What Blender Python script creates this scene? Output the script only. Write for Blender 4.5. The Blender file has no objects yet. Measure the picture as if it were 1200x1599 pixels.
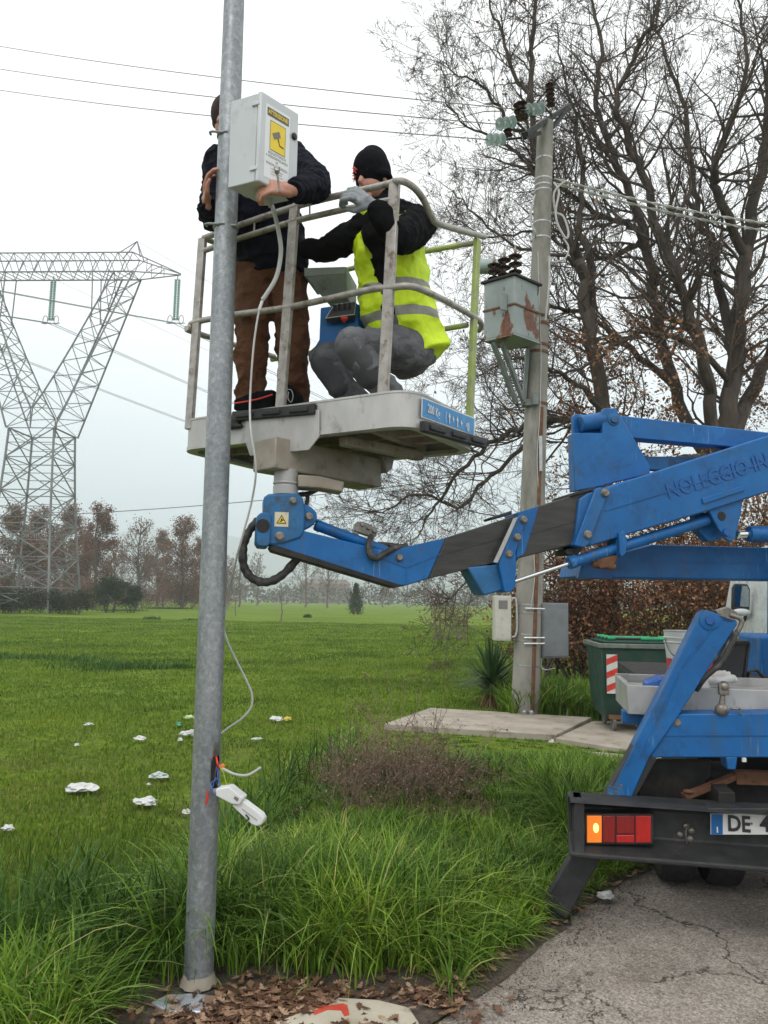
import bpy, bmesh, math, random
import numpy as np
from mathutils import Vector, Matrix, Euler
from mathutils import noise as mnoise
R = math.radians
rnd = random.Random(11)
scene = bpy.context.scene
col = scene.collection
# ---------------------------------------------------------------- camera
CAMH = 1.7; PITCH = 6.6; ROLL = 1.0; F = 1200.0
cd = bpy.data.cameras.new('camera'); cam = bpy.data.objects.new('camera', cd); col.objects.link(cam)
cd.sensor_fit = 'VERTICAL'; cd.sensor_height = 36.0; cd.lens = 36.0*F/1599.0
cd.clip_start = 0.05; cd.clip_end = 9000
CM = Matrix.Rotation(R(90+PITCH), 4, 'X') @ Matrix.Rotation(R(ROLL), 4, 'Z')
cam.matrix_world = Matrix.Translation((0, 0, CAMH)) @ CM
scene.camera = cam
CO = Vector((0, 0, CAMH)); CR = CM.to_3x3()
# ---------------------------------------------------------------- exposure, world, sun
scene.view_settings.view_transform = 'Standard'; scene.view_settings.look = 'None'
scene.view_settings.exposure = 0.32; scene.view_settings.gamma = 1.0
w = bpy.data.worlds.new('World'); scene.world = w; w.use_nodes = True
nt = w.node_tree; nt.nodes.clear()
def wn(t, **k):
    n = nt.nodes.new(t)
    for a, b in k.items(): setattr(n, a, b)
    return n
SUN_EL, SUN_AZ = 50, 200      # overcast: the sun is a wide soft lobe, high behind the camera
sky = wn('ShaderNodeTexSky', sky_type='NISHITA', sun_disc=False, sun_elevation=R(SUN_EL), sun_rotation=R(SUN_AZ))
bg1 = wn('ShaderNodeBackground'); bg1.inputs[1].default_value = 0.06
nt.links.new(sky.outputs[0], bg1.inputs[0])
tc = wn('ShaderNodeTexCoord'); sx = wn('ShaderNodeSeparateXYZ'); nt.links.new(tc.outputs['Generated'], sx.inputs[0])
no = wn('ShaderNodeTexNoise'); no.inputs['Scale'].default_value = 1.6; no.inputs['Detail'].default_value = 4
mp = wn('ShaderNodeMapping'); mp.inputs['Scale'].default_value = (1, 1, 3.5)
nt.links.new(tc.outputs['Generated'], mp.inputs[0]); nt.links.new(mp.outputs[0], no.inputs[0])
ma = wn('ShaderNodeMath', operation='MULTIPLY_ADD'); ma.inputs[1].default_value = 0.14
sb = wn('ShaderNodeMath', operation='SUBTRACT'); sb.inputs[1].default_value = 0.07
nt.links.new(no.outputs[0], ma.inputs[0]); nt.links.new(sx.outputs[2], ma.inputs[2]); nt.links.new(ma.outputs[0], sb.inputs[0])
cr = wn('ShaderNodeValToRGB'); e = cr.color_ramp.elements
e[0].position = 0.0; e[0].color = (.54, .60, .68, 1)
e[1].position = 1.0; e[1].color = (1.0, 1.0, 1.0, 1)
for p_, c_ in ((.06, (.58, .645, .725)), (.15, (.69, .745, .815)), (.26, (.84, .87, .90)), (.36, (.95, .955, .965)), (.48, (1.0, 1.0, 1.0))):
    q_ = e.new(p_); q_.color = (*c_, 1)
nt.links.new(sb.outputs[0], cr.inputs[0])
bg2 = wn('ShaderNodeBackground'); bg2.inputs[1].default_value = 1.22
nt.links.new(cr.outputs[0], bg2.inputs[0])
mx = wn('ShaderNodeMixShader'); mx.inputs[0].default_value = 0.93      # cloud cover
nt.links.new(bg1.outputs[0], mx.inputs[1]); nt.links.new(bg2.outputs[0], mx.inputs[2])
wo = wn('ShaderNodeOutputWorld'); nt.links.new(mx.outputs[0], wo.inputs[0])
sl = bpy.data.lights.new('sun', 'SUN'); sl.energy = 0.9; sl.angle = R(25); sl.color = (1, .97, .93)
so = bpy.data.objects.new('sun', sl); col.objects.link(so)
_a = R(SUN_AZ); _e = R(SUN_EL)
_d = Vector((math.sin(_a)*math.cos(_e), math.cos(_a)*math.cos(_e), math.sin(_e)))
so.rotation_euler = (-_d).to_track_quat('-Z', 'Y').to_euler()
scene.cycles.max_bounces = 6; scene.cycles.transparent_max_bounces = 12
# ---------------------------------------------------------------- geometry helpers
def ray(px, py): return CR @ Vector(((px-600)/F, -(py-799.5)/F, -1))
def at(px, py, Y):
    d = ray(px, py); return CO + d*(Y/d.y)
def gnd(px, py, z=0.0):
    d = ray(px, py); return CO + d*((z-CAMH)/d.z)
class Plane:
    """a vertical plane through (x,y) running along an angle; points picked on it, offsets go away from the camera"""
    def __init__(s, x, y, ang):
        s.o = Vector((x, y, 0)); s.d = Vector((math.cos(R(ang)), math.sin(R(ang)), 0)); s.n = Vector((-s.d.y, s.d.x, 0))
    def pt(s, px, py, off=0.0):
        r = ray(px, py); o = s.o + s.n*off
        return CO + r*((o-CO).dot(s.n)/r.dot(s.n))
class MB:
    def __init__(s): s.v = []; s.f = []; s.m = []
    def add(s, vs, fs, mi=0):
        b = len(s.v); s.v += [tuple(v) for v in vs]; s.f += [tuple(i+b for i in f) for f in fs]; s.m += [mi]*len(fs); return s
    def box(s, c, size, rot=None, mi=0):
        h = Vector(size)*.5; M = rot if rot is not None else Matrix.Identity(3)
        if isinstance(M, (int, float)): M = Matrix.Rotation(M, 3, 'Z')
        vs = [Vector(c)+M @ Vector((x*h.x, y*h.y, z*h.z)) for x in (-1, 1) for y in (-1, 1) for z in (-1, 1)]
        return s.add(vs, [(0, 1, 3, 2), (4, 6, 7, 5), (0, 4, 5, 1), (2, 3, 7, 6), (0, 2, 6, 4), (1, 5, 7, 3)], mi)
    def prism(s, pts, ext, mi=0):
        """closed polygon of 3D points swept by the vector ext"""
        n = len(pts); ext = Vector(ext); pts = [Vector(p) for p in pts]
        nn = Vector((0, 0, 0))
        for i in range(n): nn += pts[i].cross(pts[(i+1) % n])
        if nn.dot(ext) > 0: pts = pts[::-1]
        vs = pts + [p+ext for p in pts]
        return s.add(vs, [tuple(range(n)), tuple(range(2*n-1, n-1, -1))] + [((i+1) % n, i, i+n, (i+1) % n+n) for i in range(n)], mi)
    def bar(s, p0, p1, wd, ht, up=(0, 0, 1), mi=0):
        p0 = Vector(p0); p1 = Vector(p1); d = (p1-p0).normalized(); u = Vector(up)
        if abs(d.dot(u)) > .98: u = Vector((1, 0, 0))
        a = d.cross(u).normalized(); b = a.cross(d).normalized()
        vs = [p+a*(x*wd/2)+b*(y*ht/2) for p in (p0, p1) for x, y in ((-1, -1), (1, -1), (1, 1), (-1, 1))]
        return s.add(vs, [(3, 2, 1, 0), (4, 5, 6, 7), (0, 1, 5, 4), (1, 2, 6, 5), (2, 3, 7, 6), (3, 0, 4, 7)], mi)
    def tube(s, pts, r, n=10, cap=True, mi=0, smooth=0, sq=None):
        pts = [Vector(p) for p in pts]
        rs = list(r) if hasattr(r, '__len__') else [r]*len(pts)
        if smooth: pts, rs = spline(pts, rs, smooth)
        vs = []; fs = []; m = len(pts); prev = None
        for i, p in enumerate(pts):
            t = (pts[min(i+1, m-1)]-pts[max(i-1, 0)])
            if t.length < 1e-9: t = Vector((0, 0, 1))
            t.normalize()
            if prev is None:
                a = t.cross(Vector((0, 0, 1)) if abs(t.z) < .9 else Vector((1, 0, 0))).normalized()
            else:
                a = prev - t*prev.dot(t)
                a = a.normalized() if a.length > 1e-6 else t.orthogonal().normalized()
            prev = a; b = t.cross(a)
            for k in range(n):
                an = 2*math.pi*k/n; vs.append(p+(a*math.cos(an)+b*math.sin(an))*rs[i])
        for i in range(m-1):
            for k in range(n):
                fs.append((i*n+k, i*n+(k+1) % n, (i+1)*n+(k+1) % n, (i+1)*n+k))
        if cap: fs += [tuple(range(n-1, -1, -1)), tuple((m-1)*n+k for k in range(n))]
        return s.add(vs, fs, mi)
    def lathe(s, base, axis, prof, n=20, mi=0):
        """prof: (distance along axis, radius)"""
        base = Vector(base); ax = Vector(axis).normalized(); a = ax.orthogonal().normalized(); b = ax.cross(a)
        vs = []; fs = []; m = len(prof)
        for h, r in prof:
            for k in range(n):
                an = 2*math.pi*k/n; vs.append(base+ax*h+(a*math.cos(an)+b*math.sin(an))*r)
        for i in range(m-1):
            for k in range(n): fs.append((i*n+k, i*n+(k+1) % n, (i+1)*n+(k+1) % n, (i+1)*n+k))
        fs += [tuple(range(n-1, -1, -1)), tuple((m-1)*n+k for k in range(n))]
        return s.add(vs, fs, mi)
    def ball(s, c, r, n=14, m=9, rot=None, mi=0):
        r = Vector(r) if hasattr(r, '__len__') else Vector((r, r, r)); c = Vector(c)
        M = rot if rot is not None else Matrix.Identity(3)
        vs = [c+M @ Vector((0, 0, -r.z))]; fs = []
        for i in range(1, m):
            ph = math.pi*i/m
            for k in range(n):
                an = 2*math.pi*k/n
                vs.append(c+M @ Vector((r.x*math.sin(ph)*math.cos(an), r.y*math.sin(ph)*math.sin(an), -r.z*math.cos(ph))))
        vs.append(c+M @ Vector((0, 0, r.z))); L = len(vs)-1
        for k in range(n):
            fs.append((0, 1+(k+1) % n, 1+k)); fs.append((L, L-n+k, L-n+(k+1) % n))
            for i in range(m-2): fs.append((1+i*n+k, 1+i*n+(k+1) % n, 1+(i+1)*n+(k+1) % n, 1+(i+1)*n+k))
        return s.add(vs, fs, mi)
    def caps(s, chain, n=14, open0=False, open1=False):
        """a limb: tapered tube with a ball at each joint, to be fused by a voxel remesh"""
        chain = [(Vector(p), r) for p, r in chain]
        for i, (p, r) in enumerate(chain):
            if not ((i == 0 and open0) or (i == len(chain)-1 and open1)): s.ball(p, r, n, 8)
            if i:
                q, rq = chain[i-1]
                s.tube([q, p], [rq, r], n)
        return s
    def build(s, name, mat, parent=None, bevel=0.0, seg=2, smooth=True, ang=35):
        me = bpy.data.meshes.new(name); me.from_pydata(s.v, [], s.f)
        mats = mat if isinstance(mat, (list, tuple)) else [mat]
        for m_ in mats: me.materials.append(m_)
        if len(mats) > 1: me.polygons.foreach_set('material_index', s.m)
        me.update()
        if smooth:
            me.polygons.foreach_set('use_smooth', [True]*len(me.polygons)); me.set_sharp_from_angle(angle=R(ang))
        o = bpy.data.objects.new(name, me); col.objects.link(o)
        if parent is not None:
            o.parent = parent
            o.matrix_basis = WM(parent).inverted()
        if bevel:
            b = o.modifiers.new('bevel', 'BEVEL'); b.width = bevel; b.segments = seg; b.limit_method = 'ANGLE'; b.angle_limit = R(38)
            b.harden_normals = False
        return o
def WM(o):
    m = o.matrix_basis.copy()
    p = o.parent
    while p is not None: m = p.matrix_basis @ m; p = p.parent
    return m
def spline(pts, rs, k):
    out = []; ro = []; n = len(pts)
    for i in range(n-1):
        p0 = pts[max(i-1, 0)]; p1 = pts[i]; p2 = pts[i+1]; p3 = pts[min(i+2, n-1)]
        for j in range(k):
            t = j/k; t2 = t*t; t3 = t2*t
            out.append(.5*((2*p1)+(-p0+p2)*t+(2*p0-5*p1+4*p2-p3)*t2+(-p0+3*p1-3*p2+p3)*t3)); ro.append(rs[i]*(1-t)+rs[i+1]*t)
    out.append(pts[-1]); ro.append(rs[-1]); return out, ro
def tag(o, label=None, cat=None, group=None, kind=None):
    if label: o['label'] = label
    if cat: o['category'] = cat
    if group: o['group'] = group
    if kind: o['kind'] = kind
    return o
def empty(name, loc, label, cat, group=None):
    o = bpy.data.objects.new(name, None); col.objects.link(o); o.location = Vector(loc); o.empty_display_size = .1
    return tag(o, label, cat, group)
def remesh(o, vox, smooth=6, disp=0.0, dscale=.15):
    m = o.modifiers.new('r', 'REMESH'); m.mode = 'VOXEL'; m.voxel_size = vox; m.use_smooth_shade = True
    if smooth: s_ = o.modifiers.new('s', 'SMOOTH'); s_.factor = .5; s_.iterations = smooth
    if disp:
        t = bpy.data.textures.new('folds', 'CLOUDS'); t.noise_scale = dscale; t.noise_depth = 3
        d = o.modifiers.new('d', 'DISPLACE'); d.texture = t; d.strength = disp; d.mid_level = .5; d.texture_coords = 'LOCAL'
        if disp > .015:          # creases
            t2_ = bpy.data.textures.new('creases', 'MUSGRAVE'); t2_.musgrave_type = 'RIDGED_MULTIFRACTAL'; t2_.noise_scale = dscale*1.3; t2_.octaves = 2.2
            d = o.modifiers.new('c', 'DISPLACE'); d.texture = t2_; d.strength = disp*.42; d.mid_level = .6; d.texture_coords = 'LOCAL'
    return o
def dup(o, parent=None):
    c = o.copy(); col.objects.link(c)
    if parent is not None: c.parent = parent
    for ch in [x for x in o.children]: dup(ch, c)
    return c
# ---------------------------------------------------------------- material helpers
def base_mat(name, rough=.6, metal=0.0, color=(.5, .5, .5), **kw):
    m = bpy.data.materials.new(name); m.use_nodes = True
    b = m.node_tree.nodes['Principled BSDF']
    b.inputs['Base Color'].default_value = (*color, 1); b.inputs['Roughness'].default_value = rough; b.inputs['Metallic'].default_value = metal
    for k, v in kw.items(): b.inputs[k.replace('_', ' ')].default_value = v
    return m, m.node_tree, b
class NG:
    """small node-graph helper"""
    def __init__(s, m): s.t = m.node_tree; s.b = s.t.nodes['Principled BSDF']; s.co = s.t.nodes.new('ShaderNodeTexCoord')
    def vec(s, scale=(1, 1, 1), src='Object', rot=(0, 0, 0)):
        m = s.t.nodes.new('ShaderNodeMapping'); m.inputs['Scale'].default_value = scale; m.inputs['Rotation'].default_value = rot
        s.t.links.new(s.co.outputs[src], m.inputs[0]); return m.outputs[0]
    def noise(s, sc, det=4, rough=.55, vec=None, dist=0.0):
        n = s.t.nodes.new('ShaderNodeTexNoise'); n.inputs['Scale'].default_value = sc; n.inputs['Detail'].default_value = det
        n.inputs['Roughness'].default_value = rough; n.inputs['Distortion'].default_value = dist
        s.t.links.new(vec if vec is not None else s.co.outputs['Object'], n.inputs['Vector']); return n.outputs[0]
    def voro(s, sc, feat='F1', vec=None, out=0, rnd_=1.0):
        n = s.t.nodes.new('ShaderNodeTexVoronoi'); n.feature = feat; n.inputs['Scale'].default_value = sc; n.inputs['Randomness'].default_value = rnd_
        s.t.links.new(vec if vec is not None else s.co.outputs['Object'], n.inputs['Vector']); return n.outputs[out]
    def ramp(s, fac, stops, interp='LINEAR'):
        n = s.t.nodes.new('ShaderNodeValToRGB'); n.color_ramp.interpolation = interp; e = n.color_ramp.elements
        st = [(p, (c if hasattr(c, '__len__') else (c, c, c))) for p, c in stops]
        e[0].position = st[0][0]; e[0].color = (*st[0][1], 1); e[1].position = st[-1][0]; e[1].color = (*st[-1][1], 1)
        for p, c in st[1:-1]:
            q = e.new(p); q.color = (*c, 1)
        s.t.links.new(fac, n.inputs[0]); return n.outputs[0]
    def mix(s, fac, a, b, mode='MIX'):
        n = s.t.nodes.new('ShaderNodeMix'); n.data_type = 'RGBA'; n.blend_type = mode
        for v, i in ((fac, 0), (a, 6), (b, 7)):
            if isinstance(v, bpy.types.NodeSocket): s.t.links.new(v, n.inputs[i])
            elif i == 0: n.inputs[0].default_value = v
            else: n.inputs[i].default_value = (*v, 1)
        return n.outputs[2]
    def math(s, op, a, b=0.0, c=0.0, clamp=False):
        n = s.t.nodes.new('ShaderNodeMath'); n.operation = op; n.use_clamp = clamp
        for i, v in enumerate((a, b, c)):
            if isinstance(v, bpy.types.NodeSocket): s.t.links.new(v, n.inputs[i])
            else: n.inputs[i].default_value = v
        return n.outputs[0]
    def xyz(s, src='Object'):
        n = s.t.nodes.new('ShaderNodeSeparateXYZ'); s.t.links.new(s.co.outputs[src] if isinstance(src, str) else src, n.inputs[0]); return n.outputs
    def island(s):
        n = s.t.nodes.new('ShaderNodeNewGeometry'); return n.outputs['Random Per Island']
    def bump(s, h, strength=.3, dist=.01):
        n = s.t.nodes.new('ShaderNodeBump'); n.inputs['Strength'].default_value = strength; n.inputs['Distance'].default_value = dist
        s.t.links.new(h, n.inputs['Height']); s.t.links.new(n.outputs[0], s.b.inputs['Normal'])
    def color(s, c): s.t.links.new(c, s.b.inputs['Base Color'])
    def rough(s, c): s.t.links.new(c, s.b.inputs['Roughness'])
def mk(name, c1, c2, sc=8, rough=.6, metal=0.0, dirt=None, dsc=3, dthr=(.55, .7), bump=0.0, bsc=60, bdist=.004, vec=None, rvar=.1, det=5, **kw):
    m, t, b = base_mat(name, rough, metal, c1, **kw); g = NG(m); v = g.vec(vec) if vec else None
    c = g.ramp(g.noise(sc, det, vec=v), [(.3, c1), (.7, c2)])
    if dirt:
        c = g.mix(g.ramp(g.noise(dsc, 8, .7, vec=v), [(dthr[0], 0), (dthr[1], 1)]), c, dirt)
    g.color(c); g.rough(g.ramp(g.noise(sc*1.7, 4), [(.3, max(0, rough-rvar)), (.7, min(1, rough+rvar))]))
    if bump: g.bump(g.noise(bsc, 5), bump, bdist)
    return m
M = {}
M['blue'] = mk('blue_paint', (.004, .115, .36), (.006, .14, .43), 5, .42, dirt=(.04, .085, .13), dsc=7, dthr=(.62, .80), bump=.06, bsc=35)
M['blue_worn'] = mk('worn_blue_paint', (.012, .10, .24), (.02, .15, .36), 9, .55, dirt=(.05, .06, .06), dsc=14, dthr=(.52, .68), bump=.12, bsc=50)
M['blue_dark'] = mk('dark_blue_lettering', (.010, .085, .30), (.012, .10, .33), 30, .5)
M['black_boom'] = mk('blackened_steel', (.022, .020, .019), (.05, .045, .04), 6, .42, dirt=(.10, .09, .075), dsc=10, dthr=(.6, .8), vec=(1, 1, 6), bump=.1)
M['black'] = mk('black_rubber', (.012, .012, .013), (.03, .03, .03), 12, .62, dirt=(.09, .085, .075), dsc=9, dthr=(.6, .85), bump=.15)
M['tyre'] = mk('tyre_rubber', (.012, .012, .013), (.022, .022, .022), 12, .8, dirt=(.04, .037, .032), dsc=6, bump=.2)
M['dark'] = mk('dark_chassis_metal', (.008, .008, .009), (.02, .018, .016), 10, .7, dirt=(.04, .03, .02), dsc=6)
M['chrome'] = mk('chromed_rod', (.7, .7, .7), (.75, .75, .76), 4, .12, 1.0, rvar=.04)
M['alu'] = mk('scuffed_aluminium', (.36, .35, .335), (.52, .51, .495), 7, .48, .25, dirt=(.19, .16, .13), dsc=9, dthr=(.54, .72), bump=.15, bsc=25, vec=(1, 1, .45))
M['alu_dirty'] = mk('grimy_aluminium', (.26, .22, .17), (.38, .34, .29), 7, .6, .2, dirt=(.13, .09, .055), dsc=9, dthr=(.5, .72), bump=.12, bsc=30)
M['rail'] = mk('weathered_rail_metal', (.30, .27, .24), (.46, .44, .41), 22, .5, .35, dirt=(.17, .12, .08), dsc=16, dthr=(.54, .66), bump=.15, bsc=80)
M['rail_green'] = mk('algae_stained_rail_metal', (.26, .33, .08), (.38, .44, .16), 16, .6, .1, dirt=(.28, .26, .22), dsc=9, dthr=(.5, .62), bump=.1)
M['bolt'] = mk('steel_bolt', (.16, .14, .12), (.30, .28, .25), 40, .4, .6, dirt=(.10, .05, .03), dsc=60)
M['hose'] = mk('hydraulic_hose', (.018, .018, .018), (.05, .047, .043), 20, .55, dirt=(.14, .13, .11), dsc=14, dthr=(.55, .7), bump=.3, bsc=60)
M['cable'] = mk('grey_cable_sheath', (.42, .42, .40), (.5, .5, .48), 20, .5)
M['rust'] = mk('rusty_steel', (.10, .04, .02), (.19, .09, .045), 14, .85, dirt=(.05, .03, .02), dsc=20, bump=.3)
M['white'] = mk('white_plastic', (.62, .62, .60), (.70, .70, .68), 12, .4, dirt=(.40, .38, .34), dsc=14, dthr=(.62, .78))
M['truck_white'] = mk('white_vehicle_paint', (.55, .58, .57), (.62, .65, .63), 6, .3, dirt=(.36, .34, .3), dsc=5)
M['yellow'] = mk('yellow_print', (.85, .60, .02), (.88, .64, .03), 12, .45)
M['ink'] = mk('black_print', (.02, .02, .02), (.03, .03, .03), 12, .5)
M['ink_grey'] = mk('grey_print', (.16, .15, .14), (.2, .19, .18), 12, .5)
M['wood'] = mk('brown_wood', (.10, .055, .03), (.16, .09, .05), 8, .8)
M['red'] = mk('red_plastic', (.55, .03, .02), (.62, .05, .03), 15, .45)
M['orange'] = mk('orange_plastic', (.75, .16, .04), (.8, .22, .06), 15, .5)
M['glass'] = base_mat('mirror_glass', .05, 1.0, (.45, .5, .52))[0]
# the boom's blue paint: faded patches, fine scratches, grime streaks and chips
m_, t_, b_ = base_mat('blue_paint_worn', .4, Specular_IOR_Level=.45); g = NG(m_)
c = g.ramp(g.noise(4, 6, .6), [(.3, (.002, .092, .285)), (.55, (.004, .118, .355)), (.75, (.010, .148, .41))])
c = g.mix(g.math('MULTIPLY', g.ramp(g.noise(60, 3, .5, g.vec((1, 1, .07), rot=(0, .5, 0))), [(.61, 0), (.65, 1)]), g.ramp(g.noise(3, 3), [(.5, 0), (.62, .8)])), c, (.10, .26, .50))
c = g.mix(g.math('MULTIPLY', g.ramp(g.noise(7, 8, .75), [(.52, 0), (.68, 1)]), .6), c, (.010, .045, .11))
c = g.mix(g.math('MULTIPLY', g.ramp(g.noise(9, 6, .6, g.vec((1, 1, .12))), [(.55, 0), (.72, 1)]), .55), c, (.055, .085, .11))
c = g.mix(g.ramp(g.noise(38, 4, .7), [(.665, 0), (.69, 1)]), c, (.10, .07, .055))
g.color(c); g.rough(g.ramp(g.noise(6, 6, .7), [(.3, .30), (.7, .62)])); g.bump(g.noise(30, 5), .08, .004)
M['blue'] = m_
# galvanised steel with spangle
m_, t_, b_ = base_mat('galvanised_steel', .45, .55); g = NG(m_)
sp = g.ramp(g.noise(46, 6, .7, g.vec((1, 1, .8)), .4), [(.30, (.24, .255, .262)), (.46, (.30, .315, .322)), (.57, (.37, .385, .392)), (.74, (.52, .54, .545))])
st = g.ramp(g.noise(9, 5, .6, g.vec((1, 1, .3))), [(.35, (.62, .65, .68)), (.65, (1.0, 1.0, 1.0))])
g.color(g.mix(.75, sp, st, 'MULTIPLY')); g.rough(g.ramp(g.noise(30, 4), [(.3, .38), (.7, .58)])); g.bump(g.noise(90, 3), .08, .002)
M['galv'] = m_
def leafmat(name, stops, rough=.6, trans=.25, vary=0):
    m, t, b = base_mat(name, rough, Specular_IOR_Level=.18); g = NG(m)
    c = g.ramp(g.island(), stops)
    if vary: c = g.mix(1.0, c, g.ramp(g.noise(vary, 4, .6), [(.32, (.52, .60, .55)), (.5, (.95, .97, .9)), (.68, (1.35, 1.22, 1.0))]), 'MULTIPLY')
    g.color(c)
    if trans:
        tr = t.nodes.new('ShaderNodeBsdfTranslucent'); t.links.new(c, tr.inputs[0])
        mxs = t.nodes.new('ShaderNodeMixShader'); mxs.inputs[0].default_value = trans
        out = t.nodes['Material Output']
        t.links.new(b.outputs[0], mxs.inputs[1]); t.links.new(tr.outputs[0], mxs.inputs[2]); t.links.new(mxs.outputs[0], out.inputs[0])
    return m
def text_mesh(name, s, mat, parent, origin, xdir, ydir, height, thick=.0012, sx=1.0, align='CENTER', lift=.002, bold=0.0):
    """flat lettering as a mesh: origin is the anchor, xdir/ydir unit vectors, cap height in metres"""
    cu = bpy.data.curves.new(name, 'FONT'); cu.body = s; cu.align_x = align; cu.align_y = 'CENTER'; cu.size = height*1.38; cu.extrude = 0.0; cu.offset = bold*height; cu.resolution_u = 3
    o = bpy.data.objects.new('tmp', cu); col.objects.link(o)
    dg = bpy.context.evaluated_depsgraph_get(); me = bpy.data.meshes.new_from_object(o.evaluated_get(dg)); bpy.data.objects.remove(o); me.name = name
    x = Vector(xdir).normalized(); y = Vector(ydir).normalized(); n = x.cross(y).normalized()
    Mx = Matrix(((x.x*sx, y.x, n.x, 0), (x.y*sx, y.y, n.y, 0), (x.z*sx, y.z, n.z, 0), (0, 0, 0, 1)))
    Mx = Matrix.Translation(Vector(origin)+n*lift) @ Mx
    me.transform(Mx); me.materials.clear(); me.materials.append(mat)
    o = bpy.data.objects.new(name, me); col.objects.link(o)
    if parent is not None: o.parent = parent; o.matrix_basis = WM(parent).inverted()
    return o
def bolt(mb, c, n, r=.016, h=.014):
    mb.lathe(c, n, [(0, r*1.35), (h*.35, r*1.35), (h*.36, r), (h, r*.92)], 6 if r > .012 else 8); return mb
# ================================================================= ground, road, sky-side setting
def fbm(x, y, s, sd=0.0): return mnoise.fractal(Vector((x*s, y*s, sd)), 1.0, 2.0, 4)
EDGE = [(-6.0, -5.2), (-1.6, .9), (.20, 3.33), (.92, 4.3), (1.67, 5.2), (3.0, 6.7), (4.9, 8.6), (9.5, 13.0), (40, 42), (160, 150)]
def edge_x(y):
    for (x0, y0), (x1, y1) in zip(EDGE, EDGE[1:]):
        if y <= y1: return x0+(x1-x0)*(y-y0)/(y1-y0)
    return EDGE[-1][0]
def gz(x, y):
    d = edge_x(y)-x
    if d < .15: return 0.0
    k = min(1, (d-.15)/1.5)
    r = math.hypot(x, y); z = .05*fbm(x, y, .35)*min(1, r/6) + .12*fbm(x, y, .06, 3)*min(1, r/30)
    z += .24*math.exp(-(((x-.2)/.85)**2+((y-6.35)/.8)**2))
    if y > 9 and x > -2 and x < 5 and y < 14: k *= .1
    return z*k
def axis(vals):
    return sorted(set(round(v, 4) for v in vals))
xs = axis([i*.25 for i in range(-48, 49)]+[s*(12+1.5*i) for i in range(1, 30) for s in (-1, 1)]+[s*(56*1.25**i) for i in range(1, 19) for s in (-1, 1)])
ys = axis([i*.25 for i in range(-12, 80)]+[20+1.5*i for i in range(0, 40)]+[80*1.22**i for i in range(1, 22)]+[-3-2**i for i in range(0, 8)])
verts = [(x, y, gz(x, y)) for y in ys for x in xs]; nx = len(xs)
me = bpy.data.meshes.new('ground'); me.from_pydata(verts, [], [(j*nx+i, j*nx+i+1, (j+1)*nx+i+1, (j+1)*nx+i) for j in range(len(ys)-1) for i in range(nx-1)])
me.polygons.foreach_set('use_smooth', [True]*len(me.polygons))
ground = bpy.data.objects.new('ground', me); col.objects.link(ground); tag(ground, kind='structure')
m_, t_, b_ = base_mat('field_green', .9, Specular_IOR_Level=.05); g = NG(m_)
big = g.ramp(g.noise(.12, 5, .6, g.vec((1, 2.2, 1))), [(.3, (.105, .160, .018)), (.5, (.145, .215, .024)), (.7, (.180, .265, .032))])
fine = g.ramp(g.noise(9, 8, .75), [(.30, (.35, .40, .35)), (.5, (.9, .9, .9)), (.72, (1.5, 1.45, 1.25))])
c = g.mix(1.0, big, fine, 'MULTIPLY')
yy = g.xyz()
near = g.math('MULTIPLY', g.ramp(yy[1], [(0, 1), (1, 0)]), 1.0)
nd = g.math('MULTIPLY_ADD', yy[1], -1/9.0, 1.35, clamp=True)       # bare soil shows only in the nearer, thinner part
soil = g.math('MULTIPLY', g.ramp(g.noise(.9, 7, .7), [(.44, 0), (.60, 1)]), nd)
c = g.mix(soil, c, g.ramp(g.noise(25, 6, .7), [(.3, (.05, .038, .022)), (.7, (.16, .125, .07))]))
g.color(c); g.bump(g.noise(30, 6, .7), .6, .05)
ground.data.materials.append(m_)
# road
rv = []; rf = []
for i, (x, y) in enumerate(EDGE):
    pass
pts = []
for (x0, y0), (x1, y1) in zip(EDGE, EDGE[1:]):
    n = max(1, int(math.hypot(x1-x0, y1-y0)/.12)) if y0 < 12 else 4
    pts += [(x0+(x1-x0)*k/n, y0+(y1-y0)*k/n) for k in range(n)]
pts.append(EDGE[-1])
for i, (x, y) in enumerate(pts):
    j = .05*fbm(x, y, 2.2)+.03*fbm(x, y, 9)
    a = Vector((pts[min(i+1, len(pts)-1)][0]-pts[max(i-1, 0)][0], pts[min(i+1, len(pts)-1)][1]-pts[max(i-1, 0)][1])).normalized(); nr = Vector((a.y, -a.x))
    for wd, zz in ((j+.02, .004), (.12, .010), (.6, .012), (3.4, .014), (4.6, .004)): rv.append((x+nr.x*wd, y+nr.y*wd, zz))
for i in range(len(pts)-1):
    for k in range(4): rf.append((i*5+k, i*5+k+1, i*5+k+6, i*5+k+5))
me = bpy.data.meshes.new('road'); me.from_pydata(rv, [], rf); me.update()
road = bpy.data.objects.new('road', me); col.objects.link(road); tag(road, kind='structure')
m_, t_, b_ = base_mat('old_asphalt', .9, Specular_IOR_Level=.2); g = NG(m_)
agg = g.ramp(g.voro(120, vec=None, out=1), [(0, (.16, .138, .120)), (.35, (.28, .25, .222)), (.8, (.39, .35, .31)), (1, (.52, .47, .42))])
fine = g.ramp(g.noise(55, 6, .7), [(.3, (.62, .61, .60)), (.7, (1.35, 1.32, 1.28))])
patch = g.ramp(g.noise(1.3, 6, .65), [(.30, (.50, .48, .46)), (.42, (.80, .79, .78)), (.55, (1, 1, 1)), (.75, (1.15, 1.14, 1.12))])
c = g.mix(1, g.mix(1, agg, fine, 'MULTIPLY'), patch, 'MULTIPLY')
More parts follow.
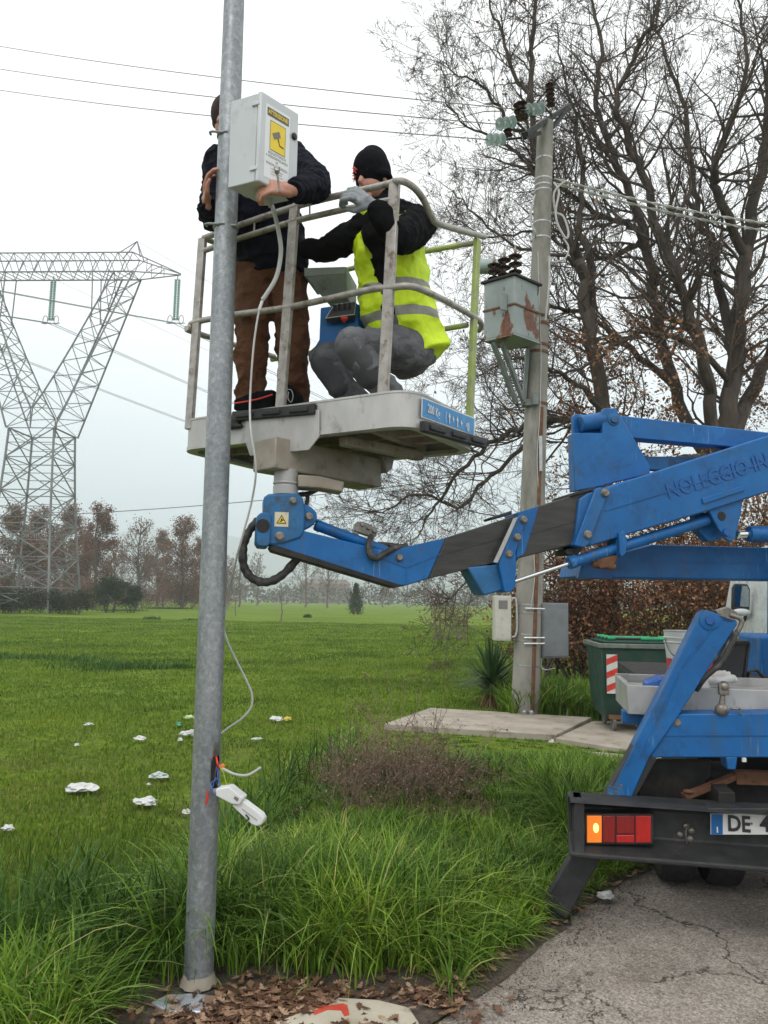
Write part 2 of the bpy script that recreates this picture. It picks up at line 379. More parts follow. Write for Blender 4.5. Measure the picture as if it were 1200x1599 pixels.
# cracks: long meandering lines plus short crazing, only where a mask allows
def warp(g, scale, amt, rot=0):
    n = g.t.nodes.new('ShaderNodeTexNoise'); n.inputs['Scale'].default_value = scale; n.inputs['Detail'].default_value = 7; n.inputs['Roughness'].default_value = .65
    g.t.links.new(g.co.outputs['Object'], n.inputs['Vector'])
    v = g.t.nodes.new('ShaderNodeVectorMath'); v.operation = 'MULTIPLY_ADD'; v.inputs[1].default_value = (amt, amt, 0)
    g.t.links.new(n.outputs[1], v.inputs[0]); mm = g.vec((1, .55, 1), rot=(0, 0, rot)); g.t.links.new(mm, v.inputs[2]); return v.outputs[0]
cr1 = g.ramp(g.voro(1.15, 'DISTANCE_TO_EDGE', warp(g, 2.2, .9, R(38))), [(0, .9), (.004, .8), (.010, 0)])
k1 = g.ramp(g.noise(1.6, 3), [(.38, 0), (.48, 1)])
cr2 = g.ramp(g.voro(4.5, 'DISTANCE_TO_EDGE', warp(g, 5, .5, R(20))), [(0, .8), (.008, .5), (.02, 0)])
k2 = g.ramp(g.noise(1.1, 5, .6, g.vec((1, 1, 1), rot=(0, 0, 1))), [(.46, 0), (.54, 1)])
crk = g.math('MAXIMUM', g.math('MULTIPLY', cr1, k1), g.math('MULTIPLY', cr2, k2))
c = g.mix(crk, c, (.022, .018, .015))
g.color(c)
h = g.math('SUBTRACT', g.voro(120), g.math('MULTIPLY', crk, 2.5)); g.bump(h, .45, .006)
road.data.materials.append(m_)
# dirt margin between road and verge (a sheet 4 mm over the asphalt's rim)
mv = []; mf = []
sub = [p for p in pts if -1 < p[1] < 13]
for i, (x, y) in enumerate(sub):
    a = Vector((sub[min(i+1, len(sub)-1)][0]-sub[max(i-1, 0)][0], sub[min(i+1, len(sub)-1)][1]-sub[max(i-1, 0)][1])).normalized(); nr = Vector((a.y, -a.x))
    wi = .075+.05*fbm(x, y, 1.3, 5)+.05*fbm(x, y, 6, 5)+.05*fbm(x, y, 17, 5)
    wl = -.45
    for wd, zz in ((wl, .012+gz(x-.45, y)), (-.1, .02), (.0, .018), (max(.0, wi*.7), .017), (max(.03, wi), .0145)): mv.append((x+nr.x*wd, y+nr.y*wd, zz))
for i in range(len(sub)-1):
    for k in range(4): mf.append((i*5+k, i*5+k+1, i*5+k+6, i*5+k+5))
me = bpy.data.meshes.new('dirt_margin'); me.from_pydata(mv, [], mf); me.update()
dm = bpy.data.objects.new('dirt_margin', me); col.objects.link(dm); tag(dm, kind='structure')
M['dirt'] = mk('damp_soil', (.045, .032, .024), (.12, .09, .068), 18, .95, dirt=(.17, .14, .115), dsc=30, dthr=(.55, .7), bump=.7, bsc=60, bdist=.02)
me.materials.append(M['dirt'])
bv = []; bf = []; nxx, nyy = 46, 24
for j in range(nyy+1):
    for i in range(nxx+1):
        fx = i/nxx*2-1; fy = j/nyy*2-1; an = math.atan2(fy, fx); m_r = max(abs(fx), abs(fy)); kk = m_r/max(1e-6, math.hypot(fx, fy))
        ed = 1+.10*fbm(math.cos(an)*1.5, math.sin(an)*1.5, 1.6, 9)+.08*fbm(math.cos(an)*6, math.sin(an)*6, 1, 4)
        x = -.42+.86*fx*kk*ed*1.0; y = 3.36+.44*fy*kk*ed
        x = min(x, edge_x(y)-.12)
        bv.append((x, y, gz(x, y)+.007+.006*fbm(x, y, 14)+.003))
for j in range(nyy):
    for i in range(nxx): bf.append((j*(nxx+1)+i, j*(nxx+1)+i+1, (j+1)*(nxx+1)+i+1, (j+1)*(nxx+1)+i))
me = bpy.data.meshes.new('bare_soil'); me.from_pydata(bv, [], bf); me.materials.append(M['dirt'])
o = bpy.data.objects.new('bare_soil', me); col.objects.link(o); tag(o, kind='structure')
M['concrete'] = mk('old_concrete', (.30, .26, .205), (.44, .39, .32), 3, .9, dirt=(.15, .12, .085), dsc=4, dthr=(.52, .72), bump=.3, bsc=70)
M['concrete_pole'] = mk('weathered_pole_concrete', (.22, .21, .185), (.34, .32, .28), 3, .9, dirt=(.15, .145, .12), dsc=2.2, dthr=(.5, .68), vec=(1, 1, .35), bump=.25, bsc=60)
def slab(name, corners, z0, z1, label, mat='concrete', bev=.01):
    o = MB().prism([Vector((x, y, z0)) for x, y in corners], (0, 0, z1-z0)).build(name, M[mat], bevel=bev)
    return o
def g2(px, py, z=0): p = gnd(px, py, z); return (p.x, p.y)
z1 = .085
sA = slab('pavement', [g2(600, 1130, z1), g2(672, 1105, z1), g2(924, 1120, z1), g2(868, 1147, z1)], -.1, z1, '')
tag(sA, kind='structure')
sB = slab('pavement', [g2(868, 1152, .06), g2(925, 1126, .06), g2(1330, 1128, .06), g2(1330, 1180, .06), g2(1010, 1175, .06)], -.1, .06, '')
tag(sB, kind='structure')
sC = slab('pavement', [g2(905, 1172, .03), g2(1010, 1180, .03), g2(1330, 1184, .03), g2(1330, 1215, .03), g2(1000, 1208, .03)], -.1, .03, '')
tag(sC, kind='structure')
# hills far off
def ridge(name, Y, base, amp, seed, x0, x1, mat, dep=400):
    vs = []; fs = []; n = 90
    for i in range(n+1):
        x = x0+(x1-x0)*i/n; hgt = base+amp*fbm(x/500., seed, 1.0, seed)
        for k, (dy, kk) in enumerate(((-dep, 0), (-dep*.5, .45), (0, 1), (dep*.7, .8), (dep*1.6, 0))):
            vs.append((x, Y+dy, max(-2, hgt*kk + (6*fbm(x/60., k, 1, seed) if 0 < k < 4 else -3))))
    for i in range(n):
        for k in range(4): fs.append((i*5+k, (i+1)*5+k, (i+1)*5+k+1, i*5+k+1))
    me = bpy.data.meshes.new(name); me.from_pydata(vs, [], fs); me.polygons.foreach_set('use_smooth', [True]*len(fs)); me.materials.append(mat)
    o = bpy.data.objects.new(name, me); col.objects.link(o); tag(o, kind='structure')
M['hill'] = mk('wooded_hillside', (.035, .05, .028), (.07, .085, .045), .02, .95, det=8)
ridge('hills', 2600, 205, 60, 3.3, -3500, 3500, M['hill'], 600)
ridge('hills', 1500, 40, 22, 7.7, -2400, 2400, M['hill'], 350)
# ================================================================= boom lift truck
TH = -11.0
B0 = Vector((1.02, 4.05, 0))
U = Vector((math.cos(R(TH)), math.sin(R(TH)), 0)); V = Vector((-U.y, U.x, 0)); Z = Vector((0, 0, 1))
TP = Plane(B0.x, B0.y, TH)
def tw(u, v, z): return B0+U*u+V*v+Z*z
TR = Matrix.Rotation(R(TH), 3, 'Z')
truck = empty('boom_lift_truck', tw(1.1, 2.5, 0), 'blue boom lift truck on the asphalt road carrying a grey work basket', 'lift truck')
TT = lambda px, py, off=0.0: TP.pt(px, py, off)
# bumper: swept section with an upper lip, recessed face and flared lower lip
mb = MB()
prof = [(.0, .655), (.05, .675), (.10, .665), (.13, .61), (.145, .60), (.145, .42), (.075, .375), (.0, .345), (.0, .315), (.10, .300), (.26, .33), (.26, .655)]
ul = -.02
nst = [(-.05, 1.0, -.02), (0.0, 1, 0), (.05, 1, 0)] + [(u_, 1, 0) for u_ in (.2, .5, .8, 1.2, 1.7, 2.1)] + [(2.2, 1, 0)]
vs = []; fs = []; n = len(prof)
ztop = TT(895, 1250).z
zbm = TT(895, 1343).z; bz = lambda z: zbm+(z-.3)*(ztop-zbm)/.372
for (u_, s_, b_) in nst:
    for (v_, z_) in prof: vs.append(tw(u_, v_, bz(z_)))
for i in range(len(nst)-1):
    for k in range(n): fs.append((i*n+k, (i+1)*n+k, (i+1)*n+(k+1) % n, i*n+(k+1) % n))
fs += [tuple(range(n)), tuple((len(nst)-1)*n+k for k in range(n-1, -1, -1))]
mb.add(vs, fs)
# closed end cheek
mb.prism([tw(-.03, .02, bz(.655)), tw(-.03, .25, bz(.655)), tw(-.03, .22, bz(.34)), tw(-.03, .005, bz(.33)), tw(-.03, .02, bz(.40))], U*.055)
bumper = mb.build('bumper', M['black'], truck, bevel=.008, seg=3)
mb = MB(); vd = .145
for px, py in ((1072, 1290), (1080, 1297), (1062, 1303), (1078, 1310)): mb.ball(TT(px, py, vd-.002), (.018, .012, .018), 10, 6)
mb.tube([TT(1075, 1288, .14), TT(1071, 1300, .10), TT(1073, 1318, .12)], .004, 6, smooth=3)
mb.build('tow_eye', M['bolt'], bumper)
# tail lamp
lm = MB(); c0 = TT(914, 1271, .06); c1 = TT(1021, 1318, .06)
def rect(pl, x0, y0, x1, y1, off): return [pl.pt(x0, y0, off), pl.pt(x1, y0+.0, off), pl.pt(x1, y1, off), pl.pt(x0, y1, off)]
lamp = MB().prism(rect(TP, 913, 1270.5, 1021, 1319.5, .06), V*.09).build('tail_lamp', M['black'], bumper, bevel=.006)
def lens_mat(name, c, emis=0.0, ec=(1, 1, 1)):
    m, t, b = base_mat(name, .18, 0, c); g = NG(m)
    b.inputs['Coat Weight'].default_value = .6
    g.bump(g.math('SINE', g.math('MULTIPLY', g.xyz()[0], 900)), .35, .002)
    if emis: b.inputs['Emission Color'].default_value = (*ec, 1); b.inputs['Emission Strength'].default_value = emis
    return m
M['lens_red'] = lens_mat('red_lens', (.24, .006, .005)); M['lens_red2'] = lens_mat('bright_red_lens', (.44, .008, .006), .02, (1, .02, .01))
M['lens_amber'] = lens_mat('amber_lens', (.80, .17, .015), .32, (1, .28, .02)); M['lens_hot'] = lens_mat('lit_amber_bulb', (1, .7, .2), 2.2, (1, .60, .14))
for x0, x1, y0, y1, mm, nm in ((917, 940, 1274, 1316, 'lens_amber', 'indicator_lens'), (942, 961, 1274, 1316, 'lens_red', 'lamp_lens'), (963, 991, 1274, 1302, 'lens_red', 'lamp_lens'),
                               (963, 991, 1304, 1316, 'lens_red2', 'lamp_lens'), (993, 1017, 1274, 1316, 'lens_red2', 'lamp_lens')):
    MB().prism(rect(TP, x0, y0, x1, y1, .052), V*.012).build(nm, M[mm], lamp, bevel=.003)
MB().ball(TT(931, 1293, .052), (.014, .006, .024), rot=TR).build('bulb_glow', M['lens_hot'], lamp)
# licence plate
pl_ = MB().prism(rect(TP, 1110, 1270.5, 1275, 1303.5, .085), V*.012).build('licence_plate', M['white'], bumper, bevel=.002)
MB().prism(rect(TP, 1111, 1271.5, 1129, 1303, .0835), V*.003).build('plate_band', M['blue'], pl_)
pc = TT(1154, 1287.5, .083)
ph = (TT(1154, 1275, .083)-TT(1154, 1300, .083)).length
text_mesh('plate_text', 'DE', M['ink'], pl_, pc, U, Z, ph, sx=.82, bold=.04)
text_mesh('plate_text', '4', M['ink'], pl_, TT(1195, 1287.5, .083), U, Z, ph, sx=.9, bold=.04)
text_mesh('plate_text', 'I', M['white'], pl_, TT(1120.5, 1296, .082), U, Z, ph*.35, bold=.05)
MB().ball(TT(1174, 1286, .083), (.006, .003, .006), 8, 5, rot=TR).build('plate_seal', M['bolt'], pl_)
MB().prism(rect(TP, 1105, 1262, 1280, 1271, .02), V*.10).build('plate_lamp_housing', M['black'], bumper, bevel=.006)
# outrigger leg (blue sleeve and black inner leg with foot), at v=.28
OL = .24
pts = [TT(1096, 957, OL), TT(1103, 952, OL), TT(1150, 968, OL), TT(1152, 975, OL), TT(1060, 1118, OL), TT(1014, 1184, OL), TT(984, 1252, OL), TT(948, 1250, OL)]
leg = MB().prism(pts, V*.15).build('outrigger_leg', M['blue'], truck, bevel=.006)
top = TT(1110, 968, OL)
a_ = TT(1122, 975, OL); b_ = TT(966, 1252, OL); dl = (b_-a_).normalized()
foot = b_+dl*((b_.z-.06)/-dl.z)
vd = V*.075
inner = MB().bar(b_-dl*.3+vd, foot+vd, .135, .125, up=V).build('inner_leg', M['black'], leg, bevel=.008)
fm = MB().box(foot+vd+Z*(-.05), (.17, .17, .02), TR); fm.box(foot+vd+Z*(-.02), (.11, .11, .05), TR)
fm.build('foot_plate', M['dark'], leg, bevel=.01)
bm_ = MB()
mb = MB()
for px, py in ((1108, 969),): bolt(mb, TT(px, py, OL), -V, .026, .02)
mb.build('pivot_bolt', M['blue_dark'], leg, bevel=.002)
MB().lathe(TT(1108, 969, OL-.001), -V, [(0, .05), (.006, .05), (.008, .045)], 24).build('pivot_disc', M['blue'], leg)
for px, py in ((962, 1236), (954, 1240), (970, 1228)): bolt(MB(), TT(px, py, OL), -V, .008, .006).build('bolt', M['bolt'], leg)
MB().prism([TT(951, 1226, OL-.004), TT(974, 1232, OL-.004), TT(966, 1251, OL-.004), TT(946, 1251, OL-.004)], V*.005).build('leg_collar', M['blue_worn'], leg, bevel=.002)
mb = MB()
mb.bar(TT(1062, 1050, OL-.003), TT(1002, 1180, OL-.003), .006, .006)
mb.bar(TT(1118, 975, OL-.003), TT(1066, 1042, OL-.003), .006, .006)
mb.build('weld_seam', M['blue'], leg)
# valve and hoses at the leg's top
mb = MB(); mb.prism([TT(1117, 953, OL), TT(1136, 947, OL), TT(1152, 956, OL), TT(1146, 973, OL), TT(1130, 972, OL)], V*.06)
mb.tube([TT(1140, 960, OL), TT(1156, 966, OL), TT(1158, 975, OL), TT(1150, 990, OL)], .014, 8, smooth=4)
mb.build('valve_block', M['bolt'], leg, bevel=.004)
mb = MB(); mb.tube([TT(1152, 985, OL), TT(1142, 1008, OL-.02), TT(1126, 1036, OL-.02), TT(1102, 1058, OL), TT(1088, 1078, OL+.05)], .013, 8, smooth=6)
mb.tube([TT(1144, 985, OL+.05), TT(1134, 1012, OL), TT(1116, 1040, OL+.02), TT(1096, 1062, OL+.02)], .009, 8, smooth=6)
mb.build('hydraulic_hose', M['hose'], leg)
# cross beam
bY = OL+.02
beam = MB().prism([TT(1048, 1118, bY), TT(1058, 1115, bY), TT(1420, 1111, bY), TT(1420, 1183, bY), TT(1030, 1183, bY), TT(1008, 1186, bY), TT(1004, 1200, bY), TT(1000, 1196, bY)], V*.16)
beam.prism([TT(1134, 1182, bY), TT(1152, 1182, bY), TT(1150, 1202, bY), TT(1136, 1202, bY)], V*.14)
beam = beam.build('outrigger_beam', M['blue'], truck, bevel=.006)
MB().bar(TT(1040, 1148, bY-.002), TT(1420, 1147, bY-.002), .008, .006).build('weld_seam', M['blue'], beam)
bolt(MB(), TT(1058, 1128, bY), -V, .016, .012).build('bolt', M['bolt'], beam)
MB().prism([TT(973, 1110, .52), TT(1060, 1112, .52), TT(1060, 1133, .52), TT(973, 1130, .52)], V*.10).build('side_beam', M['blue'], truck, bevel=.005)
# lever valve standing on the beam
mb = MB(); bolt(mb, TT(1127, 1112, bY+.02)-Z*.01, Z, .03, .04)
mb.ball(TT(1127, 1108, bY), (.035, .03, .035), rot=TR); mb.tube([TT(1127, 1108, bY), TT(1129, 1085, bY)], [.02, .014], 8)
mb.box(TT(1130, 1076, bY), (.05, .04, .06), TR); mb.ball(TT(1131, 1072, bY), .03, 8, 6)
mb.tube([TT(1140, 1106, bY), TT(1156, 1107, bY), TT(1156, 1116, bY)], .008, 6)
mb.build('lever_valve', M['bolt'], truck, bevel=.003)
# bed: aluminium tray
BL = .46
x0, x1 = 980, 1480
pA = TT(980, 1070, BL); pB = TT(1480, 1062, BL); zt = pA.z; zb = TT(1000, 1116, BL).z
uL = (pA-B0).dot(U); uR = uL+2.0; vB = BL; vF = BL+.66; zdk = TP.pt(1077, 978, .80).z-.37
mb = MB()
mb.box(tw((uL+uR)/2, vB+.015, (zt+zb)/2), (uR-uL, .03, zt-zb), TR)
mb.box(tw(uL+.015, (vB+.03+vF)/2, (zt+zb)/2), (.03, vF-vB-.03, zt-zb), TR)
mb.box(tw(uR-.015, (vB+.03+vF)/2, (zt+zb)/2), (.028, vF-vB-.035, zt-zb), TR)
mb.box(tw((uL+uR)/2, vF-.015, (zt+zb)/2+.01), (uR-uL, .03, zt-zb), TR)
mb.box(tw((uL+uR)/2, (vB+vF)/2, max(zb+.01, zdk-.01)), (uR-uL-.07, vF-vB-.07, .018), TR)
bed = mb.build('truck_bed', M['alu'], truck, bevel=.004)
zd2 = TP.pt(1145, 1066, 1.2).z
MB().box(tw((uL+uR)/2+.1, 2.05, zd2-.03), (1.8, 1.75, .05), TR).build('deck', M['dark'], truck, bevel=.004)
# chassis underneath
mb = MB()
for u_ in (.75, 1.65): mb.box(tw(u_, 2.4, .66), (.08, 4.4, .18), TR)
for v_ in (.6, 1.6, 2.8, 4.0): mb.box(tw(1.2, v_, .66), (.82, .1, .12), TR)
mb.box(tw(1.2, .56, .63), (1.9, .05, .30), TR)
mb.prism([TT(1002, 1186, .50), TT(1110, 1186, .50), TT(1110, 1246, .50), TT(1000, 1250, .50)], V*.02)
mb.box(tw(1.2, 1.35, .45), (.5, .5, .32), TR)
mb.tube([tw(.1, .98, .36), tw(2.3, .98, .36)], .07, 10)
chassis = mb.build('chassis', M['dark'], truck, bevel=.004)
mb = MB(); mb.bar(TT(1068, 1244, .35), TT(1148, 1212, .45), .05, .03, up=Z)
mb.bar(TT(1148, 1213, .45), TT(1320, 1218, .45), .06, .07, up=Z); mb.ball(TT(1075, 1236, .34), (.03, .02, .012), rot=TR)
mb.build('tow_frame', M['rust'], chassis, bevel=.004)
MB().prism(rect(TP, 1160, 1184, 1166, 1190, .24), V*.02).build('reflector', M['white'], chassis)
# wheels: twin rear tyres and a front one each side
def wheel_mesh(r, wd):
    mb = MB(); P = [(-wd/2, r*.58), (-wd/2*1.0, r*.80), (-wd/2*.96, r*.93), (-wd/2*.78, r*.985), (-wd/4, r), (0, r*.997), (wd/4, r), (wd/2*.78, r*.985), (wd/2*.96, r*.93), (wd/2, r*.80), (wd/2, r*.58)]
    mb.lathe((0, 0, 0), (1, 0, 0), P, 40); return mb
def rim_mesh(r, wd):
    return MB().lathe((0, 0, 0), (1, 0, 0), [(-wd*.45, r*.585), (-wd*.40, r*.53), (-wd*.1, r*.5), (-wd*.12, r*.2), (wd*.1, r*.18), (wd*.1, r*.5), (wd*.4, r*.53), (wd*.45, r*.585)], 28)
wr = .36; wheels = []
wl = gnd(1052, 1377); wr_ = gnd(1118, 1384)
w0 = wheel_mesh(wr, .205).build('wheel', M['tyre'], None, bevel=0)
rm0 = rim_mesh(wr, .205).build('rim', M['truck_white'], None); rm0.parent = w0
tr_ = MB()
grooves = wheel_mesh(wr+.001, .012)
def put_wheel(o, c): o.parent = truck; o.matrix_basis = WM(truck).inverted() @ Matrix.Translation(c) @ TR.to_4x4()
uw = (Vector((wl.x, wl.y, 0))-B0).dot(U); vw = (Vector((wl.x, wl.y, 0))-B0).dot(V)
put_wheel(w0, tw(uw, vw+.02, wr+.012))
for (u_, v_) in ((uw+.265, vw+.02), (uw+1.25, vw+.02), (uw+1.515, vw+.02), ((TP.pt(1181, 1000, 3.55)-B0).dot(U)+.22, vw+2.9), ((TP.pt(1181, 1000, 3.55)-B0).dot(U)+1.6, vw+2.9)):
    w1 = w0.copy(); col.objects.link(w1); r1 = rm0.copy(); col.objects.link(r1); r1.parent = w1; put_wheel(w1, tw(u_, v_, wr+.012))
# cab
cl = TP.pt(1181, 1000, 3.55); uc = (cl-B0).dot(U); CV = 3.2
mb = MB(); zs = [.62, 1.2, 1.55, 2.15, 2.3]; ins = [0, 0, .02, .10, .2]
lo = [tw(uc, CV, z) for z in zs]
ring = []
for z, i_ in zip(zs, ins):
    ring += [tw(uc+i_, CV+i_*.3, z), tw(uc+1.9-i_, CV+i_*.3, z), tw(uc+1.9-i_, CV+1.75-i_*2.2, z), tw(uc+i_, CV+1.75-i_*2.2, z)]
fs = [(i*4+k, i*4+(k+1) % 4, (i+1)*4+(k+1) % 4, (i+1)*4+k) for i in range(4) for k in range(4)]+[(3, 2, 1, 0), (16, 17, 18, 19)]
mb.add(ring, fs); cab = mb.build('cab', M['truck_white'], truck, bevel=.03, seg=3)
mb = MB(); uv0 = uc+.06
mb.box(tw(uv0+.16, CV-.06, 1.62), (.26, .08, .95), TR)
for k in range(7): mb.box(tw(uv0+.16, CV-.11, 1.22+k*.13), (.27, .012, .014), TR)
mb.build('air_intake', M['dark'], cab, bevel=.008)
MB().prism([tw(uc+.3, CV-.01, 1.5), tw(uc+1.6, CV-.01, 1.5), tw(uc+1.5, CV+.0, 2.0), tw(uc+.4, CV+.0, 2.0)], V*.02).build('rear_window', M['dark'], cab)
mv_ = 3.75
mb = MB().prism([TT(1145, 918, mv_), TT(1149, 911, mv_), TT(1168, 912, mv_), TT(1172, 920, mv_), TT(1171, 958, mv_), TT(1150, 961, mv_), TT(1144, 952, mv_)], V*.07)
mir = mb.build('side_mirror', M['black'], cab, bevel=.012)
MB().prism([TT(1147.5, 919, mv_-.006), TT(1151, 914, mv_-.006), TT(1167, 915, mv_-.006), TT(1170, 921, mv_-.006), TT(1169.5, 948, mv_-.006), TT(1148, 946, mv_-.006)], V*.01).build('mirror_glass', M['glass'], mir)
mb = MB().ball(TT(1158, 956, mv_-.01), (.085, .03, .035), rot=TR); mb.build('lower_mirror', M['truck_white'], mir)
MB().tube([TT(1168, 955, mv_+.03), tw(uc+.02, CV+.9, TT(1175, 975, mv_).z)], .014, 8).build('mirror_arm', M['black'], cab)
# turret on the bed behind the cab
ut = (TP.pt(1186, 1020, 1.9)-B0).dot(U); zt0 = TP.pt(1186, 1062, 1.9).z; zt1 = TP.pt(1190, 992, 1.9).z
mb = MB(); mb.box(tw(ut+.35, 2.2, (zt0+zt1)/2), (.7, .6, zt1-zt0), TR); mb.box(tw(ut+.5, 2.2, zt1+.35), (.5, .45, .8), TR)
mb.box(tw(ut+.35, 2.2, (zb+zt0)/2), (.9, .8, zt0-zb), TR)
tur = mb.build('turret', M['blue'], truck, bevel=.03, seg=3)
mb = MB()
for dx in (0, .05): mb.tube([TP.pt(1165+40*dx, 1066, 1.5), TP.pt(1170, 1050, 1.45), TP.pt(1182, 1047, 1.5), TP.pt(1196, 1060+dx*60, 1.5)], .010, 6, smooth=5)
mb.build('hydraulic_hose', M['hose'], tur)
# ----------------------------------------------------------------- boom assembly (its own vertical plane)
BA = 11.0
BP = Plane(at(447, 780, 3.78).x, 3.78, BA); BN = BP.n
def bp(px, py, off=0.0): return BP.pt(px, py, off)
def bpoly(name, pts, off, th, mat, parent, bevel=.005, mi=None):
    return MB().prism([bp(x, y, off) for x, y in pts], BN*th).build(name, M[mat], parent, bevel=bevel)
# off: negative is nearer the camera; centreline of boom at 0
boom = bpoly('outer_boom', [(905, 779), (918, 770), (1200, 680), (1330, 640), (1330, 730), (1200, 768), (1100, 800), (1000, 829), (925, 852), (897, 850)], -.12, .24, 'blue', truck, .008)
# end collar plate
bpoly('collar_plate', [(897, 851), (899, 846), (930, 764), (936, 761), (953, 762), (920, 850), (912, 855)], -.145, .29, 'blue', boom, .005)
for px, py in ((945, 770), (918, 835)): MB().lathe(bp(px, py, -.145), -BN, [(0, .024), (.004, .024), (.012, .018), (.018, .018)], 16).build('bolt', M['bolt'], boom, bevel=.002)
MB().bar(bp(945, 797, -.121), bp(1330, 681, -.121), .008, .008).build('weld_seam', M['blue'], boom)
tx0 = bp(1042, 769, -.1245); tx1 = bp(1198, 719, -.1245); td = (tx1-tx0).normalized()
th_ = (bp(1060, 752, -.12)-bp(1060, 776, -.12)).length
text_mesh('boom_lettering', 'NOLEGGIO IN', M['blue_dark'], boom, tx0, td, (Z-td*td.z).normalized(), th_*1.0, align='LEFT', sx=.88, lift=.0005, bold=.03)
# underside bracket and mounting lug
bpoly('cylinder_bracket', [(1098, 779), (1104, 775), (1160, 757), (1163, 764), (1158, 800), (1148, 842), (1142, 846), (1134, 842), (1122, 825)], -.10, .02, 'blue', boom, .004)
bpoly('cylinder_bracket', [(1098, 779), (1104, 775), (1160, 757), (1163, 764), (1158, 800), (1148, 842), (1142, 846), (1134, 842), (1122, 825)], .06, .02, 'blue', boom, .004)
MB().prism([bp(1097, 778, -.13), bp(1162, 758, -.13), bp(1163, 766, -.13), bp(1099, 787, -.13)], BN*.26).build('bracket_flange', M['blue'], boom, bevel=.003)
mb = MB(); mb.lathe(bp(1127, 806, -.099), -BN, [(0, .026), (.003, .024)], 18); mb.build('bracket_hole', M['dark'], boom)
mb = MB(); mb.lathe(bp(1134, 831, -.10), -BN, [(0, .025), (.015, .022)], 8); mb.build('bracket_bolt', M['blue_dark'], boom)
bpoly('boom_lug', [(1085, 800), (1130, 800), (1128, 842), (1108, 846), (1092, 830)], -.02, .06, 'blue', boom, .004)
# extension cylinder
mb = MB().tube([bp(891, 879, -.09), bp(1105, 812, -.05)], .030, 16); mb.lathe(bp(891, 879, -.09), bp(1105, 812, -.05)-bp(891, 879, -.09), [(-.01, .033), (.03, .033)], 16)
mb.build('extension_cylinder', M['blue'], boom, bevel=.002)
MB().tube([bp(804, 908, -.09), bp(895, 878, -.09)], .0105, 12).build('piston_rod', M['chrome'], boom)
mb = MB().prism([bp(967, 832, -.14), bp(976, 828, -.14), bp(980, 845, -.14), bp(978, 864, -.14), bp(971, 870, -.14), bp(968, 862, -.14), bp(968, 845, -.14)], BN*.14)
mb.build('cylinder_clamp', M['blue'], boom, bevel=.004)
mb = MB().prism([bp(930, 872, -.10), bp(968, 866, -.10), bp(958, 884, -.10), bp(938, 888, -.10)], BN*.06); mb.tube([bp(925, 880, -.08), bp(960, 885, -.08)], .02, 8)
mb.build('clamp_bracket', M['rust'], boom, bevel=.004)
MB().tube([bp(1153, 835, .0), bp(1176, 834, .0)], .022, 14).build('lift_piston_rod', M['chrome'], boom)
MB().lathe(bp(1168, 834, 0), bp(1330, 838, 0)-bp(1168, 834, 0), [(0, .035), (.004, .045), (.05, .047), (.6, .045)], 18).build('lift_cylinder', M['blue'], boom, bevel=.003)
# middle section
mid = bpoly('middle_boom', [(812, 799), (930, 763), (912, 846), (806, 873)], -.10, .20, 'black_boom', boom, .006)
MB().bar(bp(826, 834, -.101), bp(925, 805, -.101), .006, .006).build('weld_seam', M['black_boom'], mid)
bpoly('boom_wear_strip', [(893, 770), (931, 760), (928, 765), (893, 775)], -.12, .22, 'black', mid, .002)
bpoly('painted_end', [(810, 800), (841, 790), (838, 806), (820, 864), (806, 873)], -.103, .206, 'blue', mid, .003)
bpoly('end_plate', [(806, 809), (817, 803), (822, 812), (806, 862), (807, 886), (805, 918), (796, 925), (788, 924), (779, 878)], -.125, .25, 'blue', mid, .004)
bpoly('wear_pad', [(803, 809), (809, 808), (778, 879), (771, 878)], -.135, .012, 'alu', mid, .002)
for px, py in ((818, 812), (808, 839), (795, 865)): MB().lathe(bp(px, py, -.125), -BN, [(0, .021), (.004, .021), (.012, .015), (.018, .015)], 14).build('bolt', M['bolt'], mid, bevel=.002)
bpoly('valve_housing', [(731, 886), (783, 881), (786, 922), (756, 930), (750, 921)], -.09, .17, 'blue_worn', mid, .008)
bpoly('hose_guard', [(883, 858), (912, 852), (904, 866), (886, 867)], -.08, .14, 'black', mid, .004)
bpoly('hose_cover', [(766, 808), (800, 797), (800, 803), (768, 812)], -.07, .12, 'black', mid, .004)
# inner section and jib
inn = bpoly('inner_boom', [(697, 839.5), (806, 805), (786, 876), (669, 904)], -.075, .15, 'black_boom', boom, .005)
MB().bar(bp(686, 867, -.076), bp(796, 836, -.076), .005, .005).build('weld_seam', M['black_boom'], inn)
jib = bpoly('jib_arm', [(424, 852), (436, 838), (476, 829), (607, 861), (622, 856.5), (697, 839.5), (669, 904), (634, 914.5), (621, 915)], -.0755, .151, 'blue', boom, .006)
mb = MB(); mb.bar(bp(603, 874, -.077), bp(635, 886, -.077), .005, .005); mb.bar(bp(635, 886, -.077), bp(687, 866, -.077), .005, .005); mb.bar(bp(635, 886, -.077), bp(636, 914, -.077), .005, .005)
mb.build('weld_seam', M['blue'], jib)
bpoly('jib_underplate', [(420, 853), (430, 851), (622, 912), (636, 914), (618, 918), (424, 860)], -.078, .156, 'dark', jib, .003)
mb = MB()
for px, py in ((624, 871),): mb.lathe(bp(px, py, -.076), -BN, [(0, .020), (.004, .020), (.012, .014), (.02, .014)], 14)
mb.build('bolt', M['bolt'], jib, bevel=.002)
kn = bpoly('knuckle', [(407, 810), (412, 795), (412, 776), (420, 771), (466, 770), (474, 778), (477, 800), (476, 829), (470, 840), (443, 849), (425, 851), (407, 846)], -.085, .17, 'blue_worn', boom, .010)
bpoly('knuckle_face', [(399, 846), (401, 806), (408, 800), (420, 800), (424, 806), (423, 848), (418, 854), (403, 853)], -.10, .20, 'blue_worn', kn, .008)
mb = MB().lathe(bp(411, 821, -.1005), -BN, [(0, .033), (.002, .033)], 22); mb.build('knuckle_bore', M['dark'], kn)
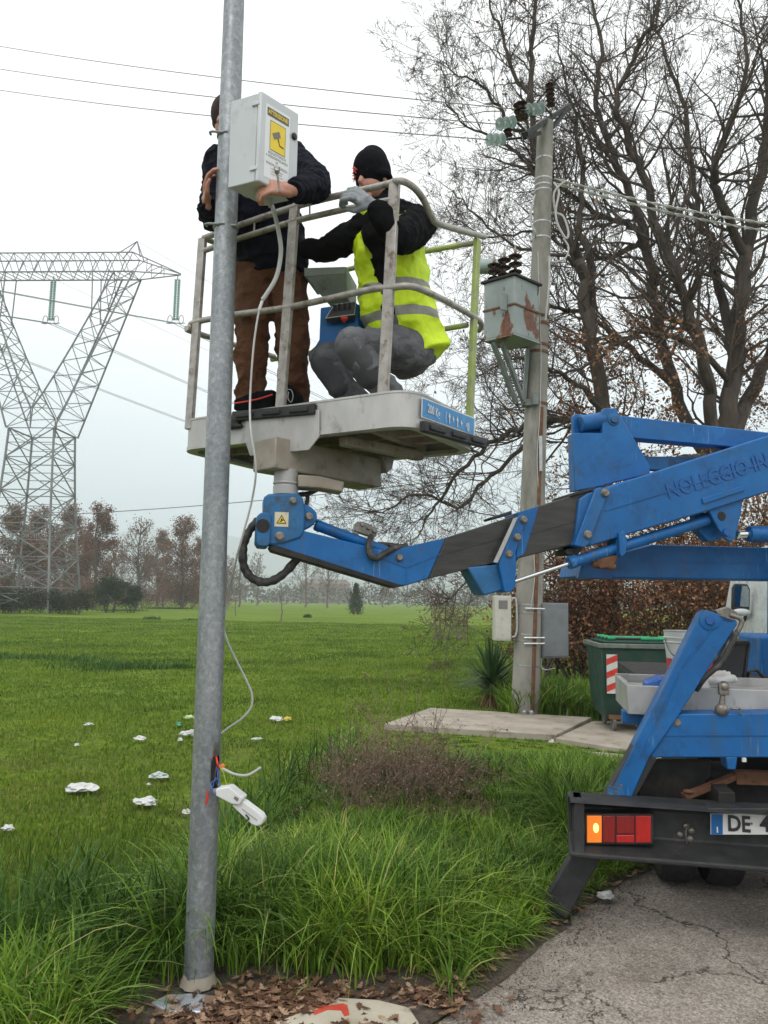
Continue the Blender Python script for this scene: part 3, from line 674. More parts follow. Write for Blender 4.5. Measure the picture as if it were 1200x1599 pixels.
mb = MB().prism([bp(474, 785, -.06), bp(487, 792, -.06), bp(495, 800, -.06), bp(496, 812, -.06), bp(489, 820, -.06), bp(474, 828, -.06)], BN*.12); mb.build('pin_lug', M['blue'], kn, bevel=.008, seg=3)
for px, py, r in ((483, 807, .019), (437, 838, .022), (458, 782, .017)): MB().lathe(bp(px, py, -.086 if px != 483 else -.06), -BN, [(0, r*1.15), (.005, r*1.15), (.006, r*.85), (.02, r*.8)], 10).build('bolt', M['bolt'], kn, bevel=.002)
# warning sticker
s0 = bp(440, 811, -.0865); sr = (bp(450, 811, -.0865)-bp(430, 811, -.0865)).length*.5
BD = BP.d
stk = MB().prism([s0+BD*x*sr*1.08+Z*y*sr*1.15 for x, y in ((-1, -1), (1, -1), (1, 1), (-1, 1))], BN*.002).build('warning_sticker', mk('cream_sticker', (.62, .55, .38), (.68, .62, .46), 20, .5, dirt=(.4, .33, .2), dsc=40), kn)
MB().prism([s0-BN*.002+BD*x*sr+Z*(y*sr*.9) for x, y in ((-.8, -.72), (.8, -.72), (0, .78))], BN*.002).build('warning_triangle', M['ink'], stk)
MB().prism([s0-BN*.0035+BD*x*sr+Z*(y*sr*.9) for x, y in ((-.6, -.6), (.6, -.6), (0, .5))], BN*.0015).build('warning_triangle', M['yellow'], stk)
mb = MB(); mb.bar(s0-BN*.0045+BD*(-.3*sr)-Z*.35*sr, s0-BN*.0045+BD*.3*sr-Z*.1*sr, .004, .001, up=BN); mb.ball(s0-BN*.004+Z*.0*sr, (.0045, .001, .0045)); mb.bar(s0-BN*.0045+BD*(-.1*sr)-Z*.4*sr, s0-BN*.0045+BD*.1*sr+Z*.1*sr, .003, .001, up=BN)
mb.build('warning_symbol', M['ink'], stk)
# jib cylinder, valve, hoses
ca = bp(492, 819, 0); cb = bp(603, 861, 0)
mb = MB().lathe(ca, cb-ca, [(0, .022), (.006, .029), (.03, .030), (.034, .028), ((cb-ca).length, .028)], 18); cy = mb.build('jib_cylinder', M['blue'], jib, bevel=.002)
MB().tube([bp(483, 813, 0), ca+(cb-ca)*.05], .010, 10).build('piston_rod', M['chrome'], cy)
mb = MB().prism([bp(555, 818, -.03), bp(559, 814, -.03), bp(572, 816, -.03), bp(590, 826, -.03), bp(588, 838, -.03), bp(574, 836, -.03), bp(553, 828, -.03)], BN*.06)
for px, py in ((566, 819), (576, 824), (585, 829)): mb.lathe(bp(px, py, -.03), -BN, [(0, .012), (.02, .012)], 8)
mb.prism([bp(553, 826, -.02), bp(562, 829, -.02), bp(560, 836, -.02), bp(552, 833, -.02)], BN*.04)
mb.build('valve_block', M['bolt'], cy, bevel=.003)
mb = MB(); mb.tube([bp(580, 838, -.05), bp(576, 852, -.10), bp(578, 866, -.11), bp(588, 872, -.11), bp(600, 865, -.10), bp(615, 857, -.07), bp(636, 853, -.05)], .017, 10, smooth=6)
mb.tube([bp(590, 850, .03), bp(606, 851, .03), bp(622, 853, .03)], .014, 8, smooth=3)
mb.build('hydraulic_hose', M['hose'], jib)
mb = MB(); hp = [bp(404, 812, .02), bp(388, 832, .02), bp(380, 856, .02), bp(382, 886, .02), bp(396, 904, .02), bp(418, 909, .02), bp(442, 897, .02), bp(466, 871, .02)]
P_, R_ = spline(hp, [.021]*8, 10); R_ = [r_*(1+.09*math.sin(i*1.3)+.05*math.sin(i*.6)) for i, r_ in enumerate(R_)]
mb.tube(P_, R_, 12); mb.build('hose_loop', M['hose'], jib)
mb = MB(); mb.tube([bp(466, 772, .05), bp(480, 774, .06), bp(478, 790, .05), bp(470, 800, .07)], .011, 8, smooth=5); mb.tube([bp(468, 772, .08), bp(484, 770, .1), bp(500, 762, .12)], .012, 8, smooth=4); mb.build('hydraulic_hose', M['hose'], kn)
# linkage behind the boom
lk = bpoly('linkage_plate', [(895, 650), (899, 646), (942, 650), (945, 758), (898, 768)], .04, .03, 'blue', boom, .004)
bpoly('linkage_plate', [(941, 642), (944, 637), (962, 637), (967, 645), (1016, 727), (1016, 740), (943, 758)], -.03, .03, 'blue', boom, .006)
bpoly('linkage_web', [(895, 676), (945, 676), (945, 758), (898, 767)], -.03, .07, 'blue', boom, .004)
MB().tube([bp(906, 662, .01), bp(942, 656, .01)], .045, 20).build('pin_barrel', M['blue'], boom, bevel=.004)
mb = MB().lathe(bp(958, 655, -.03), -BN, [(0, .034), (.006, .034), (.007, .024), (.018, .022)], 14); mb.build('pin_bolt', M['blue_worn'], boom, bevel=.002)
bpoly('link_bar', [(966, 650), (974, 649), (1200, 675), (1330, 690), (1330, 712), (1200, 698), (1155, 699), (986, 684)], .02, .09, 'blue', boom, .006)
bpoly('link_bar', [(990, 712), (1330, 716), (1330, 740), (990, 733)], .12, .06, 'blue_worn', boom, .005)
low = bpoly('lower_boom', [(901, 902), (908, 876), (960, 866), (1020, 850), (1200, 855), (1330, 858), (1330, 908), (1200, 906)], .25, .26, 'blue', boom, .010)
MB().bar(bp(1000, 877, .249), bp(1330, 882, .249), .006, .006).build('weld_seam', M['blue'], low)
mb = MB().prism([bp(903, 903, .22), bp(909, 880, .22), bp(945, 892, .22), bp(960, 903, .22)], BN*.03); mb.build('pivot_bracket', M['blue'], low, bevel=.004)
bpoly('turret_head', [(1290, 640), (1400, 620), (1400, 1000), (1290, 1000)], .0, .5, 'blue', tur, .02)
# ================================================================= work basket (part of the truck)
CX = at(645, 650, 3.40)
FA = 180-30      # front long side runs from the near corner to the left and away
C0 = Vector((CX.x, 3.40, 0)); LD = Vector((-math.cos(R(30)), math.sin(R(30)), 0)); SD = Vector((math.sin(R(30)), math.cos(R(30)), 0))
LF = Plane(C0.x, C0.y, 0); LF.d = -LD; LF.n = SD.copy()
RP = Plane(C0.x, C0.y, 0); RP.d = SD.copy(); RP.n = LD.copy()
fp = LF.pt; rp = RP.pt
LEN = 1.45; WID = .74
ztop = fp(600, 613).z; zbot = fp(600, 668).z
def bk(a, b, z): return C0+LD*a+SD*b+Z*z
def rrect(a0, b0, a1, b1, r, n=6):
    out = []
    for (ca, cb, s) in ((a1-r, b1-r, 0), (a0+r, b1-r, 90), (a0+r, b0+r, 180), (a1-r, b0+r, 270)):
        for k in range(n+1):
            t = R(s+90*k/n); out.append((ca+r*math.cos(t), cb+r*math.sin(t)))
    return out
def shell(o_, i_, z0, z1, mb):
    n = len(o_); vs = [bk(a, b, z0) for a, b in o_]+[bk(a, b, z1) for a, b in o_]+[bk(a, b, z0) for a, b in i_]+[bk(a, b, z1) for a, b in i_]
    fs = []
    for k in range(n):
        j = (k+1) % n
        fs += [(k, j, n+j, n+k), (2*n+j, 2*n+k, 3*n+k, 3*n+j), (n+k, n+j, 3*n+j, 3*n+k), (j, k, 2*n+k, 2*n+j)]
    # the handedness of (a,b) is mirrored in the world
    mb.add(vs, fs); return mb
mb = MB()
shell(rrect(0, 0, LEN, WID, .13), rrect(.006, .006, LEN-.006, WID-.006, .125), zbot+.02, ztop, mb)
shell(rrect(-.004, -.004, LEN+.004, WID+.004, .134), rrect(.05, .05, LEN-.05, WID-.05, .09), zbot, zbot+.022, mb)
shell(rrect(-.003, -.003, LEN+.003, WID+.003, .133), rrect(.012, .012, LEN-.012, WID-.012, .12), ztop-.006, ztop+.004, mb)
basket = mb.build('work_basket', M['alu'], truck)
mb = MB(); zf = zbot+.075
mb.prism([bk(a, b, zf) for a, b in rrect(.007, .007, LEN-.007, WID-.007, .12)], Z*.006)
for b in (.2, .38, .56): mb.box(bk(LEN/2, b, zf-.02), (LEN-.1, .035, .036), Matrix.Rotation(R(-30), 3, 'Z'))
for a in (.3, 1.1): mb.box(bk(a, WID/2, zf-.028), (.04, WID-.1, .05), Matrix.Rotation(R(-30), 3, 'Z'))
mb.build('basket_floor', M['alu_dirty'], basket, bevel=.003)
BR = Matrix.Rotation(R(-30), 3, 'Z')
# front bracket plate and the arms under the floor
zc = fp(447, 738).z
mb = MB().prism([fp(385, 652, -.006), fp(500, 640, -.006), fp(500, 682, -.006), fp(484, 703, -.006), fp(392, 712, -.006), fp(386, 694, -.006)], -SD*.008)
mb.build('mounting_plate', M['alu'], basket, bevel=.002)
acol = 0
pc_ = at(447, 745, 3.78); rel = pc_-C0; acol = rel.dot(LD); bcol = rel.dot(SD)
zA1 = zbot-.005; zA0 = fp(455, 735).z
mb = MB()
zA2 = zA0-.03
mb.bar(bk(acol+.07, -.07, (zA1+zA0)/2), bk(acol-.14, .60, (zA1+zA2)/2), .19, (zA1-zA0))
mb.bar(bk(acol-.28, .10, zbot-.015), bk(acol-.44, .62, zbot-.015), .06, .05)
mb.prism([bk(acol-.2, .56, zbot), bk(acol-.2, .68, zbot), bk(acol-.2, .66, zbot-.06), bk(acol-.2, .60, zbot-.10)], LD*-.05)
mb.box(bk(acol+.06, .02, zbot-.0), (.20, .05, .06), BR)
arm = mb.build('support_arm', M['alu_dirty'], basket, bevel=.008)
ct = Vector((pc_.x, pc_.y, 0))
zk = bp(447, 770, 0).z
mb = MB().lathe(ct+Z*(zk-.01), Z, [(0, .062), (.045, .062), (.047, .058), (.052, .058), (.054, .064), (.06, .064), (.062, .060), (min(zA1, zA0+.02)-zk, .060)], 28); mb.build('slew_column', M['alu'], basket, bevel=.002)
MB().prism([bp(466, 741, -.06), bp(500, 743, -.06), bp(538, 752, -.06), bp(536, 768, -.06), bp(500, 762, -.06), bp(466, 760, -.06)], BN*.13).build('slew_motor', M['alu_dirty'], basket, bevel=.006)
# rubber buffers
def buffer_(pl, x0, y0, x1, y1, hpx, off):
    a = pl(x0, y0, off); b = pl(x1, y1, off); hgt = .052
    mb = MB(); d = (b-a).normalized(); nn = (LF.n if pl is fp else RP.n)
    mb.bar(a-nn*.016, b-nn*.016, .032, hgt)
    L = (b-a).length
    for k in (.17, .5, .83): mb.bar(a+d*(L*k-L*.11)-nn*.036, a+d*(L*k+L*.11)-nn*.036, .012, .026)
    mb.build('rubber_buffer', M['black'], basket, bevel=.007, seg=3)
buffer_(fp, 368, 652, 496, 640, 14, 0)
buffer_(rp, 655, 666, 752, 693, 14, -.006)
# load sign
def rq(x0, y0, x1, y1): return None
def rpq(pts, off, th, mat, nm, par): return MB().prism([rp(x, y, off) for x, y in pts], RP.n*th).build(nm, M[mat], par)
M['sign_blue'] = mk('sign_blue', (.03, .22, .50), (.04, .26, .56), 14, .45, dirt=(.2, .35, .5), dsc=30, dthr=(.62, .8))
s_off = -.0035
PSx = [(661, 622), (741, 654), (740, 679), (660, 650)]
sgn = rpq(PSx, s_off-.0035, .003, 'sign_blue', 'load_sign', basket)
rpq([(659.5, 620), (742.5, 652.5), (741.5, 681), (658.5, 651.5)], s_off-.0025, .002, 'white', 'sign_border', sgn)
c_ = rp(678, 641, s_off-.007); sd_ = RP.d
lh = (rp(680, 634, 0)-rp(680, 648, 0)).length
text_mesh('sign_text', '200 Kg', M['white'], sgn, rp(678, 642.5, s_off-.007), sd_, Z, lh*.95, sx=.8, lift=.0005, bold=.03)
text_mesh('sign_text', '(', M['white'], sgn, rp(697, 650, s_off-.007), sd_, Z, lh*.95, sx=.8, lift=.0005, bold=.02)
text_mesh('sign_text', '+', M['white'], sgn, rp(708.5, 655.5, s_off-.007), sd_, Z, lh*.95, sx=.8, lift=.0005, bold=.03)
text_mesh('sign_text', '+', M['white'], sgn, rp(721, 661.5, s_off-.007), sd_, Z, lh*.95, sx=.8, lift=.0005, bold=.03)
text_mesh('sign_text', '=@)', M['white'], sgn, rp(730.5, 665.5, s_off-.007), sd_, Z, lh*.8, sx=.55, lift=.0005, bold=.03)
for x_, y_ in ((702.5, 653), (715, 658.5)):
    mb = MB()
    q = rp(x_, y_, s_off-.0078)
    mb.prism([q+sd_*a*lh+Z*b*lh for a, b in ((-.10, -.6), (.10, -.6), (.10, .1), (.3, .1), (0, .62), (-.3, .1), (-.10, .1))], RP.n*.0008)
    mb.build('sign_symbol', M['white'], sgn)
# guard rails
RT = .0165
PW = .054
def post(pl, x0, y0, x1, y1, nm='guard_post', mat='rail', wd=PW, off=0.02):
    n_ = LF.n if pl is fp else RP.n; d_ = LF.d if pl is fp else RP.d
    a = pl(x0, y0, off); b = pl(x1, y1, off)
    mb = MB().bar(a, b-Z*.08, .026, wd, up=d_); return mb.build(nm, M[mat], basket, bevel=.004)
post(fp, 317, 372, 297, 648, wd=.05)
post(fp, 461, 322, 438, 632)
post(fp, 617, 284, 598, 612)
post(rp, 746, 374, 733, 650, mat='rail_green', off=.02)
# rear left and rear right posts
def posrel(a, b, z): return bk(a, b, z)
aL = (fp(317, 372, .02)-C0).dot(LD)
zr_ = fp(460, 322, .02).z; zr2 = fp(460, 478, .02).z
# top rail: front double bar, then bends down along the right side
zt_ = fp(617, 283, .02)
mb = MB()
topline = [fp(318, 372, .02), fp(460, 323, .02), fp(600, 289, .02), fp(617, 283, .02), rp(632, 284, .03), rp(650, 296, .02), rp(664, 316, .02), rp(675, 339, .02), rp(690, 351, .02), rp(757, 370, .02)]
mb.tube(topline, RT, 12, smooth=6)
mb.build('top_rail', M['rail'], basket)
mb = MB(); mb.tube([fp(318, 392, .02), fp(460, 345, .02), fp(612, 312, .02)], RT*.92, 12, smooth=2); mb.build('second_rail', M['rail'], basket)
mb = MB(); mb.tube([fp(484, 322, .02), fp(484, 341, .02)], .005, 6); mb.tube([fp(398, 345, .02), fp(397, 366, .02)], .005, 6); mb.build('rail_link', M['rail'], basket)
mb = MB(); mb.tube([bk(aL, WID-.05, fp(300, 506, .02).z+.0), fp(304, 519, .05), fp(298, 512, .02), fp(306, 503, .02), fp(370, 491, .02), fp(455, 479, .02), fp(575, 453, .02), fp(604, 450, .02), rp(640, 447, .04), rp(672, 458, .02), rp(715, 480, .02), rp(746, 499, .02), rp(752, 508, .03), rp(748, 516, .07)], RT, 12, smooth=6)
mb.build('middle_rail', M['rail'], basket)
# rear rails
aR = .03
zt2 = rp(757, 370, .02).z; zm2 = rp(750, 512, .03).z
zt3 = rp(746, 376, .02).z
mb = MB(); mb.tube([rp(746, 378, .02), bk(.35, WID-.02, zt3-.02), bk(LEN-.05, WID-.02, zt3-.02)], RT*.92, 10)
mb.tube([bk(.05, WID-.02, zm2-.02), bk(LEN-.05, WID-.02, zm2-.02)], RT*.92, 10)
mb.tube([fp(318, 372, .02), bk(aL, .3, zt3+.02), bk(LEN-.05, WID-.02, zt3-.02)], RT*.92, 10, smooth=3)
mb.build('rear_rail', M['rail_green'], basket)
# control stand: sloping blue console with switch panel, and the metal tray over it
def cs(px, py, Y): return at(px, py, Y)
zq = 3.98
mb = MB().prism([at(500, 480, zq), at(556, 472, zq), at(565, 560, zq), at(480, 560, zq), at(498, 530, zq)], Vector((.12, .18, 0)))
con = mb.build('control_console', M['blue'], basket, bevel=.008)
p0, p1, p2, p3 = at(509, 497, 3.93), at(522, 476, 3.985), at(556, 471, 3.985), at(554, 491, 3.93)
mb = MB().prism([p0, p1, p2, p3], Vector((.005, .02, -.02))); pan = mb.build('switch_panel', M['ink'], con, bevel=.003)
mb = MB()
for s in range(4): 
    q = p0.lerp(p3, .18+.2*s).lerp(p1.lerp(p2, .18+.2*s), .5); mb.tube([q, q+Vector((0, -.012, .03))], [.006, .009], 8)
mb.build('toggle_switch', M['black'], con)
mb = MB(); mb.tube([p0, p1, p2, p3, p0], .003, 6); mb.build('panel_frame', M['alu'], con)
mb = MB().lathe(at(538, 503, 3.94), Vector((0, -.7, .7)), [(0, .010), (.015, .010), (.016, .019), (.028, .018)], 16); mb.build('stop_button', M['red'], con)
mb = MB().prism([at(475, 418, 4.0), at(541, 416, 4.0), at(541, 428, 4.0), at(475, 432, 4.0)], Vector((.05, .25, 0)))
mb.prism([at(477, 432, 4.0), at(541, 428, 4.0), at(541, 464, 4.06), at(505, 464, 4.06)], Vector((.05, .2, 0)))
mb.build('console_hood', mk('grey_green_metal', (.20, .23, .20), (.27, .30, .27), 8, .55, dirt=(.12, .12, .1), dsc=10), basket, bevel=.005)
# ================================================================= steel lamp post, cabinet on it, cables
PY = 3.58
pb = at(309, 1566, PY); pt_ = at(366, 0, PY)
pdir = (pt_-pb).normalized()
def pax(px_guess, py):            # point on the axis seen at that image row
    lo, hi = 0.0, 8.0
    for _ in range(40):
        md = (lo+hi)/2; p = pb+pdir*md; d = CR.transposed() @ (p-CO); y = 799.5-F*d.y/-d.z
        if y > py: lo = md
        else: hi = md
    return pb+pdir*lo
L = (pt_-pb).length
r0 = .0610; r1 = .0470
post_ = empty('steel_post', pb, 'tall galvanised steel post standing in the grass, its wiring hatch open', 'pole')
def prad(d): return r0+(r1-r0)*d/L
hz0 = pax(0, 1228); hz1 = pax(0, 1178)
mb = MB(); N = 40; rows = [(-.25, 0)]+[(d, 0) for d in np.linspace(0, 7.5, 90)]
# hatch opening: left out of the tube wall on the side that faces right
h0 = (hz0-pb).dot(pdir); h1 = (hz1-pb).dot(pdir)
rows = sorted(set([-.25, h0, h1]+[h0+(h1-h0)*k/8 for k in range(9)]+list(np.linspace(0, 7.5, 60))))
a_ = pdir.cross(Vector((0, 1, 0))).normalized(); b_ = a_.cross(pdir).normalized()
hang = math.atan2((Vector((.86, -.51, 0))).dot(b_), Vector((.86, -.51, 0)).dot(a_))
N = 48; ids = {}
vs = []; fs = []
for i, d in enumerate(rows):
    for k in range(N):
        an = hang+2*math.pi*(k-.5)/N; vs.append(pb+pdir*d+(a_*math.cos(an)+b_*math.sin(an))*prad(d))
for i in range(len(rows)-1):
    for k in range(N):
        mid_ = (rows[i]+rows[i+1])/2; kk = min(k, N-k)
        if h0 < mid_ < h1:
            e_ = min(mid_-h0, h1-mid_)/(h1-h0)
            if kk <= (3 if e_ > .1 else 2): continue
        fs.append((i*N+k, i*N+(k+1) % N, (i+1)*N+(k+1) % N, (i+1)*N+k))
fs.append(tuple((len(rows)-1)*N+k for k in range(N)))
sh = MB().add(vs, fs).build('shaft', M['galv'], post_)
sm = sh.modifiers.new('wall', 'SOLIDIFY'); sm.thickness = .004; sm.offset = -1
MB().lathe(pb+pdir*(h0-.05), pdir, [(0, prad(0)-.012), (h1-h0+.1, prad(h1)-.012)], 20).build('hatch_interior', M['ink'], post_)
# base flange: bright bent plate and mortar
mb = MB()
cx, cy = pb.x, pb.y
fl = [gnd(x, y, .035) for x, y in ((236, 1563), (262, 1551), (300, 1549), (338, 1553), (334, 1572), (318, 1578), (262, 1578))]
mb.prism([Vector((p.x, p.y, .01)) for p in fl], Z*.022)
M['bright_plate'] = mk('scratched_zinc_plate', (.50, .54, .60), (.62, .66, .72), 6, .35, .5, dirt=(.35, .30, .24), dsc=12, dthr=(.52, .62))
mb.build('base_plate', M['bright_plate'], post_, bevel=.006)
mb = MB(); nse = [(h, prad(0)+.010*(1-h/.07)+.004) for h in (-.02, .0, .02, .04, .055)]
vs = []; fs = []
for i in range(24):
    an = 2*math.pi*i/24; 
    for j, (rr, zz) in enumerate(((prad(0)+.020+.012*mnoise.noise(Vector((i*.7, 0, 0))), 0.025), (prad(0)+.012, .045), (prad(0)+.003, .07+.035*mnoise.noise(Vector((i*.9, 3, 0)))))):
        vs.append(Vector((cx+math.cos(an)*rr, cy+math.sin(an)*rr, zz)))
for i in range(24):
    for j in range(2): fs.append((i*3+j, ((i+1) % 24)*3+j, ((i+1) % 24)*3+j+1, i*3+j+1))
MB().add(vs, fs).build('mortar_collar', M['concrete'], post_)
mb = MB(); bolt(mb, Vector((cx+.02, cy-.10, .032)), Z, .010, .010); mb.build('bolt', M['bolt'], post_)
# wires inside the hatch
def wire(name, pts, r, mat, parent, n=8, sm=6):
    return MB().tube(pts, r, n, smooth=sm).build(name, mat, parent)
M['w_blue'] = mk('blue_wire', (.03, .12, .45), (.04, .15, .5), 20, .4); M['w_red'] = mk('red_wire', (.7, .03, .02), (.75, .05, .03), 20, .4)
M['w_green'] = mk('yellow_green_wire', (.35, .5, .04), (.5, .6, .05), 90, .4); M['w_brown'] = mk('brown_wire', (.15, .06, .03), (.2, .08, .04), 20, .4)
wy = PY-.06
wire('blue_wire', [at(341, 1196, wy+.03), at(340, 1215, wy-.01), at(331, 1222, wy-.03), at(329, 1236, wy-.03), at(336, 1240, wy-.02), at(343, 1222, wy-.01), at(336, 1216, wy-.03), at(331, 1240, wy-.03)], .0016, M['w_blue'], post_)
wire('blue_wire', [at(339, 1198, wy+.03), at(341, 1220, wy-.01), at(344, 1228, wy-.01), at(340, 1242, wy-.01)], .0018, M['w_blue'], post_)
wire('red_wire', [at(338, 1182, wy+.02), at(340, 1192, wy-.02), at(343, 1200, wy)], .0045, M['w_red'], post_)
wire('green_wire', [at(342, 1196, wy-.01), at(349, 1206, wy-.03), at(354, 1226, wy-.03)], .0016, M['w_green'], post_)
wire('brown_wire', [at(340, 1192, wy), at(336, 1212, wy-.02), at(342, 1232, wy-.01)], .0014, M['w_brown'], post_)
MB().tube([at(325, 1235, wy-.03), at(324, 1248, wy-.03), at(322, 1258, wy-.03)], [.004, .006, .002], 8, smooth=3).build('wire_connector', M['red'], post_)
MB().lathe(at(348, 1196, wy+.0), Vector((.2, -1, .1)), [(0, .010), (.012, .011), (.02, .006)], 10).build('wire_connector', M['orange'], post_)
# ---- hatch terminal cover hanging by its wires
cov = empty('terminal_cover', at(360, 1255, wy), 'white plastic terminal cover dangling from the open hatch of the steel post', 'cover')
def cpoly(nm, pts, yoff, th, mat, bev=.006, par=None): return MB().prism([at(x, y, wy+yoff) for x, y in pts], Vector((.012, th, .004))).build(nm, mat, par or cov, bevel=bev, seg=3)
cpoly('cover_body', [(337, 1232), (358, 1229), (380, 1247), (374, 1257), (362, 1256), (337, 1243)], -.05, .05, M['white'], .005)
cpoly('cover_tongue', [(366, 1250), (380, 1251), (408, 1272), (412, 1279), (409, 1288), (401, 1291), (393, 1288), (362, 1259)], -.035, .03, M['white'], .006)
MB().tube([at(378, 1263, wy-.037), at(402, 1281, wy-.037)], .0012, 6).build('slot', M['ink_grey'], cov)
MB().tube([at(384, 1272, wy-.038), at(389, 1278, wy-.04), at(387, 1280, wy-.038)], .0035, 8, smooth=3).build('hook', M['ink'], cov)
MB().prism([at(367, 1243, wy-.052), at(373, 1247, wy-.052), at(371, 1252, wy-.052), at(365, 1247, wy-.052)], (0, .003, 0)).build('slot', M['ink_grey'], cov)
# ---- cables
c1 = wire('hanging_cable', [at(421, 312, 3.55), at(428, 330, 3.50), at(436, 365, 3.50), at(439, 395, 3.5), at(432, 432, 3.5), at(416, 460, 3.5), at(410, 468, 3.5)], .0105, M['cable'], None, 10, 8)
tag(c1, 'thick grey conduit curving down from under the control cabinet', 'cable')
c2 = wire('hanging_cable', [at(410, 468, 3.5), at(403, 495, 3.5), at(396, 545, 3.49), at(391, 620, 3.48), at(392, 672, 3.36), at(400, 730, 3.36), at(394, 780, 3.42), at(381, 830, 3.46), at(372, 862, 3.50), at(364, 900, 3.62), at(356, 940, 3.72), at(350, 975, 3.74), at(356, 1002, 3.74), at(370, 1032, 3.74), at(385, 1062, 3.74), at(394, 1085, 3.74), at(392, 1105, 3.74), at(378, 1122, 3.74), at(355, 1138, 3.74), at(340, 1150, 3.72)], .0048, M['cable'], None, 8, 10)
tag(c2, 'thin grey cable looping down past the basket and behind the steel post', 'cable')
MB().tube([at(410, 470, 3.5), at(405, 484, 3.5)], .0075, 8).build('cable_tape', M['white'], c2)
c3 = wire('cable_stub', [at(342, 1196, wy+.02), at(352, 1202, wy-.03), at(368, 1209, wy-.05), at(388, 1210, wy-.06), at(408, 1198, wy-.06)], .0055, M['cable'], None, 8, 8)
tag(c3, 'short grey cable end sticking out of the post hatch above the white cover', 'cable')
# ---- control cabinet
DY = 3.20
nc = at(404, 280, DY)               # near lower corner
dd = Vector((.68, .733, 0)).normalized(); sd2 = Vector((-.88, .475, .045)).normalized()
W_, D_, H_ = .222, .178, .0
H_ = at(407, 141, DY).z-at(403, 282, DY).z
xo = Vector((nc.x, DY, at(403, 282, DY).z))
cab_ = empty('control_cabinet', xo, 'light grey control cabinet with a yellow camera sticker, fixed high on the steel post', 'cabinet')
up = (pdir*1.0).normalized(); up = Vector((up.x*.6, 0, 1)).normalized()
def cbx(a, b, c): return xo+dd*a+sd2*b+up*c      # a along the door, b into the depth (left), c up
M['cabinet'] = mk('grey_cabinet_paint', (.50, .53, .54), (.54, .57, .58), 5, .42, dirt=(.44, .45, .44), dsc=8)
M['cabinet_door'] = mk('grey_door_plastic', (.56, .58, .60), (.60, .62, .64), 5, .35, dirt=(.5, .51, .51), dsc=8)
mb = MB(); 
def cbox(a0, a1, b0, b1, c0, c1, mbx): 
    mbx.prism([cbx(a0, b0, c0), cbx(a1, b0, c0), cbx(a1, b1, c0), cbx(a0, b1, c0)], up*(c1-c0)); return mbx
cbox(0.004, W_-.004, .026, D_, .004, H_-.004, MB()).build('cabinet_body', M['cabinet'], cab_, bevel=.004)
door = cbox(0, W_, 0, .022, 0, H_, MB()).build('cabinet_door', M['cabinet_door'], cab_, bevel=.007, seg=3)
mb = MB()
for c in (.055, H_-.065): cbox(-.004, .014, .008, .05, c, c+.018, mb).build('hinge', M['cabinet_door'], cab_, bevel=.003); mb = MB()
MB().lathe(cbx(W_-.030, 0, H_*.70), -sd2, [(0, .016), (.008, .016), (.012, .012), (.013, .004)], 18).build('lock', M['black'], door)
# camera warning notice
S0, S1, Z0, Z1 = .028, .168, .035, H_-.045
ntc = cbox(S0, S1, -.0012, .0, Z0, Z1, MB()).build('camera_notice', M['white'], door)
M['paper'] = mk('white_sticker', (.78, .79, .80), (.80, .81, .82), 10, .5); ntc.data.materials[0] = M['paper']
sw = S1-S0; sh_ = Z1-Z0; scx = (S0+S1)/2
cbox(S0+.008, S1-.008, -.0024, -.0012, Z1-.052, Z1-.014, MB()).build('notice_banner', mk('brown_black_banner', (.10, .085, .06), (.13, .11, .08), 12, .5), ntc)
cbox(scx-.043, scx+.043, -.0024, -.0012, Z0+sh_*.40, Z1-.070, MB()).build('yellow_panel', M['yellow'], ntc)
mb = MB()
y0_, y1_ = Z0+sh_*.40, Z1-.070
for a0, a1, c0_, c1_ in ((-.044, .044, y0_-.001, y0_+.0015), (-.044, .044, y1_-.0015, y1_+.001), (-.0445, -.0425, y0_, y1_), (.0425, .0445, y0_, y1_)): cbox(scx+a0, scx+a1, -.0030, -.0024, c0_, c1_, mb)
mb.build('panel_outline', M['ink_grey'], ntc)
text_mesh('notice_text', 'ATTENZIONE!', M['yellow'], ntc, cbx(scx, -.0026, Z1-.033), dd, up, .020, sx=.64, lift=.0003, bold=.04)
for k, (t_x, hh, zz) in enumerate((('AREA SOTTOPOSTA', .0125, .355), ('A VIDEOSORVEGLIANZA', .0125, .305), ('PER', .010, .255), ('RAGIONI DI SICUREZZA', .0125, .205), ('La registrazione e effettuata', .007, .15), ('ai sensi della normativa', .007, .115), ('in materia di dati personali', .007, .08))):
    text_mesh('notice_text', t_x, M['ink_grey'], ntc, cbx(scx, -.0014, Z0+sh_*zz), dd, up, hh, sx=.66, lift=.0003, bold=.02)
ym = (y0_+y1_)/2
mb = MB()
def cam_pt(x, y): return cbx(scx+x*.7, -.0026, ym+y*.9)
mb.prism([cam_pt(*p) for p in ((-.046, .012), (.010, .040), (.024, .012), (-.030, -.016))], sd2*-.0008)
mb.build('camera_symbol', M['ink_grey'], ntc)
mb = MB()
mb.prism([cam_pt(*p) for p in ((-.004, .0), (.006, .0), (.018, -.030), (.050, -.034), (.050, -.040), (.014, -.037))], sd2*-.0008)
mb.build('camera_bracket_symbol', M['ink'], ntc)
cbox(W_-.09, W_-.06, D_, D_+.05, .03, H_-.03, MB()).build('mounting_rail', M['galv'], cab_, bevel=.002)
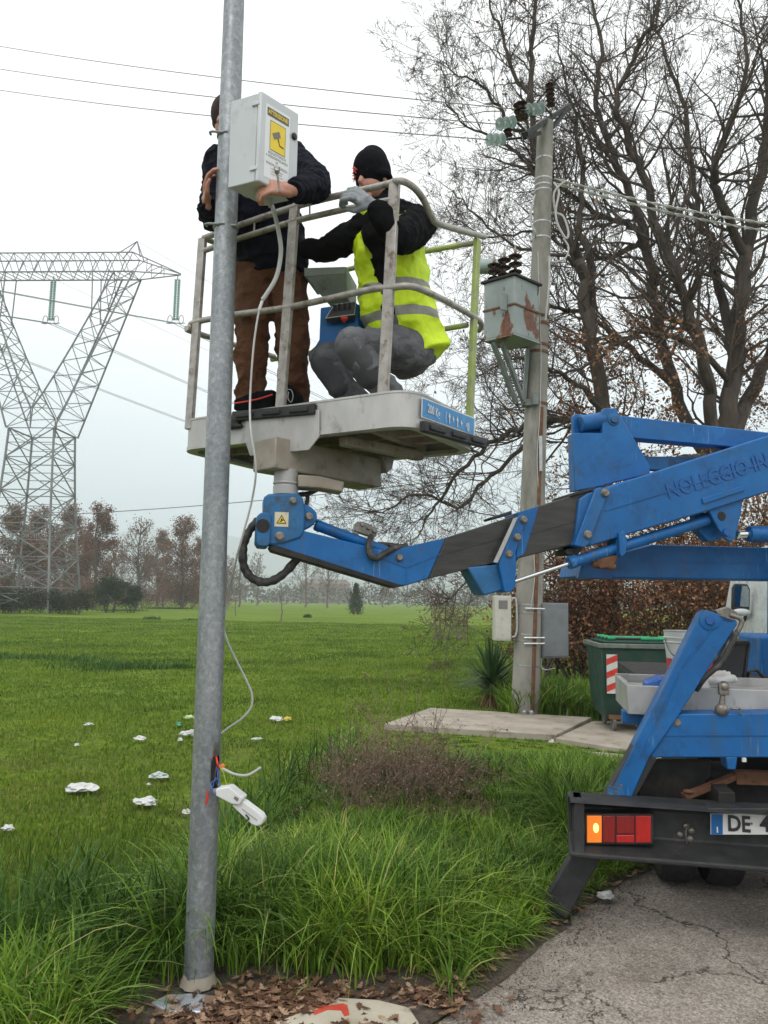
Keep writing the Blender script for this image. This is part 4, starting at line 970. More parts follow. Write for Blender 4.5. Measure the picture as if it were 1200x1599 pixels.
# clamps round the post
for zz, nm in ((H_+.012, 'pipe_clamp'), (-.035, 'pipe_clamp')):
    pz = cbx(0, 0, zz).z; pc2 = pb+pdir*((pz-pb.z)/pdir.z); rr = prad((pc2-pb).length)+.006
    mb = MB(); ring = [pc2+Vector((math.cos(t)*rr, math.sin(t)*rr, 0)) for t in np.linspace(-.6, 3.6+1.2, 24)]
    mb.tube(ring, .006, 8); 
    mb.tube([pc2+Vector((rr, -rr*.6, 0)), pc2+Vector((-rr*1.3, -rr*1.05, -.005)), pc2+Vector((-rr*1.5, -rr*.6, -.006))], .006, 8, smooth=3)
    mb.build(nm, M['galv'], cab_)
MB().lathe(cbx(.17, .10, -.035), up, [(0, .008), (.02, .013), (.036, .013)], 12).build('cable_gland', M['cable'], cab_)
# ================================================================= the two workers
M['skin'] = mk('skin', (.42, .19, .13), (.52, .26, .185), 14, .5, dirt=(.36, .16, .11), dsc=30, bump=.1, bsc=120, Subsurface_Weight=.15)
M['skin'].node_tree.nodes['Principled BSDF'].inputs['Subsurface Scale'].default_value = .01
M['navy'] = mk('navy_padded_jacket', (.004, .005, .010), (.009, .010, .018), 9, .85, Specular_IOR_Level=.12, bump=.35, bsc=28, bdist=.01)
M['fleece'] = mk('black_fleece', (.004, .004, .005), (.009, .009, .010), 14, .95, Specular_IOR_Level=.1, bump=.3, bsc=60, bdist=.006)
M['brown'] = mk('brown_work_trousers', (.085, .036, .018), (.125, .055, .028), 9, .85, bump=.85, bsc=13, bdist=.045, Specular_IOR_Level=.2)
M['greytr'] = mk('grey_work_trousers', (.10, .102, .115), (.19, .192, .205), 9, .85, bump=.85, bsc=13, bdist=.045, Specular_IOR_Level=.2)
M['kneepad'] = mk('dark_knee_fabric', (.055, .056, .065), (.10, .102, .112), 8, .85, bump=.25, bsc=40)
M['wool'] = mk('black_wool', (.004, .004, .006), (.009, .009, .012), 30, .95, Specular_IOR_Level=.1, bump=.8, bsc=140, bdist=.004)
M['brownhat'] = mk('dark_brown_wool', (.030, .016, .016), (.055, .030, .028), 30, .95, bump=.8, bsc=140, bdist=.004)
M['boot'] = mk('dark_boot_leather', (.012, .011, .010), (.03, .026, .022), 9, .6, bump=.2)
M['glove'] = mk('grey_glove', (.20, .22, .24), (.32, .34, .36), 30, .7, dirt=(.09, .10, .11), dsc=18, bump=.3, bsc=80)
m_, t_, b_ = base_mat('hi_vis_fabric', .55); g = NG(m_)
g.color(g.ramp(g.noise(7, 4), [(.3, (.64, .88, .010)), (.7, (.76, .98, .02))])); g.bump(g.noise(12, 4, .5, None, .6), .4, .02)
b_.inputs['Emission Color'].default_value = (.5, .9, .0, 1); b_.inputs['Emission Strength'].default_value = 0.0
M['hivis'] = m_
VZ = [(at(640, 447, 3.86).z, .021), (at(640, 490, 3.86).z, .024)]      # the two grey reflective bands sewn round the vest
zc_ = g.math('ADD', g.math('MULTIPLY_ADD', g.xyz()[0], -.06, g.xyz()[2]), g.math('MULTIPLY', g.noise(6, 2), .03))
sel = None
for z_, h_ in VZ:
    q_ = g.math('LESS_THAN', g.math('ABSOLUTE', g.math('SUBTRACT', zc_, z_+.013)), h_); sel = q_ if sel is None else g.math('MAXIMUM', sel, q_)
g.color(g.mix(sel, g.ramp(g.noise(7, 4), [(.3, (.64, .88, .010)), (.7, (.76, .98, .02))]), g.ramp(g.noise(14, 4), [(.3, (.25, .25, .22)), (.7, (.36, .36, .32))])))
M['reflect'] = mk('grey_reflective_tape', (.24, .24, .22), (.34, .34, .31), 12, .45, .1)
def hand(mb, wrist, palm_dir, side, normal, curl=.5, scale=1.0, spread=.25, thumb=.6):
    """palm along palm_dir, thumb on 'side', fingers curl towards 'normal'"""
    d = Vector(palm_dir).normalized(); n = Vector(normal); n = (n-d*n.dot(d)).normalized(); s = Vector(side); s = (s-d*s.dot(d)-n*s.dot(n)).normalized()
    W = Vector(wrist); S = scale
    mb.caps([(W, .024*S), (W+d*.03*S, .026*S)])
    for k in range(4):
        o = (1.5-k)*.0195*S
        mb.caps([(W+d*.02*S+s*o*.6, .017*S), (W+d*.085*S+s*o, .0125*S)], 10)
        L = (.044, .050, .046, .036)[k]*S; base = W+d*.088*S+s*o; dirn = (d+s*spread*(1.5-k)*.12).normalized()
        a = curl*.8; p = base; ch = [(p, .0105*S)]
        for j, f in enumerate((1.0, .68, .52)):
            ang = a*(j+1)*.95; v = dirn*math.cos(ang)+n*math.sin(ang); p = p+v*L*f; ch.append((p, (.0098, .0088, .0078)[j]*S))
        mb.caps(ch, 10)
    t0 = W+d*.025*S+s*.028*S
    tv = (d*.55+s*(.75-thumb*.4)+n*thumb*.6).normalized(); t1 = t0+tv*.042*S; tv2 = (d*.8+s*(.25-thumb*.5)+n*thumb*.7).normalized(); t2 = t1+tv2*.032*S; t3 = t2+(tv2*.8+n*.4).normalized()*.024*S
    mb.caps([(W+d*.02*S+s*.012*S, .019*S), (t0, .016*S), (t1, .0125*S), (t2, .0105*S), (t3, .0085*S)], 10)
def head(mb, c, fwd, up_, r=.098):
    f = Vector(fwd).normalized(); u = Vector(up_); u = (u-f*u.dot(f)).normalized(); s = f.cross(u)
    Mt = Matrix((s, f, u)).transposed()
    P = lambda x, y, z: c+Mt @ Vector((x, y, z))
    mb.ball(P(0, -.006, .028), (.076, .094, .088), 20, 14, Mt)
    mb.ball(P(0, .022, -.035), (.062, .070, .072), 18, 12, Mt)          # jaw and cheeks
    mb.ball(P(0, .070, -.092), (.026, .020, .020), 10, 8, Mt)           # chin
    mb.caps([(P(0, .088, .012), .011), (P(0, .108, -.022), .014), (P(0, .098, -.036), .012)], 10)   # nose
    for q in (-1, 1):
        mb.ball(P(q*.030, .080, .030), (.024, .014, .010), 10, 8, Mt)    # brow
        mb.ball(P(q*.074, -.006, -.004), (.010, .020, .032), 10, 8, Mt)  # ear
        mb.ball(P(q*.012, .094, -.060), (.018, .010, .007), 8, 6, Mt)    # lips
    mb.ball(P(0, .090, -.070), (.020, .011, .007), 8, 6, Mt)
    return P, Mt
def eyes(P, Mt, par):
    for q in (-1, 1):
        e_ = MB().ball(P(q*.031, .076, .008), (.0105, .0105, .0105), 12, 8).build('eye', M['white'], par)
        MB().ball(P(q*.031, .0845, .008), (.0055, .003, .0055), 10, 6, Mt).build('iris', M['ink'], e_)
# ---------------- standing worker behind the cabinet
def A(px, py, Y): return at(px, py, Y)
p1 = empty('person', A(420, 640, 4.05), 'standing worker in a dark navy jacket and brown trousers reaching round the cabinet', 'person')
hc = A(358, 191, 3.86); sR = A(345, 258, 4.0); sL = A(455, 250, 4.0); nk = A(378, 235, 3.98); chest = A(402, 285, 4.02); belly = A(418, 352, 4.08); pel = A(425, 410, 4.10)
eR = A(334, 338, 3.90); wR = A(325, 322, 3.62); eL = A(495, 289, 3.62); wL = A(459, 299, 3.27)
hipR = A(398, 425, 4.10); hipL = A(450, 425, 4.10); kR = A(394, 525, 4.06); kL = A(456, 528, 4.08); aR_ = A(391, 622, 4.10); aL_ = A(461, 622, 4.12)
mb = MB()
fwd = Vector((-.30, -.90, -.28))
P, Mt = head(mb, hc, fwd, (.1, 0, 1))
mb.caps([(hc+Vector((.01, .03, -.06)), .052), (nk, .058), (chest, .10), (belly, .11), (pel, .11)])
for s_, e_, w_ in ((sR, eR, wR), (sL, eL, wL)): mb.caps([(nk.lerp(s_, .4), .05), (s_, .052), (e_, .040), (w_, .027)])
for h_, k_, a2 in ((hipR, kR, aR_), (hipL, kL, aL_)): mb.caps([(pel, .09), (h_, .08), (k_, .055), (a2, .036)])
hand(mb, wL, Vector((-.80, -.25, .02)), (0, -.2, 1), (-.35, .6, -.3), curl=.9, scale=1.14, thumb=.7)
hand(mb, wR, Vector((-.10, -.30, .80)), (-.75, -.5, -.1), (.6, .1, .1), curl=.6, scale=1.06, spread=1.2, thumb=.2)
b1 = remesh(mb.build('body', M['skin'], p1), .0055, 3)
eyes(P, Mt, b1)
mb = MB(); mb.ball(P(0, -.004, .035), (.094, .112, .108), 22, 14, Mt); mb.tube([P(0, .095, .005), P(.088, -.01, -.01), P(0, -.112, -.02), P(-.088, -.01, -.01), P(0, .095, .005)], .016, 8, smooth=5)
remesh(mb.build('knit_hat', M['brownhat'], p1), .007, 4)
mb = MB()
mb.caps([(nk+Vector((.0, .0, .03)), .075), (nk, .088), (nk.lerp(chest, .5), .13), (chest, .155), (belly, .162), (pel+Vector((0, 0, .03)), .166), (pel+Vector((0, 0, -.03)), .172)], 24, open1=True)
mb.caps([(sR, .10), (chest+Vector((-.06, 0, 0)), .13)]); mb.caps([(sL, .10), (chest+Vector((.08, 0, 0)), .13)]); mb.caps([(belly+Vector((-.06, 0, 0)), .13), (pel+Vector((-.06, 0, -.02)), .14)], open1=True); mb.caps([(belly+Vector((.07, 0, 0)), .13), (pel+Vector((.07, 0, -.08)), .14)], open1=True)
mb.caps([(nk, .085), (sR, .092), (sR.lerp(eR, .5), .082), (eR, .074), (eR.lerp(wR, .6), .058), (eR.lerp(wR, .95), .043)])
mb.caps([(nk, .085), (sL, .092), (sL.lerp(eL, .5), .084), (eL, .080), (eL.lerp(wL, .6), .060), (eL.lerp(wL, .93), .045)])
j1 = remesh(mb.build('jacket', M['navy'], p1), .009, 4, .030, .06)
mb = MB(); ring = [nk+Vector((math.cos(a)*.082-.01, math.sin(a)*.082, .035)) for a in np.linspace(0, 6.283, 18)]; mb.tube(ring, .026, 8); remesh(mb.build('collar', M['navy'], j1), .008, 3)
for e_, w_ in ((eL, wL), (eR, wR)): MB().tube([e_.lerp(w_, .92), e_.lerp(w_, 1.03)], [.047, .044], 16).build('cuff', M['navy'], j1, bevel=.004)
mb = MB()
for h_, k_, a2 in ((hipR, kR, aR_), (hipL, kL, aL_)): mb.caps([(pel+Vector((0, 0, -.04)), .12), (h_, .108), (h_.lerp(k_, .5), .102), (k_, .088), (k_.lerp(a2, .5), .082), (a2, .082), (a2+Vector((0, 0, -.04)), .084)], 18, open1=True)
remesh(mb.build('trousers', M['brown'], p1), .009, 5, .036, .10)
for a2 in (aR_, aL_):
    f_ = Vector((-.05, -.28, 0)); b0 = a2+Vector((0, .03, -.075)); b0.z = zf+.05
    mb = MB(); mb.caps([(a2+Vector((0, .0, -.03)), .055), (b0+Vector((0, 0, .01)), .045), (b0+f_*.45, .045), (b0+f_*.75, .040)]); mb.box(b0+f_*.38+Vector((0, 0, -.035)), (.085, .28, .02), Matrix.Rotation(-.15, 3, 'Z'))
    remesh(mb.build('boot', M['boot'], p1), .008, 3)
# wrench held in the hand
wq = A(437, 296, 3.40)
mb = MB(); mb.tube([A(437, 300, 3.17), A(433, 268, 3.17)], .005, 8); mb.lathe(A(433, 272, 3.17), Vector((-.05, 0, 1)), [(0, .007), (.012, .012), (.016, .005)], 10)
for s_ in (-1, 1): mb.tube([A(433, 269, 3.17), A(433+4*s_, 265, 3.17), A(433+4*s_, 261, 3.17)], .0035, 6)
o = mb.build('spanner', M['bolt'], None); tag(o, 'small steel spanner held in the standing worker\'s hand', 'spanner')
# ---------------- crouching worker
p2 = empty('person', A(585, 625, 3.85), 'crouching worker in a yellow hi-vis vest, grey trousers and black beanie', 'person')
hc = A(583, 283, 3.86); nk = A(601, 332, 3.90); sR = A(558, 365, 3.97); sL = A(652, 352, 3.84); chest = A(606, 405, 3.93); belly = A(620, 475, 3.96); pel = A(632, 535, 4.0)
eR = A(508, 392, 4.02); wR = A(462, 388, 4.02); eL = A(624, 374, 3.56); wL = A(583, 322, 3.48)
hipR = A(608, 545, 4.05); hipL = A(645, 545, 3.93); kR = A(506, 560, 4.0); kL = A(550, 538, 3.62); fR = A(572, 634, 4.05); fL = A(612, 628, 3.78)
fR.z = zf+.09; fL.z = zf+.10
mb = MB()
P, Mt = head(mb, hc, Vector((-.62, -.72, -.22)), (-.05, 0, 1))
mb.caps([(hc+Vector((.02, .03, -.06)), .052), (nk, .056), (chest, .10), (belly, .11), (pel, .11)])
for s_, e_, w_ in ((sR, eR, wR), (sL, eL, wL)): mb.caps([(nk.lerp(s_, .4), .05), (s_, .05), (e_, .040), (w_, .027)])
for h_, k_, a2 in ((hipR, kR, fR), (hipL, kL, fL)): mb.caps([(pel, .09), (h_, .08), (k_, .055), (a2, .04), (a2+Vector((-.12, -.06, -.04)), .032)])
hand(mb, wR, Vector((-1, .1, .15)), (0, -.5, 1), (-.3, .5, -.3), curl=.4)
b2 = remesh(mb.build('body', M['skin'], p2), .0055, 3)
eyes(P, Mt, b2)
mb = MB(); mb.ball(P(0, -.006, .055), (.096, .112, .118), 22, 14, Mt); mb.ball(P(0, -.03, .105), (.075, .084, .090), 18, 12, Mt)
mb.tube([P(0, .094, .022), P(.090, -.005, .008), P(0, -.115, -.018), P(-.090, -.005, .008), P(0, .094, .022)], .020, 10, smooth=5)
ht = remesh(mb.build('beanie', M['wool'], p2), .007, 4)
# red embroidered mark on the beanie, laid on its surface
hcc = hc+Vector((0, 0, .06))
def onhat(px, py, r=.117):
    d = ray(px, py).normalized(); oc = CO-hcc; bq = oc.dot(d); disc = bq*bq-(oc.length_squared-r*r)
    return CO+d*(-bq-math.sqrt(max(0, disc)))
mb = MB()
for x0, y0, x1, y1 in ((551, 262, 557, 270), (557, 263, 551, 271), (553, 261, 559, 265), (551, 274, 556, 276), (551, 279, 556, 281), (554, 274, 553, 284)):
    mb.bar(onhat(x0, y0), onhat(x1, y1), .006, .005, up=(0, -1, 0))
mb.build('embroidery', M['w_red'], ht)
# sweater
mb = MB()
mb.caps([(nk+Vector((.0, -.0, .04)), .072), (nk, .085), (chest, .135), (belly, .140), (pel, .14)], 20)
mb.caps([(nk, .085), (sR, .085), (sR.lerp(eR, .5), .074), (eR, .068), (eR.lerp(wR, .6), .055), (wR.lerp(eR, .06), .042)])
mb.caps([(nk, .085), (sL, .102), (sL.lerp(eL, .5), .092), (eL, .074), (eL.lerp(wL, .6), .060), (wL.lerp(eL, .08), .046)])
mb.caps([(A(583, 345, 3.82), .060), (A(583, 372, 3.80), .055), (A(589, 402, 3.81), .020)])
sw_ = remesh(mb.build('sweater', M['fleece'], p2), .009, 4, .026, .07)
mb = MB(); ring = [nk+Vector((math.cos(a)*.078-.01, math.sin(a)*.078, .035+.02*math.cos(a))) for a in np.linspace(0, 6.283, 18)]; mb.tube(ring, .024, 8); remesh(mb.build('collar', M['fleece'], sw_), .008, 3)
# vest: torso only, wider than the sweater, open in front
mb = MB()
for dx, dy in ((-.055, .02), (.055, -.02)):
    o_ = Vector((dx, dy, 0)); mb.caps([(nk+o_*.9+Vector((0, 0, -.03)), .082), (chest+o_+Vector((0, 0, .04)), .130), (belly+o_, .140), (pel+o_+Vector((.0, 0, .04)), .150), (pel+o_+Vector((.02+dx*.6, 0, -.035-dx*.9)), .154)], 24, open1=True)
mb.caps([(sL+Vector((-.05, 0, -.02)), .088), (chest+Vector((.06, -.02, 0)), .13)]); mb.caps([(sR+Vector((.055, 0, -.03)), .088), (chest+Vector((-.06, 0, 0)), .125)])
vest = remesh(mb.build('hi_vis_vest', M['hivis'], p2), .008, 5, .034, .10)
# trousers, knee patches, boots, glove
mb = MB()
mb.caps([(belly+Vector((.0, .0, -.06)), .13), (pel, .145), (pel+Vector((.02, 0, -.05)), .145)], 18)
for h_, k_, a2 in ((hipR, kR, fR), (hipL, kL, fL)): mb.caps([(pel+Vector((.03, .02, -.05)), .135), (h_, .115), (h_.lerp(k_, .55), .097), (k_, .080), (k_.lerp(a2, .45), .078), (a2+Vector((0, 0, .06)), .066)], 18)
tr2 = remesh(mb.build('trousers', M['greytr'], p2), .008, 5, .026, .10)
for k_, a2 in ((kR, fR), (kL, fL)):
    dd_ = (a2-k_).normalized(); out_ = Vector((-.55, -.6, .1)).normalized()
    mb = MB().caps([(k_+out_*.020+dd_*.03, .078), (k_+out_*.024+dd_*.19, .070)], 16); remesh(mb.build('knee_patch', M['kneepad'], tr2), .008, 5)
mb = MB().caps([(hipL.lerp(kL, .18)+Vector((.02, -.07, -.02)), .062), (hipL.lerp(kL, .42)+Vector((0, -.055, -.03)), .060)], 14); remesh(mb.build('thigh_pocket', M['greytr'], tr2), .009, 4, .012, .06)
for a2 in (fR, fL):
    f_ = Vector((-.26, -.10, 0)); b0 = Vector((a2.x, a2.y, zf+.05))
    mb = MB(); mb.caps([(a2+Vector((0, 0, .02)), .055), (b0, .045), (b0+f_*.5, .044), (b0+f_*.8, .040)]); mb.bar(b0+f_*-.15+Vector((0, 0, -.035)), b0+f_*1.0+Vector((0, 0, -.035)), .085, .02)
    remesh(mb.build('boot', M['boot'], p2), .008, 3)
mb = MB(); gd = (A(556, 300, 3.44)-wL).normalized()
hand(mb, wL+gd*.005, Vector((-.75, -.25, .35)), (.3, .1, -.9), (.1, .95, -.35), curl=1.15, scale=1.18, thumb=.9); mb.caps([(wL, .034), (wL-gd*.04, .038)])
remesh(mb.build('glove', M['glove'], p2), .005, 3)
# tool bag by the standing worker's feet
bagp = A(405, 634, 3.98)
tb = empty('tool_bag', bagp, 'black tool bag with red piping lying in the basket at the standing worker\'s feet', 'bag')
mb = MB()
vs = [A(362, 640, 4.0), A(366, 622, 4.0), A(395, 612, 4.0), A(425, 606, 4.0), A(428, 640, 4.0)]
mb.prism(vs, Vector((.05, .16, 0))); remesh(mb.build('bag_body', M['fleece'], tb), .010, 5, .012, .05)
MB().tube([A(366, 630, 3.975), A(400, 624, 3.975), A(426, 616, 3.975)], .004, 6, smooth=3).build('piping', M['w_red'], tb)
tb = empty('tool_bag', A(448, 630, 4.0), 'small black pouch with a steel clip standing beside the tool bag in the basket', 'bag')
mb = MB().prism([A(430, 640, 3.95), A(433, 603, 3.95), A(448, 597, 3.95), A(464, 612, 3.95), A(466, 640, 3.95)], Vector((.03, .09, 0)))
remesh(mb.build('bag_body', M['fleece'], tb), .009, 4)
MB().tube([A(449, 608, 3.94), A(455, 609, 3.93), A(458, 618, 3.93), A(455, 628, 3.93), A(450, 622, 3.93), A(451, 612, 3.94)], .002, 6, smooth=4).build('snap_hook', M['alu'], tb)
# ================================================================= concrete pole with transformer
CPY = gnd(821, 1112, .085).y
cb = at(821, 1112, CPY); ctp = at(852, 192, CPY); cdir = (ctp-cb).normalized(); CLn = (ctp-cb).length
def cpx(py, dx=0.0, dy=0.0):
    lo, hi = 0, 14
    for _ in range(40):
        md = (lo+hi)/2; p = cb+cdir*md; d = CR.transposed() @ (p-CO)
        if 799.5-F*d.y/-d.z > py: lo = md
        else: hi = md
    return cb+cdir*lo+Vector((dx, dy, 0))
cr0 = .215; cr1 = .128
def crad(p): return cr0+(cr1-cr0)*((p-cb).length/CLn)
cp = empty('utility_pole', cb, 'grey concrete utility pole with a crossarm on top, standing on the concrete pad', 'pole')
mb = MB(); mb.tube([cb-cdir*.2]+[cb+cdir*CLn*k/14 for k in range(15)], [cr0+(cr1-cr0)*k/14 for k in [0]+list(range(15))], 28); mb.build('pole_shaft', M['concrete_pole'], cp)
# steel straps and a rusty conduit
M['strap'] = mk('steel_strap', (.35, .36, .36), (.5, .51, .5), 20, .4, .7)
for py in (250, 282, 292, 300, 350, 374): 
    p = cpx(py); MB().lathe(p-Z*.012, cdir, [(0, crad(p)+.004), (.024, crad(p)+.004)], 28).build('strap', M['strap'], cp)
for py in (497, 508, 541, 552, 632): 
    p = cpx(py); MB().lathe(p-Z*.02, cdir, [(0, crad(p)+.012), (.04, crad(p)+.012)], 28).build('strap', M['rust'], cp)
for py in (944, 956, 990, 1000, 1038):
    p = cpx(py); MB().lathe(p-Z*.012, cdir, [(0, crad(p)+.005), (.02, crad(p)+.005)], 28).build('strap', M['strap'], cp)
mb = MB(); mb.tube([cpx(py, .06, -crad(cpx(py))*.98) for py in (1112, 1000, 900, 760, 640)], .028, 8); mb.build('conduit', M['rust'], cp)
mb = MB(); mb.tube([cpx(py, x, -crad(cpx(py))-.01) for py, x in ((955, -.02), (900, .03), (840, -.01), (780, .05), (720, .01), (650, .03), (560, .02), (480, -.03), (400, -.08))], .007, 6, smooth=5); mb.build('cable', M['cable'], cp)
MB().box(cpx(712, .06, -crad(cpx(712))-.02), (.05, .03, .55)).build('cable_cover', M['strap'], cp, bevel=.004)
for dx in (-.06, .04): MB().lathe(Vector((cb.x+dx, cb.y-cr0-.03, .085)), Z, [(0, .04), (.04, .045), (.06, .03)], 10).build('foot_bolt', M['strap'], cp)
# crossarm: two steel channels at the head
hd = cpx(196)
a0 = at(812, 208, CPY-.5); a1 = at(888, 166, CPY+.3); a2 = at(826, 222, CPY-.1); 
mb = MB(); mb.bar(at(820, 210, CPY-.9), at(889, 165, CPY+1.0), .09, .07); ca_ = mb.build('crossarm', M['dark'], cp, bevel=.004)
mb = MB(); mb.bar(at(822, 207, CPY+.1), at(862, 187, CPY+.2), .08, .06); mb.build('crossarm', M['dark'], cp, bevel=.004)
mb = MB(); mb.bar(at(843, 208, CPY-.15), at(820, 215, CPY-.8), .06, .06); mb.build('crossarm_brace', M['dark'], cp)
mb = MB(); mb.bar(at(862, 200, CPY+.1), at(888, 168, CPY+.8), .07, .05); mb.build('crossarm_brace', M['dark'], cp)
M['insul_glass'] = mk('green_glass_insulator', (.34, .45, .42), (.52, .62, .59), 6, .08, Transmission_Weight=.6)
M['insul_brown'] = mk('brown_glazed_insulator', (.035, .012, .010), (.07, .022, .018), 6, .15)
def insul_string(parent, p, q, n, r, mat, nm='insulator'):
    p = Vector(p); q = Vector(q); L = (q-p).length; pr = []
    for k in range(n):
        h = L*(k+.15)/n; st_ = L/n
        pr += [(h, r*.28), (h+st_*.12, r*.95), (h+st_*.22, r), (h+st_*.38, r*.55), (h+st_*.5, r*.30), (h+st_*.7, r*.22)]
    return MB().lathe(p, q-p, [(0, r*.15)]+pr+[(L, r*.15)], 16).build(nm, mat, parent)
insul_string(cp, at(822, 172, CPY-.6), at(851, 168, CPY-.4), 3, .095, M['insul_glass'])
insul_string(cp, at(778, 194, CPY-.9), at(806, 190, CPY-.7), 3, .095, M['insul_glass'])
insul_string(cp, at(762, 218, CPY-1.1), at(790, 218, CPY-.9), 3, .09, M['insul_glass'])
for p_, q_ in (((806, 190, -.7), (822, 205, -.7)), ((790, 218, -.9), (815, 215, -.8)), ((851, 168, -.4), (862, 180, 0)), ((795, 200, -.9), (793, 214, -.9))): MB().tube([at(p_[0], p_[1], CPY+p_[2]), at(q_[0], q_[1], CPY+q_[2])], .018, 6).build('insulator_link', M['dark'], cp)
insul_string(cp, at(861, 166, CPY), at(858, 128, CPY), 5, .075, M['insul_brown'])
insul_string(cp, at(815, 186, CPY-.5), at(812, 158, CPY-.5), 3, .11, M['insul_brown'])
insul_string(cp, at(794, 213, CPY-.9), at(793, 200, CPY-.9), 2, .07, M['insul_brown'])
# hanging coils of cable on the right
mb = MB(); mb.tube([cpx(290, .15, -.1), at(873, 300, CPY-.2), at(868, 330, CPY-.2), at(872, 352, CPY-.2), at(884, 372, CPY-.2), at(888, 362, CPY-.2), at(880, 338, CPY-.2), at(868, 330, CPY-.15), at(866, 300, CPY-.2), at(884, 282, CPY-.2)], .018, 6, smooth=5)
mb.tube([at(880, 372, CPY-.2), at(888, 386, CPY-.2), at(884, 402, CPY-.2), at(868, 409, CPY-.2), at(855, 407, CPY-.2)], .014, 6, smooth=5)
mb.tube([cpx(310, -.15, -.1), at(832, 318, CPY-.2), at(829, 345, CPY-.2), at(836, 362, CPY-.2), cpx(375, -.12, -.1)], .014, 6, smooth=5)
mb.tube([at(858, 400, CPY-.25), at(858, 440, CPY-.25), at(852, 500, CPY-.25)], .016, 6, smooth=4)
mb.build('cable_coil', M['cable'], cp)
# transformer
TY = CPY-.45
tr_ = empty('transformer', at(797, 525, TY), 'rust-streaked pale green transformer box with brown bushings, bracketed to the concrete pole', 'transformer')
m_, t_, b_ = base_mat('rusting_green_paint', .55); g = NG(m_)
c = g.ramp(g.noise(2.5, 5), [(.3, (.20, .235, .23)), (.7, (.29, .325, .315))])
c = g.mix(g.ramp(g.noise(3.2, 6, .6, g.vec((1, 1, .6))), [(.555, 0), (.585, 1)]), c, g.ramp(g.noise(14, 5), [(.3, (.07, .022, .010)), (.7, (.19, .065, .022))]))
c = g.mix(g.math('MULTIPLY', g.ramp(g.noise(5, 5, .6, g.vec((1, 1, .12))), [(.55, 0), (.68, 1)]), .5), c, (.42, .36, .22))
g.color(c); g.bump(g.noise(20, 5), .2, .01); M['rustpaint'] = m_
# box corners: long face towards the left front, rusty short face towards the right front
e0 = at(804, 428, TY-.35); fl_ = at(756, 444, TY-.02); fr_ = at(842, 437, TY+.02)
hB = e0.z-at(802, 520, TY-.35).z
# the lower corner pixels fix the height
def tb_(z0, z1, grow=0.0, nm='tank', mat='rustpaint', bev=.012):
    c4 = [Vector((e0.x, e0.y, 0)), Vector((fr_.x, fr_.y, 0)), Vector((fl_.x+fr_.x-e0.x, fl_.y+fr_.y-e0.y, 0)), Vector((fl_.x, fl_.y, 0))]
    cc = sum(c4, Vector())/4; c4 = [cc+(p-cc)*(1+grow) for p in c4]
    return MB().prism([p+Z*(e0.z+z0) for p in c4], Z*(z1-z0)).build(nm, M[mat], tr_, bevel=bev), cc
tank, cc = tb_(-hB, -.02)
tb_(-.02, .015, .13, 'tank_lid', 'dark', .004)
tb_(-hB*.5-.02, -hB*.5+.012, .05, 'tank_flange', 'rust', .003)
tb_(-hB-.03, -hB, .02, 'tank_base', 'rustpaint', .004)
mb = MB(); q = Vector((e0.x, e0.y, 0)).lerp(Vector((fl_.x, fl_.y, 0)), .26)+Vector((-.05, -.05, 0)); mb.box(q+Z*(e0.z-hB*.46), (.13, .02, .26), Matrix.Rotation(.6, 3, 'Z')); mb.build('name_plate', M['rustpaint'], tank, bevel=.004)
for (bx, by, by2) in ((772, 437, 402), (788, 432, 393), (805, 427, 387)):
    p_ = at(bx, by, TY); 
    insul_string(tr_, p_-Z*.02, at(bx, by2+6, TY), 3, .105, M['insul_brown'], 'bushing')
    MB().lathe(at(bx, by2+8, TY), Z, [(0, .02), (.05, .03), (.09, .012), (.13, .012)], 8).build('terminal', M['bolt'], tr_)
MB().lathe(at(748, 416, TY+.2), at(790, 416, TY+.2)-at(748, 416, TY+.2), [(0, .10), (.01, .115), (.40, .115), (.41, .10)], 22).build('oil_conservator', mk('pale_green_paint', (.30, .37, .35), (.38, .45, .42), 6, .5, dirt=(.2, .2, .17)), tr_)
mb = MB(); mb.tube([at(838+3*math.cos(t), 452+10*math.sin(t), TY) for t in np.linspace(0, 18, 60)], .01, 5); mb.build('cable_coil', M['hose'], tr_)
# support frame
ft = e0.z-hB-.04; M['brace'] = mk('grey_green_bracket', (.12, .14, .13), (.19, .21, .20), 9, .6, dirt=(.14, .07, .04), dsc=6)
for k, (x0, x1) in enumerate(((770, 806), (784, 818))):
    mb = MB().bar(at(x0, 535, TY-.1), at(x1, 628, CPY-.2), .06, .06); mb.build('support_strut', M['brace'], tr_)
mb = MB().bar(at(762, 530, TY), at(846, 530, CPY), .08, .07); mb.bar(at(775, 540, TY+.2), at(846, 540, CPY+.2), .07, .06); mb.build('support_beam', M['rust'], tr_)
mb = MB().box(cpx(633, -.13, -.12), (.22, .12, .10)); mb.box(cpx(628, -.05, -.20), (.10, .06, .2)); mb.build('bracket', M['brace'], tr_, bevel=.01)
mb = MB().bar(cpx(548, -.17, -.05), cpx(628, -.2, -.06), .14, .05); mb.build('support_plate', M['brace'], tr_)
